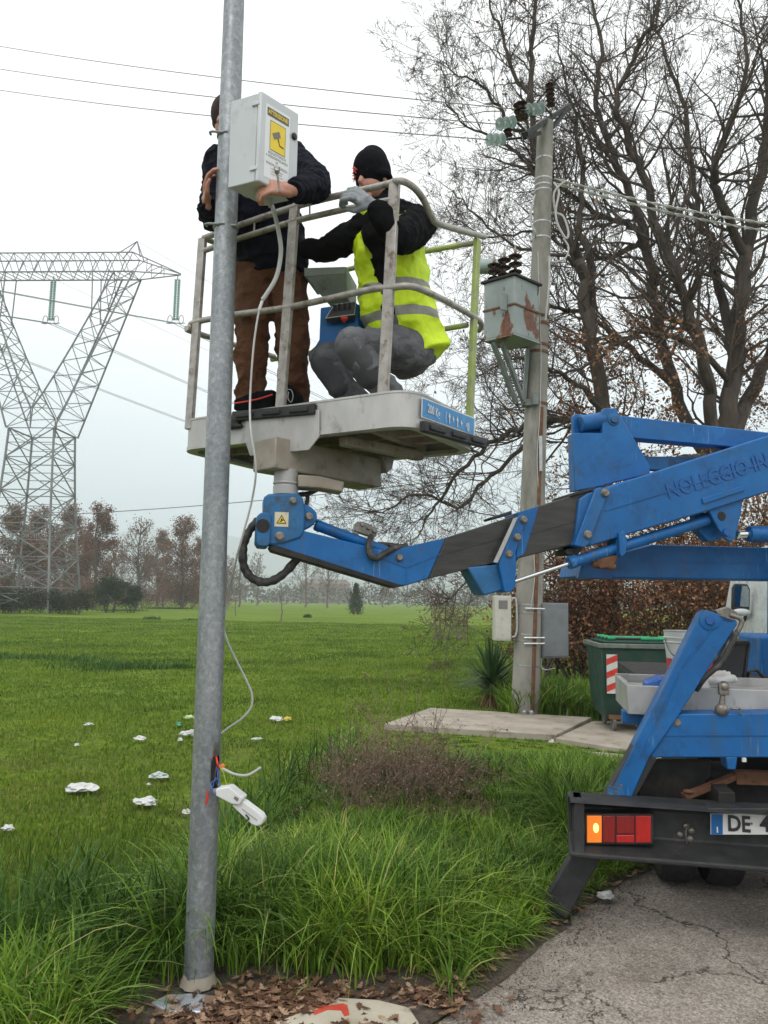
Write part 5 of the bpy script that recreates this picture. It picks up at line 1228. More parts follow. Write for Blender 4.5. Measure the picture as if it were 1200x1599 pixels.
# meter boxes on the pole
def boxon(name, x0, y0, x1, y1, yo, dep, mat, label, cat, skew=0):
    p0 = at(x0, y0, CPY+yo); p1 = at(x1, y1, CPY+yo); c = (p0+p1)/2+Vector((0, dep/2, 0))
    e = empty(name, (c.x, c.y, min(p0.z, p1.z)), label, cat)
    rz = Matrix.Rotation(skew, 3, 'Z')
    o = MB().box(c, (abs(p1.x-p0.x), dep, abs(p1.z-p0.z)), rz).build('box_body', mat, e, bevel=.012, seg=3)
    return e, o, c, rz, abs(p1.x-p0.x), abs(p1.z-p0.z)
e, o, c, rz, bw, bh = boxon('meter_box', 773, 930, 799, 1001, -.22, .26, mk('pale_box_plastic', (.45, .44, .38), (.54, .52, .46), 7, .6, dirt=(.30, .28, .22), dsc=9), 'pale meter box with a small window on the left side of the concrete pole', 'meter box', .0)
MB().box(c+rz @ Vector((0, -.135, .20*1)), (bw*.55, .01, .13), rz).build('meter_window', M['ink_grey'], e, bevel=.004)
MB().box(c+rz @ Vector((0, -.134, .0)), (bw*.9, .006, bh*.92), rz).build('box_door', M['concrete'], e, bevel=.006); bpy.data.objects['box_door'].data.materials[0] = o.data.materials[0]
MB().tube([c+Vector((bw/2, -.05, bh*.38)), c+Vector((bw/2+.08, -.06, bh*.42)), c+Vector((bw/2+.09, -.06, -bh*.3)), c+Vector((bw/2+.02, -.05, -bh*.42))], .014, 8, smooth=4).build('conduit', M['cable'], e)
e, o, c, rz, bw, bh = boxon('meter_box', 844, 941, 888, 1028, -.10, .24, mk('grey_box_paint', (.15, .165, .17), (.19, .205, .215), 7, .5, dirt=(.13, .13, .12)), 'plain dark grey metal box strapped to the right side of the concrete pole', 'meter box', .18)
MB().box(c+rz @ Vector((0, -.126, 0)), (bw*.92, .008, bh*.94), rz).build('box_door', o.data.materials[0], e, bevel=.006)
for py in (950, 995, 1004): MB().tube([cpx(py, -.1, -.23), at(851, py+1, CPY-.26)], .014, 6).build('bracket', M['strap'], e)
mb = MB()
mb.tube([at(846, 1028, CPY-.1), at(846, 1042, CPY-.1), at(852, 1046, CPY-.1), at(866, 1044, CPY)], .012, 6, smooth=3); mb.build('conduit', M['strap'], e)
# ---- overhead lines
def cable_(name, p, q, sag, r, label, group=None, mat=None, n=24):
    p = Vector(p); q = Vector(q); pts = [p.lerp(q, k/n)-Z*(sag*4*(k/n)*(1-k/n)) for k in range(n+1)]
    o = MB().tube(pts, r, 5).build(name, mat or M['wire'], None); tag(o, label, 'cable', group); return o
M['wire'] = mk('grey_line_wire', (.13, .13, .13), (.18, .18, .18), 5, .6)
g_ = 'thin overhead wires running to the concrete pole'
cable_('overhead_wire', at(-420, -22, 26), at(822, 172, CPY-.6), .5, .0085, 'topmost of the three thin wires crossing the sky to the concrete pole', g_)
cable_('overhead_wire', at(-420, 16, 26), at(778, 194, CPY-.9), .5, .0085, 'middle one of the three thin wires crossing the sky to the concrete pole', g_)
cable_('overhead_wire', at(-420, 52, 26), at(762, 218, CPY-1.1), .5, .0085, 'lowest of the three thin wires crossing the sky to the concrete pole', g_)
g_ = 'twisted service cables leaving the concrete pole to the right'
for k, (y0, y1, yo, lb) in enumerate(((279, 308, -.1, 'upper twisted grey cable running from the concrete pole to the right'), (286, 324, 0, 'lower twisted grey cable running from the concrete pole to the right'))):
    p = at(866, y0, CPY+yo); q = at(1500, y1+52, CPY+4); pts = []; n = 220
    mb = MB()
    for s_ in (0, 1):
        pp = []
        for i in range(n+1):
            t = i/n; a = i*.55+s_*math.pi; pp.append(p.lerp(q, t)-Z*(.35*4*t*(1-t))+Vector((0, math.cos(a), math.sin(a)))*.013)
        mb.tube(pp, .012, 5)
    tag(mb.build('service_cable', M['cable'], None), lb, 'cable', g_)
# ================================================================= dumpsters
M['dump'] = mk('dark_green_dumpster_paint', (.007, .040, .028), (.014, .060, .042), 4, .55, dirt=(.05, .055, .045), dsc=4, dthr=(.52, .74), bump=.12, bsc=14)
M['dump_rim'] = mk('scraped_dumpster_rim', (.10, .13, .11), (.17, .19, .16), 9, .6, dirt=(.03, .05, .04), dsc=7)
M['lid_green'] = mk('bright_green_lid_bar', (.012, .26, .10), (.02, .33, .14), 9, .4)
def dumpster(x, y, rz, label):
    e = empty('dumpster', (x, y, .06), label, 'dumpster', 'green dumpsters at the road side')
    Rz = Matrix.Rotation(rz, 3, 'Z'); O = Vector((x, y, .06)); W = lambda a, b, c: O+Rz @ Vector((a, b, c))
    mb = MB(); Lx, Ly = 1.70, 1.0; b0, h1, h2 = .17, .30, 1.10
    lo = [(-Lx/2+.08, -Ly/2+.14), (Lx/2-.08, -Ly/2+.14), (Lx/2-.08, Ly/2-.14), (-Lx/2+.08, Ly/2-.14)]; hi = [(-Lx/2, -Ly/2), (Lx/2, -Ly/2), (Lx/2, Ly/2), (-Lx/2, Ly/2)]
    vs = [W(a, b, b0) for a, b in lo]+[W(a*.5+c*.5, b*.4+d*.6, .40) for (a, b), (c, d) in zip(lo, hi)]+[W(a, b, h2) for a, b in hi]
    fs = [(3, 2, 1, 0), (8, 9, 10, 11)]+[(i*4+k, i*4+(k+1) % 4, (i+1)*4+(k+1) % 4, (i+1)*4+k) for i in range(2) for k in range(4)]
    body = mb.add(vs, fs).build('bin_body', M['dump'], e, bevel=.02, seg=2)
    mb = MB()
    for a, b, sx_, sy_ in ((0, -Ly/2, Lx+.08, .06), (0, Ly/2, Lx+.08, .06)): mb.box(W(a, b, h2+.01), (sx_, sy_, .06), Rz)
    for a in (-Lx/2, Lx/2): mb.box(W(a, 0, h2+.01), (.06, Ly-.061, .058), Rz)
    mb.build('rim', M['dump_rim'], body, bevel=.01)
    mb = MB()
    for a in (-.6, -.2, .2, .6): mb.box(W(a, -Ly/2+.01, .72), (.035, .03, .62), Rz)
    MB().box(W(0, 0, h2+.055), (Lx-.1, Ly-.1, .03), Rz).build('lid', M['dump'], e, bevel=.01)
    for k in range(4):
        b = -Ly/2+.16+.22*k
        MB().tube([W(-Lx/2+.1, b, h2+.10), W(Lx/2-.1, b, h2+.10)], .014, 8).build('lid_rod', M['ink'], e)
        a0 = (-.30, -.62, .05, .2)[k]; MB().tube([W(a0, b, h2+.10), W(a0+(.62, .5, .7, .5)[k], b, h2+.10)], .027, 12).build('lid_grip', M['lid_green'], e, bevel=.004)
        MB().tube([W(-Lx/2+.12, b, h2+.10), W(-Lx/2+.22, b, h2+.10)], .027, 12).build('lid_grip', M['lid_green'], e, bevel=.004)
    # striped warning sticker at the left of the front
    M.setdefault('stripe_w', mk('white_reflective', (.55, .55, .52), (.62, .62, .6), 12, .5)); M.setdefault('stripe_r', mk('red_reflective', (.55, .03, .02), (.62, .06, .04), 12, .5))
    yf = -Ly/2-.004; s0, s1, z0, z1_ = -Lx/2+.07, -Lx/2+.21, .50, 1.0
    st_ = MB().prism([W(s0, yf, z0), W(s1, yf, z0), W(s1, yf, z1_), W(s0, yf, z1_)], Rz @ Vector((0, .003, 0))).build('striped_sticker', M['stripe_w'], body)
    mb = MB()
    for k in range(3):
        z = z0+.0+.17*k; mb.prism([W(s0, yf-.002, z+.02), W(s1, yf-.002, z-.0+.10 if False else z+.08), W(s1, yf-.002, min(z1_, z+.16)), W(s0, yf-.002, z+.10)], Rz @ Vector((0, .0015, 0)))
    mb.build('sticker_stripe', M['stripe_r'], st_)
    for a, b in ((-Lx/2+.2, -Ly/2+.22), (Lx/2-.2, -Ly/2+.22), (-Lx/2+.2, Ly/2-.22), (Lx/2-.2, Ly/2-.22)):
        w_ = MB().lathe(W(a-.022, b, .09), Rz @ Vector((1, 0, 0)), [(0, .05), (.004, .085), (.04, .085), (.044, .05)], 20).build('caster', M['ink_grey'], e, bevel=.003)
        mb = MB(); mb.box(W(a, b, .185), (.10, .10, .012), Rz)
        for q in (-.032, .032): mb.box(W(a+q, b, .13), (.006, .06, .11), Rz)
        mb.build('caster_fork', M['dump_rim'], w_)
    mb = MB().bar(W(-Lx/2+.1, -Ly/2+.04, .20), W(-.1, -Ly/2+.0, .18), .05, .05); mb.build('foot_pedal', M['rust'], e)
    return e
dp = gnd(935, 1146, .06)
dumpster(dp.x+.95, dp.y+.52, R(-4), 'dark green dumpster with a red and white striped sticker, beside the concrete pole')
dumpster(dp.x+2.98, dp.y+1.0, R(-4), 'dark green dumpster mostly hidden behind the truck, right of the striped one')
# ================================================================= things in the truck bed
def bedp(px, py, v): return TP.pt(px, py, v)
zbed = zb+.02
q = bedp(1077, 1030, .80); zbed = zdk
e = empty('paint_bucket', Vector((q.x, q.y, zbed)), 'white plastic bucket with a red printed band, standing in the truck bed', 'bucket')
zt_b = bedp(1077, 985, .80).z; hb_ = zt_b-zbed
rB = (bedp(1116, 1000, .80)-bedp(1036, 1000, .80)).length/2
mb = MB().lathe(Vector((q.x, q.y, zbed)), Z, [(0, rB*.78), (hb_*.78, rB*.95), (hb_*.80, rB), (hb_*.82, rB*.96), (hb_*.86, rB*.97), (hb_*.88, rB*1.01), (hb_*.90, rB*.97), (hb_*.98, rB*.98), (hb_, rB*1.02), (hb_*.995, rB*.93), (.05, rB*.73)], 36); bk_ = mb.build('bucket_body', M['white'], e)
MB().lathe(Vector((q.x, q.y, zbed+hb_*.30)), Z, [(0, rB*.855), (hb_*.22, rB*.90)], 36).build('red_band', M['stripe_r'], bk_)
MB().tube([Vector((q.x-rB, q.y, zt_b-.05)), Vector((q.x-rB*.9, q.y-rB*.6, zt_b-.14)), Vector((q.x, q.y-rB*1.05, zt_b-.2)), Vector((q.x+rB*.9, q.y-rB*.6, zt_b-.14)), Vector((q.x+rB, q.y, zt_b-.05))], .004, 6, smooth=5).build('bucket_handle', M['bolt'], e)
e = empty('rubbish_bin', bedp(1145, 1060, 1.25)*1, 'open black plastic tub tilted in the truck bed beside the white bucket', 'tub')
a_, b_, c_, d_ = bedp(1117, 1005, 1.15), bedp(1168, 1003, 1.15), bedp(1160, 1064, 1.15), bedp(1115, 1066, 1.15)
mb = MB().prism([a_, b_, c_, d_], V*.02); mb.prism([b_, b_+V*.45+Z*.02, c_+V*.4, c_], U*.02); mb.prism([a_, a_+V*.45+Z*.02, d_+V*.4, d_], U*-.02); mb.prism([a_+V*.46, b_+V*.46, c_+V*.42, d_+V*.42], V*.02); mb.prism([d_+V*.02, c_+V*.02, c_+V*.42, d_+V*.42], Z*-.02)
mb.build('tub_body', M['ink'], e, bevel=.008); MB().bar(a_-V*.02, b_-V*.02, .05, .025).build('tub_rim', M['black'], e, bevel=.008)
mb = MB(); mb.prism([bedp(1010, 1066, .58), bedp(1034, 1057, .58), bedp(1060, 1062, .58), bedp(1060, 1080, .58), bedp(1010, 1080, .58)], V*.18); tag(mb.build('blue_cloth', M['w_blue'], None, bevel=.01), 'folded blue cloth lying at the rear corner of the truck tray', 'cloth')
mb = MB(); mb.prism([bedp(1090, 1060, .7), bedp(1150, 1054, .7), bedp(1156, 1066, .7), bedp(1090, 1070, .7)], V*.3); tag(remesh(mb.build('cement_bag', M['white'], None), .015, 6, .03, .08), 'white paper sack with a red print lying in the truck bed right of the bucket', 'sack')
# yucca beside the pole
def frond_plant(name, x, y, z0, n, L, mats, label, cat, r0=.0, lowdead=True):
    e = empty(name, (x, y, z0), label, cat); O = Vector((x, y, z0))
    mb = MB(); rr = random.Random(5)
    for i in range(n):
        az = rr.uniform(0, 6.283); el = rr.uniform(.0, 1.45); ln = L*rr.uniform(.75, 1.05); dr = Vector((math.cos(az)*math.cos(el), math.sin(az)*math.cos(el), math.sin(el)))
        sd_ = dr.cross(Z).normalized(); w_ = .022*rr.uniform(.8, 1.2); base = O+Z*rr.uniform(.30, .60)*L*.9; vs = []; m_n = 5
        for k in range(m_n+1):
            t = k/m_n; c = base+dr*ln*t-Z*(.22*ln*t*t*math.cos(el)); ww = w_*(1-t**2.2)+.001
            vs += [c-sd_*ww, c+sd_*ww+Z*.004]
        mb.add(vs, [(2*k, 2*k+1, 2*k+3, 2*k+2) for k in range(m_n)])
    mb.build('foliage', mats[0], e)
    mb = MB()
    for i in range(n//3):
        az = rr.uniform(0, 6.283); ln = L*rr.uniform(.4, .7); dr = Vector((math.cos(az)*.7, math.sin(az)*.7, -.35)); base = O+Z*rr.uniform(.2, .45)*L*.9; sd_ = dr.cross(Z).normalized(); vs = []
        for k in range(4):
            t = k/3; c = base+dr*ln*t-Z*.2*t*t; ww = .022*(1-t*.8); vs += [c-sd_*ww, c+sd_*ww]
        mb.add(vs, [(2*k, 2*k+1, 2*k+3, 2*k+2) for k in range(3)])
    mb.build('dead_leaves', mats[1], e)
    MB().tube([O-Z*.1, O+Z*L*.5], [.07, .05], 8).build('trunk', M['wood'], e)
    return e
M['yucca'] = leafmat('yucca_leaf', [(0, (.025, .055, .018)), (.5, (.045, .10, .028)), (1, (.09, .15, .05))], .45, .1)
M['deadleaf'] = leafmat('dry_leaf', [(0, (.10, .06, .025)), (.5, (.22, .14, .06)), (1, (.34, .24, .11))], .8, .1)
yp = gnd(772, 1106, .02)
frond_plant('yucca_plant', yp.x, yp.y+.3, 0, 190, .85, (M['yucca'], M['deadleaf']), 'spiky green yucca with dead lower leaves just left of the concrete pole', 'yucca')
# ================================================================= lattice pylon and its lines
M['lattice'] = mk('grey_lattice_steel', (.15, .155, .16), (.24, .245, .245), .5, .6, .3)
M['wire_far'] = mk('dull_aluminium_conductor', (.20, .21, .22), (.26, .27, .28), 5, .7)
YP = 72.0; KP = YP/1200.0
PXc = at(48, 955, YP).x
rotp = R(-3)      # the tower is turned: its crossarm runs slightly away to the right
cp_, sp_ = math.cos(rotp), math.sin(rotp)
def T(a, b, z): return Vector((PXc+a*cp_-b*sp_, YP+a*sp_+b*cp_, z))      # a along crossarm, b across
zW = at(72, 676, YP).z; zX0 = at(140, 432, YP).z; zX1 = at(140, 402, YP).z; zTop = at(215, 380, YP).z
pyl = empty('pylon', (PXc, YP, 0), 'grey lattice power pylon with a wide flat crossarm in the field on the left', 'pylon')
def strut(mb, p, q, w): mb.bar(p, q, w*.72, w*.72)
mb = MB()
lvl = [(0, 3.3), (.14, 3.1), (.30, 2.85), (.48, 2.6), (.66, 2.4), (.84, 2.25), (1.0, 2.15)]
def corner(i, z, h): s = ((-1, -1), (1, -1), (1, 1), (-1, 1))[i]; return T(s[0]*h, s[1]*h, z)
LV = [(k*zW, h) for k, h in lvl]
for (z0, h0_), (z1__, h1_) in zip(LV, LV[1:]):
    for i in range(4):
        j = (i+1) % 4
        strut(mb, corner(i, z0, h0_), corner(i, z1__, h1_), .22)
        strut(mb, corner(i, z0, h0_), corner(j, z1__, h1_), .12); strut(mb, corner(j, z0, h0_), corner(i, z1__, h1_), .12)
        strut(mb, corner(i, z1__, h1_), corner(j, z1__, h1_), .11)
        zm = (z0+z1__)/2; hm = (h0_+h1_)/2; mid = (corner(i, zm, hm)+corner(j, zm, hm))/2
        strut(mb, corner(i, zm, hm), mid, .08); strut(mb, corner(j, zm, hm), mid, .08)
        strut(mb, corner(i, z0, h0_).lerp(corner(i, z1__, h1_), .75), corner(i, z0, h0_).lerp(corner(j, z1__, h1_), .75), .06)
        strut(mb, corner(j, z0, h0_).lerp(corner(j, z1__, h1_), .25), corner(j, z0, h0_).lerp(corner(i, z1__, h1_), .25), .06)
mb.build('tower_body', M['lattice'], pyl)
# the two arms of the V
armx = 7.9
for s in (-1, 1):
    mb = MB(); n = 9
    def inner(k, b): t = k/n; return T(s*(0.1+(armx-1.6)*t**.9), b, zW-.3+2.2+(zX0-zW-1.9)*t)
    def outer(k, b): t = k/n; return T(s*(2.3+(armx-1.9)*t**1.0), b, zW+(zX0-zW)*t)
    for k in range(n):
        bb0 = 2.4*(1-k/n)+1.0*k/n; bb1 = 2.4*(1-(k+1)/n)+1.0*(k+1)/n
        for sb_ in (-1, 1):
            strut(mb, inner(k, sb_*bb0), inner(k+1, sb_*bb1), .17); strut(mb, outer(k, sb_*bb0), outer(k+1, sb_*bb1), .17)
            strut(mb, inner(k, sb_*bb0), outer(k+1, sb_*bb1), .09); strut(mb, outer(k, sb_*bb0), inner(k+1, sb_*bb1), .09) if k % 2 else None
            strut(mb, inner(k, sb_*bb0), outer(k, sb_*bb0), .08)
        strut(mb, outer(k, -bb0), outer(k+1, bb1), .08); strut(mb, outer(k, bb0), outer(k, -bb0), .08); strut(mb, inner(k, bb0), inner(k+1, -bb1), .08)
    for b in (-2.4, 2.4): strut(mb, T(0, b, zW), inner(0, b), .12)
    # upright legs from the arm to the beam
    for b in (-1, 1):
        strut(mb, T(s*(armx-3.6), b, zX0), inner(n-3, b), .12); strut(mb, T(s*(armx-2.0), b, zX0), inner(n-2, b), .10)
    mb.build('tower_arm', M['lattice'], pyl)
# crossarm
mb = MB(); LA = armx+.2; nseg = 22; tip = 12.6
for b in (-1.0, 1.0):
    strut(mb, T(-LA, b, zX0), T(LA, b, zX0), .15); strut(mb, T(-LA, b*.9, zX1), T(LA, b*.9, zX1), .13)
    for k in range(nseg):
        x0 = -LA+2*LA*k/nseg; x1 = -LA+2*LA*(k+1)/nseg
        if k % 2: strut(mb, T(x0, b, zX0), T(x1, b*.9, zX1), .08)
        else: strut(mb, T(x0, b*.9, zX1), T(x1, b, zX0), .08)
    for s in (-1, 1):
        strut(mb, T(s*LA, b, zX0), T(s*tip, 0, zX0+.05), .12); strut(mb, T(s*LA, b*.9, zX1), T(s*tip, 0, zX0+.15), .12)
        strut(mb, T(s*(LA-1.6), b*.6, zX1), T(s*LA, 0, zTop), .10); strut(mb, T(s*(LA+.6), b*.5, zX1-.3), T(s*LA, 0, zTop), .10)
        for q in (.3, .6): strut(mb, T(s*LA, b, zX0).lerp(T(s*tip, 0, zX0), q), T(s*LA, b*.9, zX1).lerp(T(s*tip, 0, zX0), q), .07); strut(mb, T(s*LA, b, zX0).lerp(T(s*tip, 0, zX0), q-.3), T(s*LA, b*.9, zX1).lerp(T(s*tip, 0, zX0), q), .07)
for k in range(0, nseg+1):
    x0 = -LA+2*LA*k/nseg; x1 = -LA+2*LA*min(k+1, nseg)/nseg
    strut(mb, T(x0, -1, zX0), T(x1, 1, zX0), .07); strut(mb, T(x0, -.9, zX1), T(x0, .9, zX1), .06)
mb.build('crossarm', M['lattice'], pyl)
M['insul_far'] = mk('green_glass_discs', (.20, .36, .32), (.30, .46, .42), 6, .2)
zI = at(84, 505, YP).z
for a in (0, tip-.3, -tip+.3):
    for dx in (-.16, .16):
        p = T(a+dx, 0, zX0-.4); q = T(a+dx, 0, zI+.4); n = 22; pr = []
        for k in range(n): h = (p.z-q.z)*k/n; pr += [(h, .06), (h+.04, .15), (h+.10, .15), (h+.13, .06)]
        MB().lathe(p, Vector((0, 0, -1)), [(0, .03)]+pr+[(p.z-q.z, .03)], 8).build('insulator', M['insul_far'], pyl)
    mb = MB(); mb.bar(T(a-.3, 0, zI+.35), T(a+.3, 0, zI+.35), .1, .1); mb.bar(T(a, 0, zX0), T(a, 0, zX0-.45), .08, .08)
    for dx in (-.55, .55):
        ring = [T(a+dx+.0, 0, zI+.35)+Vector((math.sin(t)*.22, .0, math.cos(t)*.42)) for t in np.linspace(0, 6.283, 14)]; mb.tube(ring, .035, 5)
    mb.bar(T(a-.9, 0, zI), T(a+.9, 0, zI), .07, .07)
    mb.build('line_clamp', M['lattice'], pyl)
# conductors: twin wires running from far behind on the left to the right and towards a pylon off to the right
line = Vector((sp_*-1, cp_, 0)).normalized()
g_ = 'twin conductors of the high voltage line'
nm_ = {0: 'middle', 1: 'right-hand', -1: 'left-hand'}
for i, a in enumerate((0, tip-.3, -tip+.3)):
    s_ = (0, 1, -1)[i]
    for side in (1, -1):
        lab = 'pair of high voltage conductors running %s the pylon from its %s insulators' % ('away behind' if side > 0 else 'forward from', nm_[s_])
        p = T(a, 0, zI); 
        if side > 0: q = Vector((p.x+230, p.y+330, 22))
        else: q = Vector((p.x-150, p.y-120, 30))
        mb = MB(); n = 40
        for o_ in (-.22, .22):
            mb.tube([p.lerp(q, k/n)+Vector((o_, 0, -((9 if side > 0 else 4)*4*(k/n)*(1-k/n)))) for k in range(n+1)], .032, 4)
        tag(mb.build('power_conductor', M['wire_far'], None), lab, 'power line', g_)
for i, s in enumerate((-1, 1)):
    p = T(s*LA, 0, zTop); 
    tag(MB().tube([p.lerp(p+Vector((230, 330, -2)), k/30)-Z*(8*4*(k/30)*(1-k/30)) for k in range(31)], .018, 4).build('earth_wire', M['wire_far'], None), 'thin earth wire from the %s peak of the pylon' % ('right' if s > 0 else 'left'), 'power line')
cable_('far_wire', at(-200, 812, 60), at(1400, 640, 45), 1.6, .03, 'single dark wire crossing low in the sky behind the work basket', None, M['wire'], 40)
# ================================================================= trees
M['bark'] = mk('dark_oak_bark', (.034, .026, .020), (.098, .076, .060), 5, .95, vec=(1, 1, .25), bump=.5, bsc=14, bdist=.03)
M['twig'] = mk('dark_twig_bark', (.052, .038, .029), (.105, .078, .060), 5, .9)
M['bark_far'] = mk('greyish_brown_twigs', (.12, .092, .08), (.18, .145, .125), 3, .95)
M['leaf_oak'] = leafmat('withered_oak_leaf', [(0, (.12, .048, .024)), (.4, (.22, .095, .046)), (.75, (.32, .16, .08)), (1, (.42, .25, .14))], .8, .2)
M['leaf_rust'] = leafmat('rusty_leaf_far', [(0, (.14, .070, .050)), (.5, (.22, .12, .088)), (1, (.30, .185, .135))], .9, .2)
M['leaf_green'] = leafmat('dark_evergreen_leaf', [(0, (.022, .036, .016)), (.5, (.038, .058, .024)), (1, (.06, .085, .034))], .7, .15)
M['leaf_bramble'] = leafmat('bramble_leaf', [(0, (.018, .028, .012)), (.5, (.035, .045, .018)), (.8, (.06, .06, .03)), (1, (.10, .06, .035))], .8, .15)
class Tree:
    def __init__(s, seed): s.r = random.Random(seed); s.br = []; s.pos = []
    def grow(s, p, d, L, r, depth, md, wig=.18, up=.04, kids=(3, 5), rmin=.004, seg=.30, lf=.62, spread=(.5, 1.0), droop=0.0):
        rr = s.r; n = max(3, int(L/seg)); pts = [Vector(p)]; rs = [r]; d = Vector(d).normalized()
        for i in range(n):
            d = (d+Vector((rr.gauss(0, wig), rr.gauss(0, wig), rr.gauss(0, wig)+up-droop*(i/n)))).normalized()
            pts.append(pts[-1]+d*(L/n)); rs.append(max(rmin, r*(1-.72*(i+1)/n)))
        s.br.append((pts, rs, depth))
        if depth < md:
            k = rr.randint(*kids)
            for c in range(k):
                t = rr.uniform(.22, .98) if depth else rr.uniform(.3, 1); i = min(n-1, int(t*n)); q = pts[i].lerp(pts[i+1], t*n-i)
                dd_ = (pts[i+1]-pts[i]).normalized(); ax = dd_.orthogonal().normalized(); ax.rotate(Matrix.Rotation(rr.uniform(0, 6.283), 3, dd_))
                a = rr.uniform(*spread); nd = (dd_*math.cos(a)+ax*math.sin(a))
                s.grow(q, nd, L*lf*rr.uniform(.65, 1.15)*(1-.35*t), rs[i]*.62, depth+1, md, wig, up, kids, rmin, seg*.8, lf, spread, droop)
    def limb(s, pts, r0, r1, k=4):
        P, Rr = spline([Vector(p) for p in pts], list(np.linspace(r0, r1, len(pts))), k)
        for i in range(1, len(P)-1): P[i] = P[i]+Vector((s.r.gauss(0, .03), s.r.gauss(0, .05), s.r.gauss(0, .03)))
        s.br.append((P, Rr, 0)); return P, Rr
    def mesh(s, sel, sides):
        mb = MB()
        for pts, rs, dp in s.br:
            if sel(dp): mb.tube(pts, rs, sides(dp, rs[0]), cap=False)
        return mb
def leaves_mesh(name, centers, size, mat, parent, seed=0, jit=.12, aspect=.62, fold=True):
    """many small folded leaf faces, vectorised"""
    rg = np.random.default_rng(seed); C_ = np.asarray(centers, dtype=np.float32); n = len(C_)
    C_ = C_+rg.normal(0, jit, C_.shape)
    a = rg.normal(size=(n, 3)); a /= np.linalg.norm(a, axis=1, keepdims=True); b = np.cross(a, rg.normal(size=(n, 3))); b /= np.linalg.norm(b, axis=1, keepdims=True); nn = np.cross(a, b)
    s_ = size*rg.uniform(.6, 1.3, (n, 1))
    V_ = np.stack([C_-a*s_*.5, C_+b*s_*aspect*.5-a*s_*.05+nn*s_*.12, C_+a*s_*.5+nn*s_*.08, C_-b*s_*aspect*.5-a*s_*.05+nn*s_*.12], 1).reshape(-1, 3)
    me = bpy.data.meshes.new(name); me.vertices.add(4*n); me.vertices.foreach_set('co', V_.ravel().astype(np.float32))
    me.loops.add(4*n); me.loops.foreach_set('vertex_index', np.arange(4*n, dtype=np.int32)); me.polygons.add(n)
    me.polygons.foreach_set('loop_start', np.arange(0, 4*n, 4, dtype=np.int32)); me.update(calc_edges=True); me.materials.append(mat)
    o = bpy.data.objects.new(name, me); col.objects.link(o)
    if parent is not None: o.parent = parent; o.matrix_basis = WM(parent).inverted()
    return o
# ---- the big bare oak on the right: main limbs follow the photograph, each at its own depth
OY = 17.5
def O(px, py, dy=0.0): return at(px, py, OY+dy)
oak = empty('oak_tree', gnd(1112, 1040, 0)*0+Vector((O(1112, 930).x, OY, 0)), 'large bare oak with withered brown leaves rising behind the truck boom', 'tree')
t = Tree(4)
root = Vector((O(1120, 930).x, OY, -.1))
LIMBS = [
 ([root, O(1122, 800), O(1130, 700), O(1140, 620), O(1152, 513), O(1166, 400), O(1182, 303), O(1196, 220), O(1203, 120), O(1215, 0, .5), O(1220, -160, 1)], .27, .04),
 ([O(1126, 760), O(1090, 690, .4), O(1055, 610, .8), O(1027, 490, 1.0), O(1009, 387, 1.1), O(967, 270, 1.2), O(943, 210, 1.3), O(931, 154, 1.4), O(939, 84, 1.5), O(925, 10, 1.6), O(905, -80, 1.7)], .17, .025),
 ([O(1124, 740), O(1112, 640, -.5), O(1100, 570, -.8), O(1074, 476, -1), O(1046, 406, -1.1), O(1013, 303, -1.2), O(985, 224, -1.3), O(962, 163, -1.4), O(990, 90, -1.5), O(1030, 10, -1.6), O(1050, -60, -1.7)], .16, .025),
 ([O(1146, 545), O(1125, 450, .6), O(1105, 373, .9), O(1085, 320, 1), O(1069, 173, 1.2), O(1037, 84, 1.4), O(1020, 0, 1.5)], .13, .02),
 ([O(1166, 400), O(1120, 300, -.7), O(1118, 255, -.9), O(1150, 170, -1), O(1165, 80, -1.1), O(1150, -20, -1.2)], .12, .02),
 ([O(1128, 720), O(1180, 600, .8), O(1230, 480, 1.2), O(1260, 330, 1.6), O(1250, 180, 2)], .20, .04),
 ([O(1013, 400, 1.1), O(985, 355, .9), O(939, 336, .6), O(890, 300, .3), O(840, 265, .2), O(780, 224, .1), O(720, 190, 0), O(690, 150, 0)], .085, .012),
 ([O(1050, 600, .8), O(985, 545, .6), O(930, 500, .4), O(860, 480, .2), O(800, 505, 0), O(740, 540, -.2)], .09, .012),
 ([O(1110, 700, .2), O(1040, 672, .5), O(960, 676, .6), O(880, 655, .6), O(820, 668, .5), O(770, 690, .4), O(720, 735, .3), O(680, 790, .2), O(655, 830, .1)], .13, .015),
 ([O(860, 660, .6), O(800, 712, .5), O(750, 760, .5), O(715, 790, .4), O(650, 770, .3), O(600, 800, .2), O(572, 800, .2)], .06, .008),
 ([O(1115, 720), O(1050, 720, -.6), O(960, 745, -1.0), O(880, 790, -1.3), O(800, 880, -1.5), O(735, 905, -1.6), O(690, 945, -1.7)], .10, .008),
 ([O(1142, 600), O(1080, 540, -1.2), O(1000, 520, -1.6), O(930, 560, -1.9), O(860, 590, -2.1), O(790, 600, -2.2)], .08, .010),
 ([O(1005, 370, 1.1), O(960, 400, 1.6), O(900, 390, 1.9), O(830, 360, 2), O(760, 370, 2.1), O(700, 330, 2.2)], .07, .010),
]
for pts, r0_, r1_ in LIMBS:
    P_, R_ = t.limb(pts, r0_, r1_, 5)
    n = len(P_)
    k = int(n*1.5)
    for c in range(k):
        q = t.r.uniform(.22, 1.0); i = min(n-2, int(q*(n-1))); d = (P_[i+1]-P_[i]).normalized()
        ax = d.orthogonal().normalized(); ax.rotate(Matrix.Rotation(t.r.uniform(0, 6.283), 3, d)); a = t.r.uniform(.5, 1.1)
        L_ = t.r.uniform(1.0, 3.1)*(1.15-.5*q)
        t.grow(P_[i], d*math.cos(a)+ax*math.sin(a), L_, max(.012, min(.045, R_[i]*.40)), 1, 4, wig=.17, up=.05, kids=(3, 5), rmin=.0040, seg=.24, lf=.58, spread=(.45, 1.0))
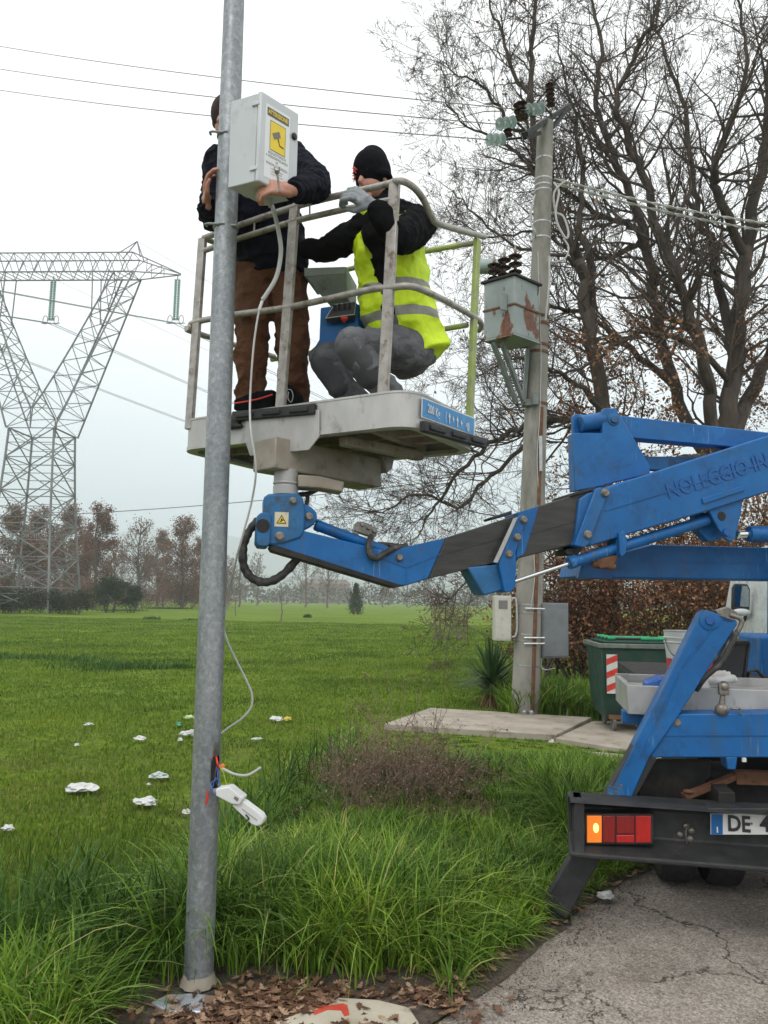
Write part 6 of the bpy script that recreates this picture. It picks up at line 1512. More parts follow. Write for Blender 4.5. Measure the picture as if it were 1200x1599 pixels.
t.mesh(lambda d: d == 0, lambda d, r: 9).build('trunk', M['bark'], oak)
tw_ = t.mesh(lambda d: d > 0, lambda d, r: 5 if r > .02 else 3)
print('oak twig branches', len(t.br)); tw_.build('crown', M['twig'], oak)
# second, slimmer oak left of it (dark upright trunk)
oak2 = empty('oak_tree', (O(946, 930, -1.5).x, OY-1.5, 0), 'slimmer dark bare oak between the concrete pole and the big oak', 'tree')
t2 = Tree(9)
L2 = [([Vector((O(950, 930, -1.5).x, OY-1.5, -.1)), O(948, 800, -1.5), O(944, 700, -1.5), O(939, 620, -1.5), O(922, 513, -1.5), O(906, 420, -1.5), O(884, 364, -1.4), O(862, 300, -1.2), O(838, 243, -1), O(831, 117, -.9), O(836, 30, -.8), O(842, -50, -.8)], .20, .03),
      ([O(920, 510, -1.5), O(925, 420, -1.0), O(905, 350, -.8), O(912, 270, -.6), O(900, 200, -.5), O(880, 120, -.4), O(870, 40, -.3)], .10, .012),
      ([O(835, 180, -1), O(810, 120, -.9), O(785, 60, -.7), O(765, 0, -.6), O(750, -50, -.5)], .06, .010),
      ([O(832, 215, -1), O(790, 185, -1.4), O(760, 140, -1.6), O(720, 120, -1.8), O(690, 95, -1.9)], .05, .008),
      ([O(940, 640, -1.5), O(890, 590, -2.2), O(850, 575, -2.6), O(800, 560, -2.8), O(745, 590, -3)], .06, .008),
      ([O(905, 415, -1.5), O(870, 400, -2.0), O(800, 385, -2.3), O(740, 330, -2.5), O(700, 300, -2.7)], .05, .008)]
for pts, r0_, r1_ in L2:
    P_, R_ = t2.limb(pts, r0_, r1_, 5); n = len(P_)
    for c in range(int(n*1.25)):
        q = t2.r.uniform(.3, 1.0); i = min(n-2, int(q*(n-1))); d = (P_[i+1]-P_[i]).normalized()
        ax = d.orthogonal().normalized(); ax.rotate(Matrix.Rotation(t2.r.uniform(0, 6.283), 3, d)); a = t2.r.uniform(.5, 1.1)
        t2.grow(P_[i], d*math.cos(a)+ax*math.sin(a), t2.r.uniform(.8, 2.3)*(1.1-.4*q), max(.010, min(.035, R_[i]*.4)), 1, 4, wig=.17, up=.05, kids=(3, 5), rmin=.0040, seg=.22, lf=.58, spread=(.45, 1.0))
t2.mesh(lambda d: d == 0, lambda d, r: 9).build('trunk', M['bark'], oak2)
t2.mesh(lambda d: d > 0, lambda d, r: 5 if r > .02 else 3).build('crown', M['twig'], oak2)
# withered leaves: mostly on the lower and right part of the crowns
cen = []; rr = random.Random(2)
for tt in (t, t2):
    for pts, rs, dp in tt.br:
        if dp < 3: continue
        q = pts[-1]; d = CR.transposed() @ (q-CO)
        if d.z > -1: continue
        px = 600-F*d.x/d.z; py = 799.5+F*d.y/d.z
        w_ = max(0, min(1, (py-400)/330.))**1.8*max(0, min(1, (px-850)/170.))
        if rr.random() < w_*1.0: cen += [tuple(pts[rr.randint(max(0, len(pts)-3), len(pts)-1)]) for _ in range(rr.randint(3, 7))]
        elif rr.random() < .012: cen.append(tuple(q))
print('oak leaves', len(cen))
leaves_mesh('leaves', cen, .092, M['leaf_oak'], oak, 3, .10)
# thicket of withered oak scrub below
def scrub(name, px, Yd, hgt, wid, nl, seed, label, mats=('twig', 'leaf_oak'), ls=.10, cat='shrub', stems=26, group=None):
    nl = int(nl*1.7) if ls >= .1 and stems == 26 else nl; ls = ls*.74 if stems == 26 else ls
    b = Vector((at(px, 940, Yd).x, Yd, 0)); e = empty(name, b, label, cat, group); tt = Tree(seed)
    for k in range(stems):
        az = tt.r.uniform(0, 6.283); a = tt.r.uniform(.05, .95)
        tt.grow(b+Vector((tt.r.uniform(-wid*.42, wid*.42), tt.r.uniform(-wid*.25, wid*.25), 0)), Vector((math.cos(az)*math.sin(a), math.sin(az)*math.sin(a), math.cos(a))), hgt*tt.r.uniform(.6, 1.0), .03, 1, 3, wig=.14, up=.03, kids=(3, 5), rmin=.006, seg=.3, lf=.6)
    tt.mesh(lambda d: True, lambda d, r: 4 if r > .015 else 3).build('branches', M[mats[0]], e)
    ends = [p for pts, rs, dp in tt.br if dp >= 2 for p in pts[1:]]; tt.r.shuffle(ends)
    cl = [tuple(ends[i % len(ends)]) for i in range(nl)]
    leaves_mesh('foliage', cl, ls, M[mats[1]], e, seed, .16); return e
g_ = 'withered oak scrub behind the dumpsters'
scrub('oak_scrub', 900, 15.5, 2.3, 2.2, 5000, 21, 'thicket of withered brown oak leaves right of the grey meter box', group=g_)
scrub('oak_scrub', 1000, 15.0, 3.6, 2.8, 8200, 22, 'dense brown oak thicket directly behind the striped dumpster', group=g_)
scrub('oak_scrub', 1110, 15.6, 4.4, 2.8, 8200, 23, 'dense brown oak thicket behind the top of the blue outrigger leg', group=g_)
scrub('oak_scrub', 1220, 15.0, 4.2, 2.8, 5200, 24, 'brown oak thicket behind the white cab at the right edge', group=g_)
scrub('oak_scrub', 700, 34, 2.4, 2.0, 700, 29, 'small bare scrub with few brown leaves left of the meter box', ('bark_far', 'leaf_rust'), .10, stems=10)
# ---- far trees
def fartree(name, label, seed, H, crown, trunkf=.22, leafn=0, lmat='leaf_rust', ls=.25, kids=(3, 5), nb=26, rmin=.022, bmat='bark_far', spreadx=.5, group=None):
    e = empty(name, (0, 0, 0), label, 'tree', group); tt = Tree(seed)
    P_, R_ = tt.limb([Vector((0, 0, -.3)), Vector((.05*H*.3, 0, H*.3)), Vector((-.02*H, .02*H, H*.62)), Vector((.01*H, 0, H*.95))], H*.022, H*.004, 5); n = len(P_)
    for c in range(nb):
        q = trunkf+(1-trunkf)*c/nb; i = min(n-2, int(q*(n-1))); d = (P_[i+1]-P_[i]).normalized()
        ax = d.orthogonal().normalized(); ax.rotate(Matrix.Rotation(tt.r.uniform(0, 6.283), 3, d)); a = tt.r.uniform(.45, 1.1)
        tt.grow(P_[i], d*math.cos(a)+ax*math.sin(a), crown*tt.r.uniform(.7, 1.1)*(1.15-.85*q), H*.006, 1, 3, wig=.13, up=.06, kids=kids, rmin=rmin, seg=H*.05, lf=.55, spread=(.4, .9))
    tt.mesh(lambda d: d == 0, lambda d, r: 6).build('trunk', M[bmat], e)
    tt.mesh(lambda d: d > 0, lambda d, r: 3).build('crown', M[bmat], e)
    if leafn:
        ends = [p for pts, rs, dp in tt.br if dp >= 2 for p in pts]; tt.r.shuffle(ends)
        leaves_mesh('leaves', [tuple(ends[i % len(ends)]) for i in range(leafn)], ls, M[lmat], e, seed, H*.028)
    return e
PX = lambda px, Yd: at(px, 940, Yd).x
def settle(e, px, Yd, sc=1.0, rz=0.0, label=None):
    e.location = (PX(px, Yd), Yd, 0); e.scale = (sc, sc, sc); e.rotation_euler = (0, 0, rz)
    if label: e['label'] = label
def cp_tree(e, px, Yd, sc, rz, label):
    c = dup(e); settle(c, px, Yd, sc, rz, label); return c
gt = 'trees along the far edge of the field'
A_ = fartree('rust_leaved_tree', '', 31, 12.5, 5.0, .14, 9000, group=gt); settle(A_, 145, 96, 1.0, 0, 'tree with rusty brown leaves just right of the pylon legs')
for px, Yd, sc, rz, lb in ((55, 100, 1.0, 2, 'rusty brown tree seen through the middle of the pylon legs'), (20, 92, .95, 4, 'leftmost rusty brown tree, behind the left pylon leg'), (98, 110, 1.12, 1, 'rusty brown tree behind the right pylon leg')):
    cp_tree(A_, px, Yd, sc, rz, lb)
B_ = fartree('bare_tree', '', 35, 12.0, 6.0, .10, 1600, group=gt, nb=34); settle(B_, 214, 112, 1.05, 0, 'pale bare tree between the rusty tree and the dark conical one')
cp_tree(B_, -70, 100, 1.1, 3, 'bare tree at the left end of the far tree row')
C_ = fartree('rust_leaved_tree', '', 38, 13.0, 4.6, .08, 6500, group=gt, nb=44, bmat='twig'); settle(C_, 284, 110, 1.0, 1, 'tall dark conical tree with rusty leaves just left of the steel post')
D_ = fartree('bare_tree', '', 41, 9.5, 5.0, .2, 350, group=gt, nb=24)
settle(D_, 374, 150, 1.05, 0, 'small bare tree just right of the steel post at the field edge')
for px, Yd, sc, rz, lb in ((402, 190, 1.3, 1, 'bare tree seen inside the hose loop under the boom'), (478, 170, 1.25, 2, 'bare tree left of the pinkish farmhouse'), (512, 160, 1.1, 3, 'bare tree in front of the pinkish farmhouse'), (598, 200, 1.1, 4, 'faint bare tree right of the dark cypress-like tree'), (636, 230, 1.2, 5, 'faint bare tree under the bend of the boom'), (338, 170, 1.1, 5.5, 'bare tree half hidden by the steel post'), (668, 240, 1.25, .5, 'faint bare tree below the black part of the boom'), (745, 210, .9, 1.5, 'faint bare tree left of the meter box, on the horizon')):
    cp_tree(D_, px, Yd, sc, rz, lb)
E_ = fartree('sapling', '', 44, 3.2, 1.3, .45, 0, nb=9, rmin=.012, group=gt); settle(E_, 440, 62, 1.0, 0, 'thin bare sapling alone in the field under the boom')
cp_tree(E_, 369, 75, .95, 2, 'thin leaning bare sapling in the field right of the steel post')
def bushy(name, label, px, Yd, H, W, n, seed, mat='leaf_green', ls=.28, stems=9, cone=False):
    b = Vector((PX(px, Yd), Yd, 0)); e = empty(name, b, label, 'bush' if not cone else 'tree'); tt = Tree(seed); cen = []
    for k in range(stems):
        az = tt.r.uniform(0, 6.283); o_ = Vector((math.cos(az)*W*.12, math.sin(az)*W*.12, 0)); a = tt.r.uniform(.05, .5)
        tt.grow(b+o_, Vector((math.cos(az)*math.sin(a), math.sin(az)*math.sin(a), math.cos(a))), H*.8, H*.012, 1, 2, rmin=.02, seg=H*.08, lf=.5)
    tt.mesh(lambda d: True, lambda d, r: 4).build('trunk', M['bark'], e)
    lob = [(tt.r.uniform(-.32, .32)*W, tt.r.uniform(-.3, .3)*W, H*tt.r.uniform(.25, .86), W*tt.r.uniform(.14, .28)) for _ in range(16)]
    if cone: lob = [(tt.r.uniform(-.08, .08)*W, 0, H*q, W*.5*(1-q)*.9+.1) for q in np.linspace(.08, .92, 12)]
    for i in range(n):
        l = lob[tt.r.randrange(len(lob))]; v = Vector((tt.r.gauss(0, 1), tt.r.gauss(0, 1), tt.r.gauss(0, 1))).normalized()*l[3]*tt.r.uniform(.35, 1.08)
        if l[2]+v.z*.8 < .05: continue
        cen.append((b.x+l[0]+v.x, b.y+l[1]+v.y, l[2]+v.z*.8))
    leaves_mesh('foliage', cen, ls, M[mat], e, seed, .08); return e
bushy('evergreen_bush', 'round dark green bush right of the pylon', 172, 78, 4.1, 3.6, 6500, 51, ls=.16)
bushy('evergreen_bush', 'smaller dark green bush beside the round one right of the pylon', 206, 80, 3.3, 2.6, 4200, 52, ls=.16)
bushy('conifer', 'dark conical evergreen right of the pinkish farmhouse', 556, 95, 3.9, 2.5, 3500, 53, cone=True, ls=.16)
g_ = 'brambles round the foot of the pylon'
for k, (px, Yd, H, W, lb) in enumerate(((30, 70, 2.0, 5.0, 'dark bramble thicket at the left foot of the pylon'), (75, 69, 2.1, 4.5, 'dark bramble thicket around the front foot of the pylon'), (118, 70, 2.2, 3.6, 'dark bramble thicket at the right foot of the pylon'), (-20, 71, 2.0, 5.0, 'dark bramble thicket left of the pylon at the picture edge'))):
    e = bushy('bramble', lb, px, Yd, H, W, 6500, 60+k, 'leaf_bramble', .13, 6); e['group'] = g_
for px, Yd, sc, rz, lb in ((125, 128, 1.0, 5.1, 'paler rusty tree between the pylon legs and the bare tree, farther back'), (245, 140, 1.05, .7, 'rusty tree half hidden behind the pale bare tree'), (316, 135, .95, 2.9, 'rusty tree just left of the steel post, farther back')):
    cp_tree(A_, px, Yd, sc, rz, lb)
for px, Yd, sc, rz, lb in ((178, 135, .95, 2.2, 'bare tree rising behind the round green bush'), (255, 124, .85, 4.4, 'bare tree close to the left of the dark conical tree'), (352, 150, .8, 5.2, 'bare tree just behind the right side of the steel post'), (84, 118, 1.0, 1.7, 'bare tree seen through the upper pylon legs')):
    cp_tree(B_, px, Yd, sc, rz, lb)
g_ = 'brown scrub below the far trees'
for k, (px, Yd, H, W, lb) in enumerate(((150, 104, 3.4, 9, 'brown scrub below the rusty trees right of the pylon'), (235, 118, 3.6, 10, 'brown scrub below the pale bare tree'), (290, 112, 4.2, 7, 'brown scrub at the foot of the dark conical tree'), (60, 100, 3.6, 12, 'brown scrub behind the pylon legs'), (330, 125, 3.0, 9, 'brown scrub beside the steel post'), (5, 98, 3.4, 9, 'brown scrub at the left picture edge'))):
    e = bushy('scrub', lb, px, Yd, H, W, 5200, 160+k, 'leaf_rust', .20, 7); e['group'] = g_
# far woods, as one mass
cen = []; rg = random.Random(8)
for k in range(16000):
    Yd = rg.uniform(300, 420); px = rg.uniform(-260, 1500); h = 7+4.5*fbm(px/45., 1, 1.0)+3*fbm(px/12., 4, 1.0)
    cen.append((PX(px, Yd), Yd, rg.uniform(0, 1)**.8*max(2, h)))
o = leaves_mesh('far_woods', cen, 1.7, leafmat('far_woodland', [(0, (.05, .042, .035)), (.5, (.09, .07, .058)), (.8, (.07, .075, .045)), (1, (.13, .10, .085))], .95, 0), None, 5, .6); tag(o, 'hazy strip of bare woodland along the horizon', 'woodland', kind='stuff')
# farmhouse far off
def house(px, Yd, w, d_, h, label, cw):
    x = PX(px, Yd); e = empty('farmhouse', (x, Yd, 0), label, 'house')
    MB().box((x, Yd, h/2), (w, d_, h)).build('wall', cw, e)
    rf = MB().prism([Vector((x-w/2-.4, Yd-d_/2-.4, h)), Vector((x+w/2+.4, Yd-d_/2-.4, h)), Vector((x+w/2-2, Yd, h+2.2)), Vector((x-w/2+2, Yd, h+2.2))], (0, .2, .05)).build('roof', M['rooftile'], e)
    MB().prism([Vector((x-w/2-.4, Yd+d_/2+.4, h)), Vector((x+w/2+.4, Yd+d_/2+.4, h)), Vector((x+w/2-2, Yd, h+2.2)), Vector((x-w/2+2, Yd, h+2.2))], (0, .2, .05)).build('roof', M['rooftile'], e)
    for fl in (0, 1):
        for k in range(5):
            if h > 3.0*fl+2.6: MB().box((x-w/2+w*(k+.5)/5, Yd-d_/2-.02, 1.6+3*fl), (1.1, .12, 1.4)).build('window', M['ink_grey'], e)
M['rooftile'] = mk('old_roof_tile', (.13, .085, .07), (.19, .125, .10), 2, .9); M['pinkwall'] = mk('pink_brown_plaster', (.20, .14, .12), (.26, .185, .16), 1, .9); M['palewall'] = mk('pale_plaster', (.5, .47, .42), (.6, .56, .5), 1, .9)
house(508, 380, 24, 12, 9.5, 'large pinkish farmhouse under the boom, far across the field', M['pinkwall'])
house(446, 390, 12, 9, 3.4, 'low pale farm building left of the pinkish farmhouse', M['palewall'])
# ================================================================= grass, weeds, litter
def blades(name, X, Y, Zb, H, W, lean, mat, seed, label=None, cat=None, seg=4, parent=None, droop=.5, AZ=None):
    rg = np.random.default_rng(seed); n = len(X)
    az = rg.uniform(0, 2*np.pi, n) if AZ is None else AZ; L = lean*rg.uniform(.3, 1.3, n); tw = az+rg.uniform(-.8, .8, n)+np.pi/2
    rows = []
    ts = np.linspace(0, 1, seg+1)
    for t in ts:
        out = H*L*(t**1.7)*1.0; up = H*(t-droop*L*t**2.6*.55)
        cx = X+np.cos(az)*out; cy = Y+np.sin(az)*out; cz = Zb+up
        w = W*(1-t**2.2)*.5
        if t < 1:
            rows.append(np.stack([cx-np.cos(tw)*w, cy-np.sin(tw)*w, cz], 1)); rows.append(np.stack([cx+np.cos(tw)*w, cy+np.sin(tw)*w, cz], 1))
        else: rows.append(np.stack([cx, cy, cz], 1))
    nv = 2*seg+1; V_ = np.stack(rows, 1).reshape(-1, 3).astype(np.float32)
    base = (np.arange(n)*nv)[:, None]
    quads = []
    for k in range(seg-1): quads.append(base+np.array([[2*k, 2*k+1, 2*k+3, 2*k+2]]))
    q = np.concatenate(quads, 1).reshape(-1) if quads else np.zeros(0, int)
    tri = (base+np.array([[2*seg-2, 2*seg-1, 2*seg]])).reshape(-1)
    nq = n*(seg-1); loops = np.concatenate([q, tri]).astype(np.int32)
    ls = np.concatenate([np.arange(nq)*4, nq*4+np.arange(n)*3]).astype(np.int32)
    me = bpy.data.meshes.new(name); me.vertices.add(len(V_)); me.vertices.foreach_set('co', V_.ravel())
    me.loops.add(len(loops)); me.loops.foreach_set('vertex_index', loops); me.polygons.add(len(ls)); me.polygons.foreach_set('loop_start', ls)
    me.polygons.foreach_set('use_smooth', np.ones(len(ls), bool))
    me.update(calc_edges=True); me.materials.append(mat)
    o = bpy.data.objects.new(name, me); col.objects.link(o); tag(o, label, cat, kind='stuff'); return o
def vfbm(x, y, s, seed=0):
    """cheap vectorised value noise"""
    def vn(x, y, sd):
        xi = np.floor(x).astype(int); yi = np.floor(y).astype(int); fx = x-xi; fy = y-yi; fx = fx*fx*(3-2*fx); fy = fy*fy*(3-2*fy)
        h = lambda a, b: (np.sin(a*127.1+b*311.7+sd*74.7)*43758.5453) % 1.0
        return (h(xi, yi)*(1-fx)+h(xi+1, yi)*fx)*(1-fy)+(h(xi, yi+1)*(1-fx)+h(xi+1, yi+1)*fx)*fy
    return (vn(x*s, y*s, seed)*.55+vn(x*s*2.1, y*s*2.1, seed+1)*.3+vn(x*s*4.3, y*s*4.3, seed+2)*.15)
EY = np.array([p[1] for p in EDGE]); EX = np.array([p[0] for p in EDGE])
def ex_(y): return np.interp(y, EY, EX)
_gx = np.array(xs); _gy = np.array(ys); _gz = np.array([v[2] for v in verts]).reshape(len(ys), len(xs))
def gzv(x, y):
    i = np.clip(np.searchsorted(_gx, x)-1, 0, len(_gx)-2); j = np.clip(np.searchsorted(_gy, y)-1, 0, len(_gy)-2)
    fx = (x-_gx[i])/(_gx[i+1]-_gx[i]); fy = (y-_gy[j])/(_gy[j+1]-_gy[j])
    return (_gz[j, i]*(1-fx)+_gz[j, i+1]*fx)*(1-fy)+(_gz[j+1, i]*(1-fx)+_gz[j+1, i+1]*fx)*fy
def scatter(n, y0, y1, seed, marg=.9, p=1.0):
    """points over the visible wedge of ground with a margin each side, density falling with distance"""
    rg = np.random.default_rng(seed); y = y0+(y1-y0)*rg.uniform(0, 1, n)**p
    half = .52*y+marg; x = rg.uniform(-1, 1, n)*half; return x, y, rg
M['grass'] = leafmat('verge_grass', [(0, (.060, .120, .014)), (.3, (.105, .205, .020)), (.65, (.185, .320, .034)), (.93, (.28, .42, .07)), (1, (.48, .44, .18))], .45, .30, 1.3)
M['grass_field'] = leafmat('young_field_grass', [(0, (.090, .150, .014)), (.5, (.135, .22, .022)), (.9, (.20, .30, .038)), (1, (.30, .27, .10))], .55, .30, .35)
M['grass_dark'] = leafmat('dark_grass', [(0, (.035, .080, .014)), (.5, (.06, .13, .02)), (1, (.10, .19, .035))], .5, .25, 1.1)
def slabmask(x, y):
    m = np.zeros(len(x), bool)
    def inpoly(poly):
        c = np.zeros(len(x), bool); j = len(poly)-1
        for i in range(len(poly)):
            xi, yi = poly[i]; xj, yj = poly[j]
            c ^= ((yi > y) != (yj > y)) & (x < (xj-xi)*(y-yi)/(yj-yi+1e-12)+xi); j = i
        return c
    for poly in ([g2(600, 1130, .085), g2(672, 1105, .085), g2(924, 1120, .085), g2(868, 1147, .085)], [g2(868, 1152, .06), g2(925, 1126, .06), g2(1330, 1128, .06), g2(1330, 1180, .06), g2(1010, 1175, .06)], [g2(905, 1172, .03), g2(1010, 1180, .03), g2(1330, 1184, .03), g2(1330, 1215, .03), g2(1000, 1208, .03)],
                 [g2(425, 1640), g2(470, 1570), g2(520, 1548), g2(640, 1568), g2(655, 1600), g2(600, 1660)], [g2(228, 1566), g2(262, 1546), g2(338, 1550), g2(345, 1576), g2(300, 1588)]):
        m |= inpoly(poly)
    return m
def cap(x, y):            # the grass stays low in front of the concrete pad and of the dead weeds
    c = np.where(x > -.25, np.clip(1.66-.177*y, .05, 1), 1.0)
    return np.minimum(c, np.where((x > -.75) & (x < 1.25) & (y < 7), np.clip(1.70-.262*y, .17, 1), 1.0))
def clear(x, y):          # trodden ground round the post's foot and the manhole slab
    return ((x > -1.10) & (x < .32) & (y < 3.66+.07*np.sin(x*9)+.05*np.sin(x*23)) & (y > 2.3))
# verge: the tall rough grass between field and road. Its left bound in the ground plane:
def verge_w(x, y):
    d = ex_(y)-x                                       # distance left of the road edge
    left = np.interp(y, [2.0, 3.2, 3.9, 5.0, 6.5, 8.0, 10], [-2.6, -2.5, -2.5, -1.3, -1.05, -.9, -.6])
    w = np.clip((x-left)/.5, 0, 1)*np.clip((d-.02)/.10, 0, 1)*np.clip((11.5-y)/1.5, 0, 1)
    return w
def clump_h(x, y): return .55+.9*vfbm(x, y, 1.7, 3)
def leafpatch(x, y):
    return np.exp(-((((x+.18)/.68)**2)**2+((y-3.30)/.22)**2)*1.2)
def leafpatch_old(x, y):      # the strip of fallen leaves along the road and at the post's foot stays thin
    return np.exp(-(((x+.25)/.75)**2+((y-3.32)/.20)**2)*1.2)
x, y, rg = scatter(150000, 2.4, 11.5, 1, .9, 1.25)
w_ = verge_w(x, y); bush = np.exp(-(((x-.2)/.9)**2+((y-6.1)/.95)**2)**2)
pth = np.clip(w_*np.where(clear(x, y), .20, 1)*(1-.62*bush), 0, 1)*np.where(y < 3.35, .5, 1)
keep = (rg.uniform(0, 1, len(x)) < pth*np.clip(1.25-y/14, .4, 1)) & ~slabmask(x, y) & (vfbm(x, y, 5, 9)+rg.uniform(-.25, .25, len(x)) > .33)
x = x[keep]; y = y[keep]; n = len(x); print('verge blades', n)
d = ex_(y)-x
H = .34*clump_h(x, y)*rg.uniform(.55, 1.25, n)*np.clip(.35+d*1.3, .35, 1)*np.where((y < 3.45) & (x > -.85), .42, 1)*np.clip(1.1-(y-4)/14, .6, 1.1)*(1-.55*bush[keep])
edge_l = np.clip((x-np.interp(y, [2.0, 3.2, 3.9, 5.0, 6.5, 8.0, 10], [-2.6, -2.5, -2.5, -1.3, -1.05, -.9, -.6]))/1.1, .35, 1); H = H*edge_l
H = np.minimum(H, cap(x, y)*.8)*np.where(x < -1.05, .62, 1)*np.where(clear(x, y), .4, 1)
# arching tussocks, blades fanning out from each centre
tx, ty, tg = scatter(9000, 2.9, 10.5, 91, .8, 1.2)
kp = (tg.uniform(0, 1, len(tx)) < verge_w(tx, ty)*(1-leafpatch(tx, ty))*(1-.8*np.exp(-(((tx-.2)/.8)**2+((ty-6.2)/.75)**2)**2))*.55) & ~slabmask(tx, ty) & ~clear(tx, ty-.08)
tx = tx[kp]; ty = ty[kp]; nt_ = len(tx); per = 46; rt = np.random.default_rng(92)
th = np.minimum((.30+.26*vfbm(tx, ty, 1.3, 3))*rt.uniform(.65, 1.3, nt_), cap(tx, ty)*.75)*np.where(tx < -1.05, .50, 1)*np.where((tx > .3) & (ty < 5.2), .78, 1)*np.clip(.4+(ex_(ty)-tx)*1.2, .4, 1)*np.clip((tx-np.interp(ty, [2.0, 3.2, 3.9, 5.0, 6.5, 8.0, 10], [-2.6, -2.5, -2.5, -1.3, -1.05, -.9, -.6]))/1.0, .4, 1)*np.where((ty < 3.45) & (tx > -.85), .5, 1)
X_ = np.repeat(tx, per); Y_ = np.repeat(ty, per); AZ_ = rt.uniform(0, 6.283, nt_*per); rr_ = .06*np.sqrt(rt.uniform(0, 1, nt_*per))
X_ = X_+np.cos(AZ_)*rr_; Y_ = Y_+np.sin(AZ_)*rr_; HH = np.repeat(th, per)*rt.uniform(.45, 1.25, nt_*per)
print('tussocks', nt_)
blades('grass_tussocks', X_, Y_, gzv(X_, Y_)-.01, HH*1.25, np.repeat(rt.uniform(.007, .015, nt_), per)*rt.uniform(.7, 1.25, nt_*per), .85, M['grass'], 93, 'arching tussocks of long green grass on the verge', 'grass', 6, droop=1.15, AZ=AZ_)
sh_ = rg.uniform(0, 1, n) < .55; x = x[sh_]; y = y[sh_]; H = H[sh_]*.8; n = len(x)
blades('verge_grass', x, y, gzv(x, y)-.01, H*1.1, .0075*rg.uniform(.5, 1.4, n), .55, M['grass'], 2, 'long rough grass on the verge between the field and the road', 'grass', 5, droop=.9)
# broad-bladed tussocks, darker
x, y, rg = scatter(16000, 2.9, 8, 12, .5, 1.2)
keep = (rg.uniform(0, 1, len(x)) < verge_w(x, y)*(1-.93*leafpatch(x, y))) & ~slabmask(x, y) & (vfbm(x, y, 1.1, 21) > .5) & (ex_(y)-x > .45) & (y > 3.5) & ~clear(x, y-.1)
x = x[keep]; y = y[keep]; n = len(x)
blades('coarse_grass', x, y, gzv(x, y)-.01, np.minimum(.50*clump_h(x, y)*rg.uniform(.6, 1.15, n), cap(x, y)*.9), .014*rg.uniform(.7, 1.3, n), .62, M['grass_dark'], 3, 'broad-bladed darker grass tussocks in the verge', 'grass', 6, droop=1.0)
# field: short young grass
x, y, rg = scatter(520000, 2.4, 60, 5, .9, 2.2)
bare = vfbm(x, y, 1.3, 31)*.6+vfbm(x, y, 4, 33)*.4
keep = ((1-verge_w(x, y)) > .5) & ~clear(x, y) & (ex_(y)-x > .25) & ~slabmask(x, y) & (bare+rg.uniform(-.12, .12, len(x))-np.clip((9-y)/25, 0, .2)*-.15 > .375)
x = x[keep]; y = y[keep]; n = len(x); print('field blades', n)
near = np.clip((6.0-y)/3.2, 0, 1)*np.clip((1.5-x)/1, 0, 1)
H = (.042+.12*near)*rg.uniform(.5, 1.4, n)*(.6+.8*vfbm(x, y, .9, 40))*(1+np.clip(y-8, 0, 20)*.03)
blades('field_grass', x, y, gzv(x, y)-.005, H, (.0045+.00085*y)*rg.uniform(.6, 1.4, n), .45, M['grass_field'], 6, 'short young grass covering the field', 'grass', 3)
# darker clumps out in the field
cx = []; cy = []; hh = []; rg = np.random.default_rng(77)
for px, py, wd, hg, nn_ in ((180, 1041, 1.3, .22, 900), (120, 1030, .9, .18, 400), (30, 1025, 1.6, .18, 700), (248, 1043, .4, .16, 250), (285, 1042, .3, .2, 200), (238, 967, .5, .3, 300), (480, 964, .35, .4, 200), (270, 1030, .8, .1, 300), (300, 968, .6, .2, 200), (190, 955, 2.5, .3, 500), (260, 951, 3, .3, 500), (700, 938, 3, .4, 500)):
    g_p = gnd(px, max(py, 946.5)); k = nn_; cx.append(g_p.x+rg.normal(0, wd*.5, k)); cy.append(g_p.y+rg.normal(0, wd*.35, k)); hh.append(hg*rg.uniform(.4, 1.2, k))
x = np.concatenate(cx); y = np.concatenate(cy); h = np.concatenate(hh)
blades('field_tuft', x, y, gzv(x, y)-.01, h, .012+.0008*y, .6, M['grass_dark'], 8, 'darker grass tufts scattered in the field', 'grass', 3)
# green weeds behind the dumpster and pole
x, y, rg = np.random.default_rng(5).uniform(1.9, 4.6, 16000), np.random.default_rng(6).uniform(11.6, 14.6, 16000), np.random.default_rng(7)
blades('weeds', x, y, np.zeros(len(x)), (.25+.55*vfbm(x, y, 1.2, 4))*rg.uniform(.5, 1.2, len(x)), .022, .7, M['grass'], 9, 'tall green weeds growing behind the concrete pole and the dumpster', 'weeds', 4, droop=.9)
# dead brown weed mound
M['dead_stalk'] = leafmat('dead_weed_stalk', [(0, (.11, .065, .040)), (.5, (.20, .13, .085)), (.9, (.32, .23, .15)), (1, (.46, .36, .25))], .9, .05)
mound = gnd(632, 1232, .1)
e = empty('dead_weed_clump', (mound.x, mound.y, 0), 'tangled mound of dead brown weeds in the middle of the verge grass', 'dead weeds')
tt = Tree(71)
for k in range(560):
    a = tt.r.uniform(0, 6.283); rr_ = math.sqrt(tt.r.random())*(.85+.35*mnoise.noise(Vector((math.cos(a)*1.6, math.sin(a)*1.6, 2)))+.15*math.sin(a*5))*tt.r.uniform(.9, 1.18); bx = mound.x+math.cos(a)*rr_*.74; by = mound.y-.15+math.sin(a)*rr_*1.15
    az = tt.r.uniform(0, 6.283); el = tt.r.uniform(.1, 1.3)
    tt.grow(Vector((bx, by, gz(bx, by))), Vector((math.cos(az)*math.cos(el), math.sin(az)*math.cos(el), math.sin(el))), tt.r.uniform(.20, .72)*(.7+.6*mnoise.noise(Vector((bx*2.3, by*2.3, 1))))*max(.3, 1.1-.4*rr_), .003, 1, 3, wig=.25, up=.02, kids=(2, 4), rmin=.0013, seg=.06, lf=.6, spread=(.4, 1.1))
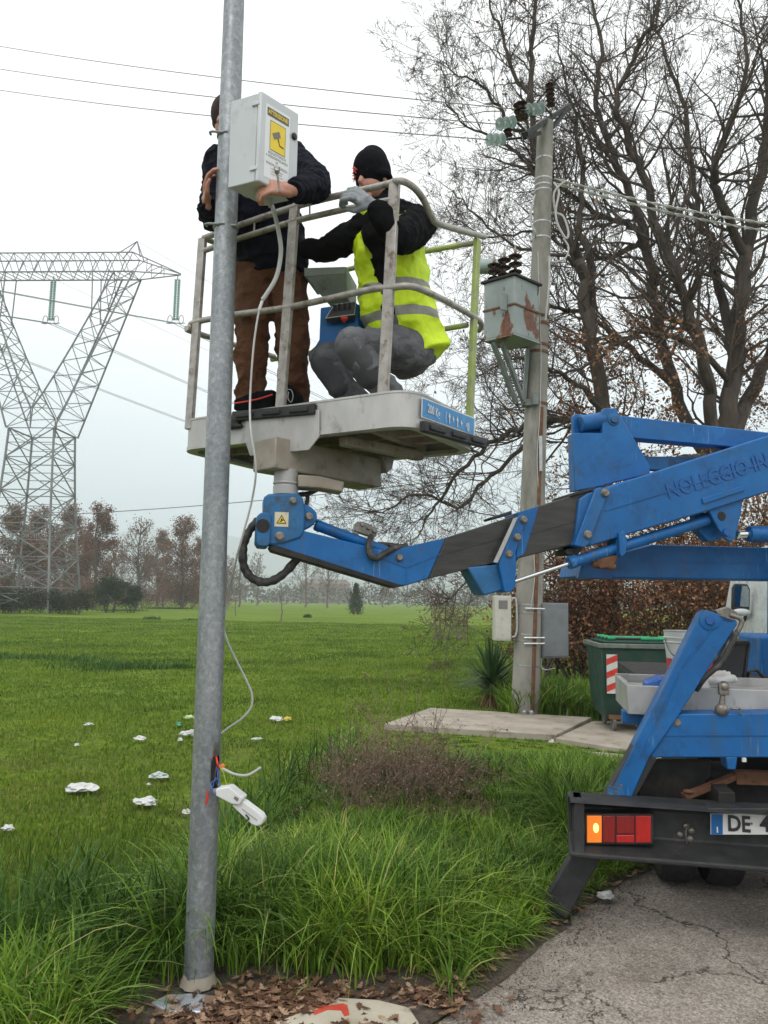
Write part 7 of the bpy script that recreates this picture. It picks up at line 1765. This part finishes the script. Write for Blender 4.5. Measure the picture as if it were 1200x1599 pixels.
for k in range(26):      # stouter broken canes standing out of the tangle
    bx = mound.x+tt.r.uniform(-.6, .6); by = mound.y+tt.r.uniform(-.9, .7); tt.grow(Vector((bx, by, gz(bx, by))), Vector((tt.r.uniform(-.8, .8), tt.r.uniform(-.5, .5), 1)), tt.r.uniform(.45, .85), .006, 2, 3, wig=.16, up=.0, kids=(2, 4), rmin=.002, seg=.10, lf=.5)
M['dead_twig'] = mk('dead_weed_stems', (.15, .10, .07), (.27, .19, .135), 20, .9)
tt.mesh(lambda d: True, lambda d, r: 3).build('stems', M['dead_twig'], e)
ends = [p for pts, rs, dp in tt.br if dp >= 2 for p in pts]; tt.r.shuffle(ends)
leaves_mesh('dry_leaves', [tuple(p) for p in ends[:9000]], .020, M['dead_stalk'], e, 4, .015)
# taller dry stalks with seed heads
g_ = 'dry weed stalks at the corner of the concrete pad'
for k, (px, base, tip_) in enumerate(((604, 1120, (570, 1052)), (612, 1118, (603, 1050)), (622, 1118, (634, 1062)), (640, 1120, (662, 1063)), (596, 1122, (556, 1092)))):
    b = gnd(px, base+18); tp = at(tip_[0], tip_[1], b.y); tt = Tree(80+k)
    mb = MB(); mid = b.lerp(tp, .5)+Vector((.03, 0, .02)); mb.tube([b, mid, tp], [.006, .004, .002], 5, smooth=4)
    for q in (.5, .65, .8):
        p = b.lerp(tp, q); d = Vector((tt.r.uniform(-.10, .10), tt.r.uniform(-.08, .08), .12)); mb.tube([p, p+d], [.002, .0015], 4); mb.ball(p+d, .012, 6, 4)
    mb.ball(tp, (.016, .016, .022), 8, 6)
    o = mb.build('dry_stalk', M['dead_twig'], None); tag(o, ('dry weed stalk leaning left, second from the left at the pad corner', 'upright dry weed stalk in the middle of the group at the pad corner', 'upright dry weed stalk just right of the middle of its group', 'dry weed stalk leaning right, nearest the concrete pad', 'leftmost dry weed stalk, leaning far left at the pad corner')[k], 'dry stalk', g_)
# ---- fallen leaves
rg = np.random.default_rng(3); cen = []
for i in range(60000):
    k = rg.integers(0, 5)
    if k <= 1: X_ = rg.normal(-.05, .42); Y_ = rg.normal(3.33, .12)
    elif k == 2: Y_ = rg.uniform(2.4, 5.9); X_ = ex_(Y_)+rg.normal(-.08, .13)
    elif k == 3: Y_ = rg.uniform(3.2, 5.6); X_ = ex_(Y_)+abs(rg.normal(0, .06))-.15
    else: X_ = rg.normal(-.45, .30); Y_ = rg.normal(3.40, .12)
    dd_ = ex_(Y_)-X_
    if ((X_-.02)/.30)**2+((Y_-3.27)/.20)**2 < 1 and rg.uniform() > .05: continue
    if rg.uniform() < .42: continue
    if math.hypot((X_+.87)/.20, (Y_-3.48)/.13) < 1 and rg.uniform() > .1: continue
    if dd_ < -.28 or (dd_ < -.1 and rg.uniform() > .25): continue
    cen.append((X_, Y_, max(.012, float(gz(X_, Y_)))+.012+abs(rg.normal(0, .008))))
    if len(cen) > 1700: break
def oak_leaves(name, cen, size, mat, seed):
    """lobed, curled oak leaves"""
    rg = np.random.default_rng(seed); outl = [(-.5, .02), (-.32, .12), (-.25, .05), (-.12, .22), (-.03, .09), (.10, .27), (.18, .12), (.30, .22), (.36, .10), (.5, .0)]
    ol = np.array(outl); m = len(ol); vs = []; fs = []
    for i, c in enumerate(cen):
        s_ = size*rg.uniform(.55, 1.3); az = rg.uniform(0, 6.283); ti = rg.normal(0, .45); cu = rg.uniform(-.6, 1.4); b = len(vs)
        ca, sa = math.cos(az), math.sin(az)
        def tf(u, v):
            z = cu*v*v*1.6+ti*u*.45+.18*cu*u*u; return (c[0]+(u*ca-v*sa)*s_, c[1]+(u*sa+v*ca)*s_, c[2]+abs(z)*s_)
        for u, v in outl: vs += [tf(u, v), tf(u, 0), tf(u, -v)]
        for k in range(m-1): fs += [(b+3*k, b+3*k+1, b+3*k+4, b+3*k+3), (b+3*k+1, b+3*k+2, b+3*k+5, b+3*k+4)]
    me = bpy.data.meshes.new(name); me.from_pydata(vs, [], fs); me.materials.append(mat); o = bpy.data.objects.new(name, me); col.objects.link(o); return o
M['litter'] = leafmat('fallen_oak_leaf', [(0, (.07, .036, .022)), (.35, (.15, .080, .048)), (.75, (.29, .17, .105)), (1, (.44, .30, .20))], .75, .1)
o = oak_leaves('fallen_leaves', cen, .060, M['litter'], 4); tag(o, 'fallen brown oak leaves along the road edge and round the post\'s foot', 'leaves', kind='stuff')
# grit
rg = np.random.default_rng(13); gc = []
for i in range(2600):
    Y_ = rg.uniform(2.5, 6.2); X_ = ex_(Y_)+rg.normal(.12, .16); gc.append((X_, Y_, .021))
o = leaves_mesh('road_grit', gc, .011, M['dirt'], None, 2, .001); tag(o, 'small grit and crumbs along the edge of the asphalt', 'grit', kind='stuff')
# ---- concrete cover with red paint
cv = [gnd(x_, y_, .03) for x_, y_ in ((425, 1640), (472, 1566), (520, 1556), (590, 1560), (640, 1572), (655, 1596), (640, 1625), (600, 1660))]
e = empty('concrete_cover', cv[0], 'pale concrete manhole slab with a red spray-painted mark at the bottom edge', 'manhole cover')
M['cover'] = mk('pale_cover_concrete', (.42, .37, .28), (.55, .50, .40), 6, .85, dirt=(.25, .20, .085), dsc=7, dthr=(.55, .75), bump=.25, bsc=50)
MB().prism([Vector((p.x, p.y, -.02)) for p in cv], Z*.05).build('slab', M['cover'], e, bevel=.008)
f_ = [gnd(x_, y_, .034) for x_, y_ in ((430, 1599), (470, 1583), (532, 1596), (500, 1625))]
MB().prism([Vector((p.x, p.y, .0302)) for p in f_], Z*.010).build('lid', M['cover'], e, bevel=.004)
M['redpaint'] = mk('red_spray_paint', (.50, .045, .025), (.62, .09, .05), 20, .7)
rp_ = [gnd(x_, y_, .0305) for x_, y_ in ((464, 1575), (478, 1568), (512, 1571), (536, 1567), (543, 1570), (546, 1585), (538, 1587), (533, 1578), (512, 1577), (492, 1585), (488, 1580), (500, 1575), (480, 1574))]
MB().prism([Vector((p.x, p.y, .0305)) for p in rp_], Z*.0015).build('red_mark', M['redpaint'], e)
# ---- rubbish in the field: each piece its own crumpled object
M['bag_white'] = mk('white_plastic_bag', (.50, .50, .48), (.66, .66, .64), 9, .4, dirt=(.40, .33, .28), dsc=12, dthr=(.6, .8)); M['bag_grey'] = mk('greyish_plastic', (.38, .46, .42), (.5, .56, .52), 9, .35); M['bag_lime'] = mk('pale_lime_plastic', (.40, .55, .22), (.55, .66, .36), 9, .4)
M['bag_green'] = mk('green_plastic', (.05, .30, .18), (.1, .4, .26), 9, .3); M['bag_yellow'] = mk('yellow_plastic', (.55, .42, .03), (.62, .50, .08), 9, .4)
def rubbish(name, px, py, w, h, mat, label, cat, seed, d2=None, group=None):
    c = gnd(px, py+ (h*.25 if h > 6 else 0)); sc = w/1200*c.y*.86; hz = h/1200*c.y*.75
    rr_ = random.Random(seed); bm = bmesh.new(); bmesh.ops.create_icosphere(bm, subdivisions=3, radius=1)
    for v in bm.verts:
        nrm = v.co.copy(); k = 1+.55*mnoise.noise(nrm*1.7+Vector((seed, 0, 0)))+.42*mnoise.noise(nrm*3.6+Vector((0, seed, 0)))-.12*abs(mnoise.noise(nrm*9+Vector((seed, seed, 0))))
        v.co = Vector((nrm.x*k*sc*.5, nrm.y*k*sc*.38, max(-.2, nrm.z*k)*hz*.62+hz*.1))
    me = bpy.data.meshes.new(name); bm.to_mesh(me); bm.free(); me.polygons.foreach_set('use_smooth', [True]*len(me.polygons)); me.set_sharp_from_angle(angle=R(28)); me.materials.append(M[mat])
    o = bpy.data.objects.new(name, me); col.objects.link(o); o.location = (c.x, c.y, gz(c.x, c.y)+.04); o.rotation_euler = (0, 0, rr_.uniform(-.3, .3)); tag(o, label, cat, group); return o
gr = 'plastic rubbish scattered in the field'
for k, a_ in enumerate((
 ('plastic_bag', 124, 1240, 50, 15, 'bag_white', 'long crumpled white plastic bag, the leftmost large one lying in the field', 'plastic bag'),
 ('plastic_bag', 228, 1261, 38, 15, 'bag_white', 'crumpled white bag lying nearest the steel post on its left', 'plastic bag'),
 ('plastic_bag', 218, 1163, 21, 9, 'bag_white', 'oval white bag lying left of the steel post, farther out', 'plastic bag'),
 ('plastic_bag', 294, 1152, 24, 12, 'bag_white', 'pinkish white bag touching the left side of the steel post', 'plastic bag'),
 ('plastic_bag', 248, 1219, 32, 11, 'bag_grey', 'pale grey-green crumpled plastic left of the open hatch', 'plastic sheet'),
 ('plastic_bag', 432, 1127, 24, 10, 'bag_white', 'white bag with a yellow end lying right of the steel post', 'plastic bag'),
 ('plastic_bag', 449, 1127, 13, 8, 'bag_yellow', 'yellow plastic scrap lying against the white bag right of the post', 'plastic scrap'),
 ('plastic_bag', 297, 1126, 20, 6, 'bag_lime', 'pale lime-green plastic strip left of the steel post', 'plastic strip'),
 ('bottle', 279, 1137, 9, 9, 'bag_green', 'small green plastic bottle left of the steel post', 'bottle'),
 ('plastic_bag', 292, 1278, 16, 9, 'bag_white', 'white scrap half hidden behind the steel post low on its left', 'plastic scrap'),
 ('plastic_bag', 139, 1139, 15, 6, 'bag_grey', 'small grey flat scrap farthest left of the rubbish', 'plastic scrap'),
 ('plastic_bag', 120, 1170, 8, 7, 'bag_white', 'tiny white scrap at the left of the rubbish', 'plastic scrap'),
 ('plastic_bag', 401, 1160, 18, 5, 'bag_grey', 'flat pale scrap right of the steel post in the field', 'plastic scrap'),
 ('plastic_bag', 281, 1165, 9, 8, 'bag_white', 'small white scrap just left of the post below the pinkish bag', 'plastic scrap'),
 ('plastic_bag', 12, 1300, 20, 12, 'bag_white', 'white scrap at the left edge of the picture', 'plastic scrap'),
 ('plastic_bag', 232, 1235, 7, 5, 'bag_white', 'tiny white scrap between the grey-green plastic and the crumpled bag', 'plastic scrap'),
 ('paper', 945, 1407, 30, 14, 'bag_white', 'crumpled white paper on the dirt beside the outrigger foot', 'paper'),
 ('paper', 862, 1163, 10, 7, 'bag_white', 'scrap of white paper in the grass in front of the concrete pad', 'paper'))):
    rubbish(*a_[:7], a_[7], 30+k, group=gr if a_[1] < 460 else None)
# ================================================================= air
hz_ = MB().box((0, 1600, 147), (9000, 3600, 300)).build('haze', M['white'], None, smooth=False)
hz_.data.materials.clear()
m = bpy.data.materials.new('haze_air'); m.use_nodes = True; n_ = m.node_tree; n_.nodes.clear()
pv = n_.nodes.new('ShaderNodeVolumePrincipled'); out = n_.nodes.new('ShaderNodeOutputMaterial'); n_.links.new(pv.outputs[0], out.inputs['Volume'])
pv.inputs['Color'].default_value = (.88, .94, 1.0, 1); pv.inputs['Density'].default_value = .0008; pv.inputs['Anisotropy'].default_value = .1
hz_.data.materials.append(m); tag(hz_, kind='stuff'); hz_['label'] = 'pale winter haze over the far fields and hills'; hz_['category'] = 'haze'
scene.cycles.volume_bounces = 2
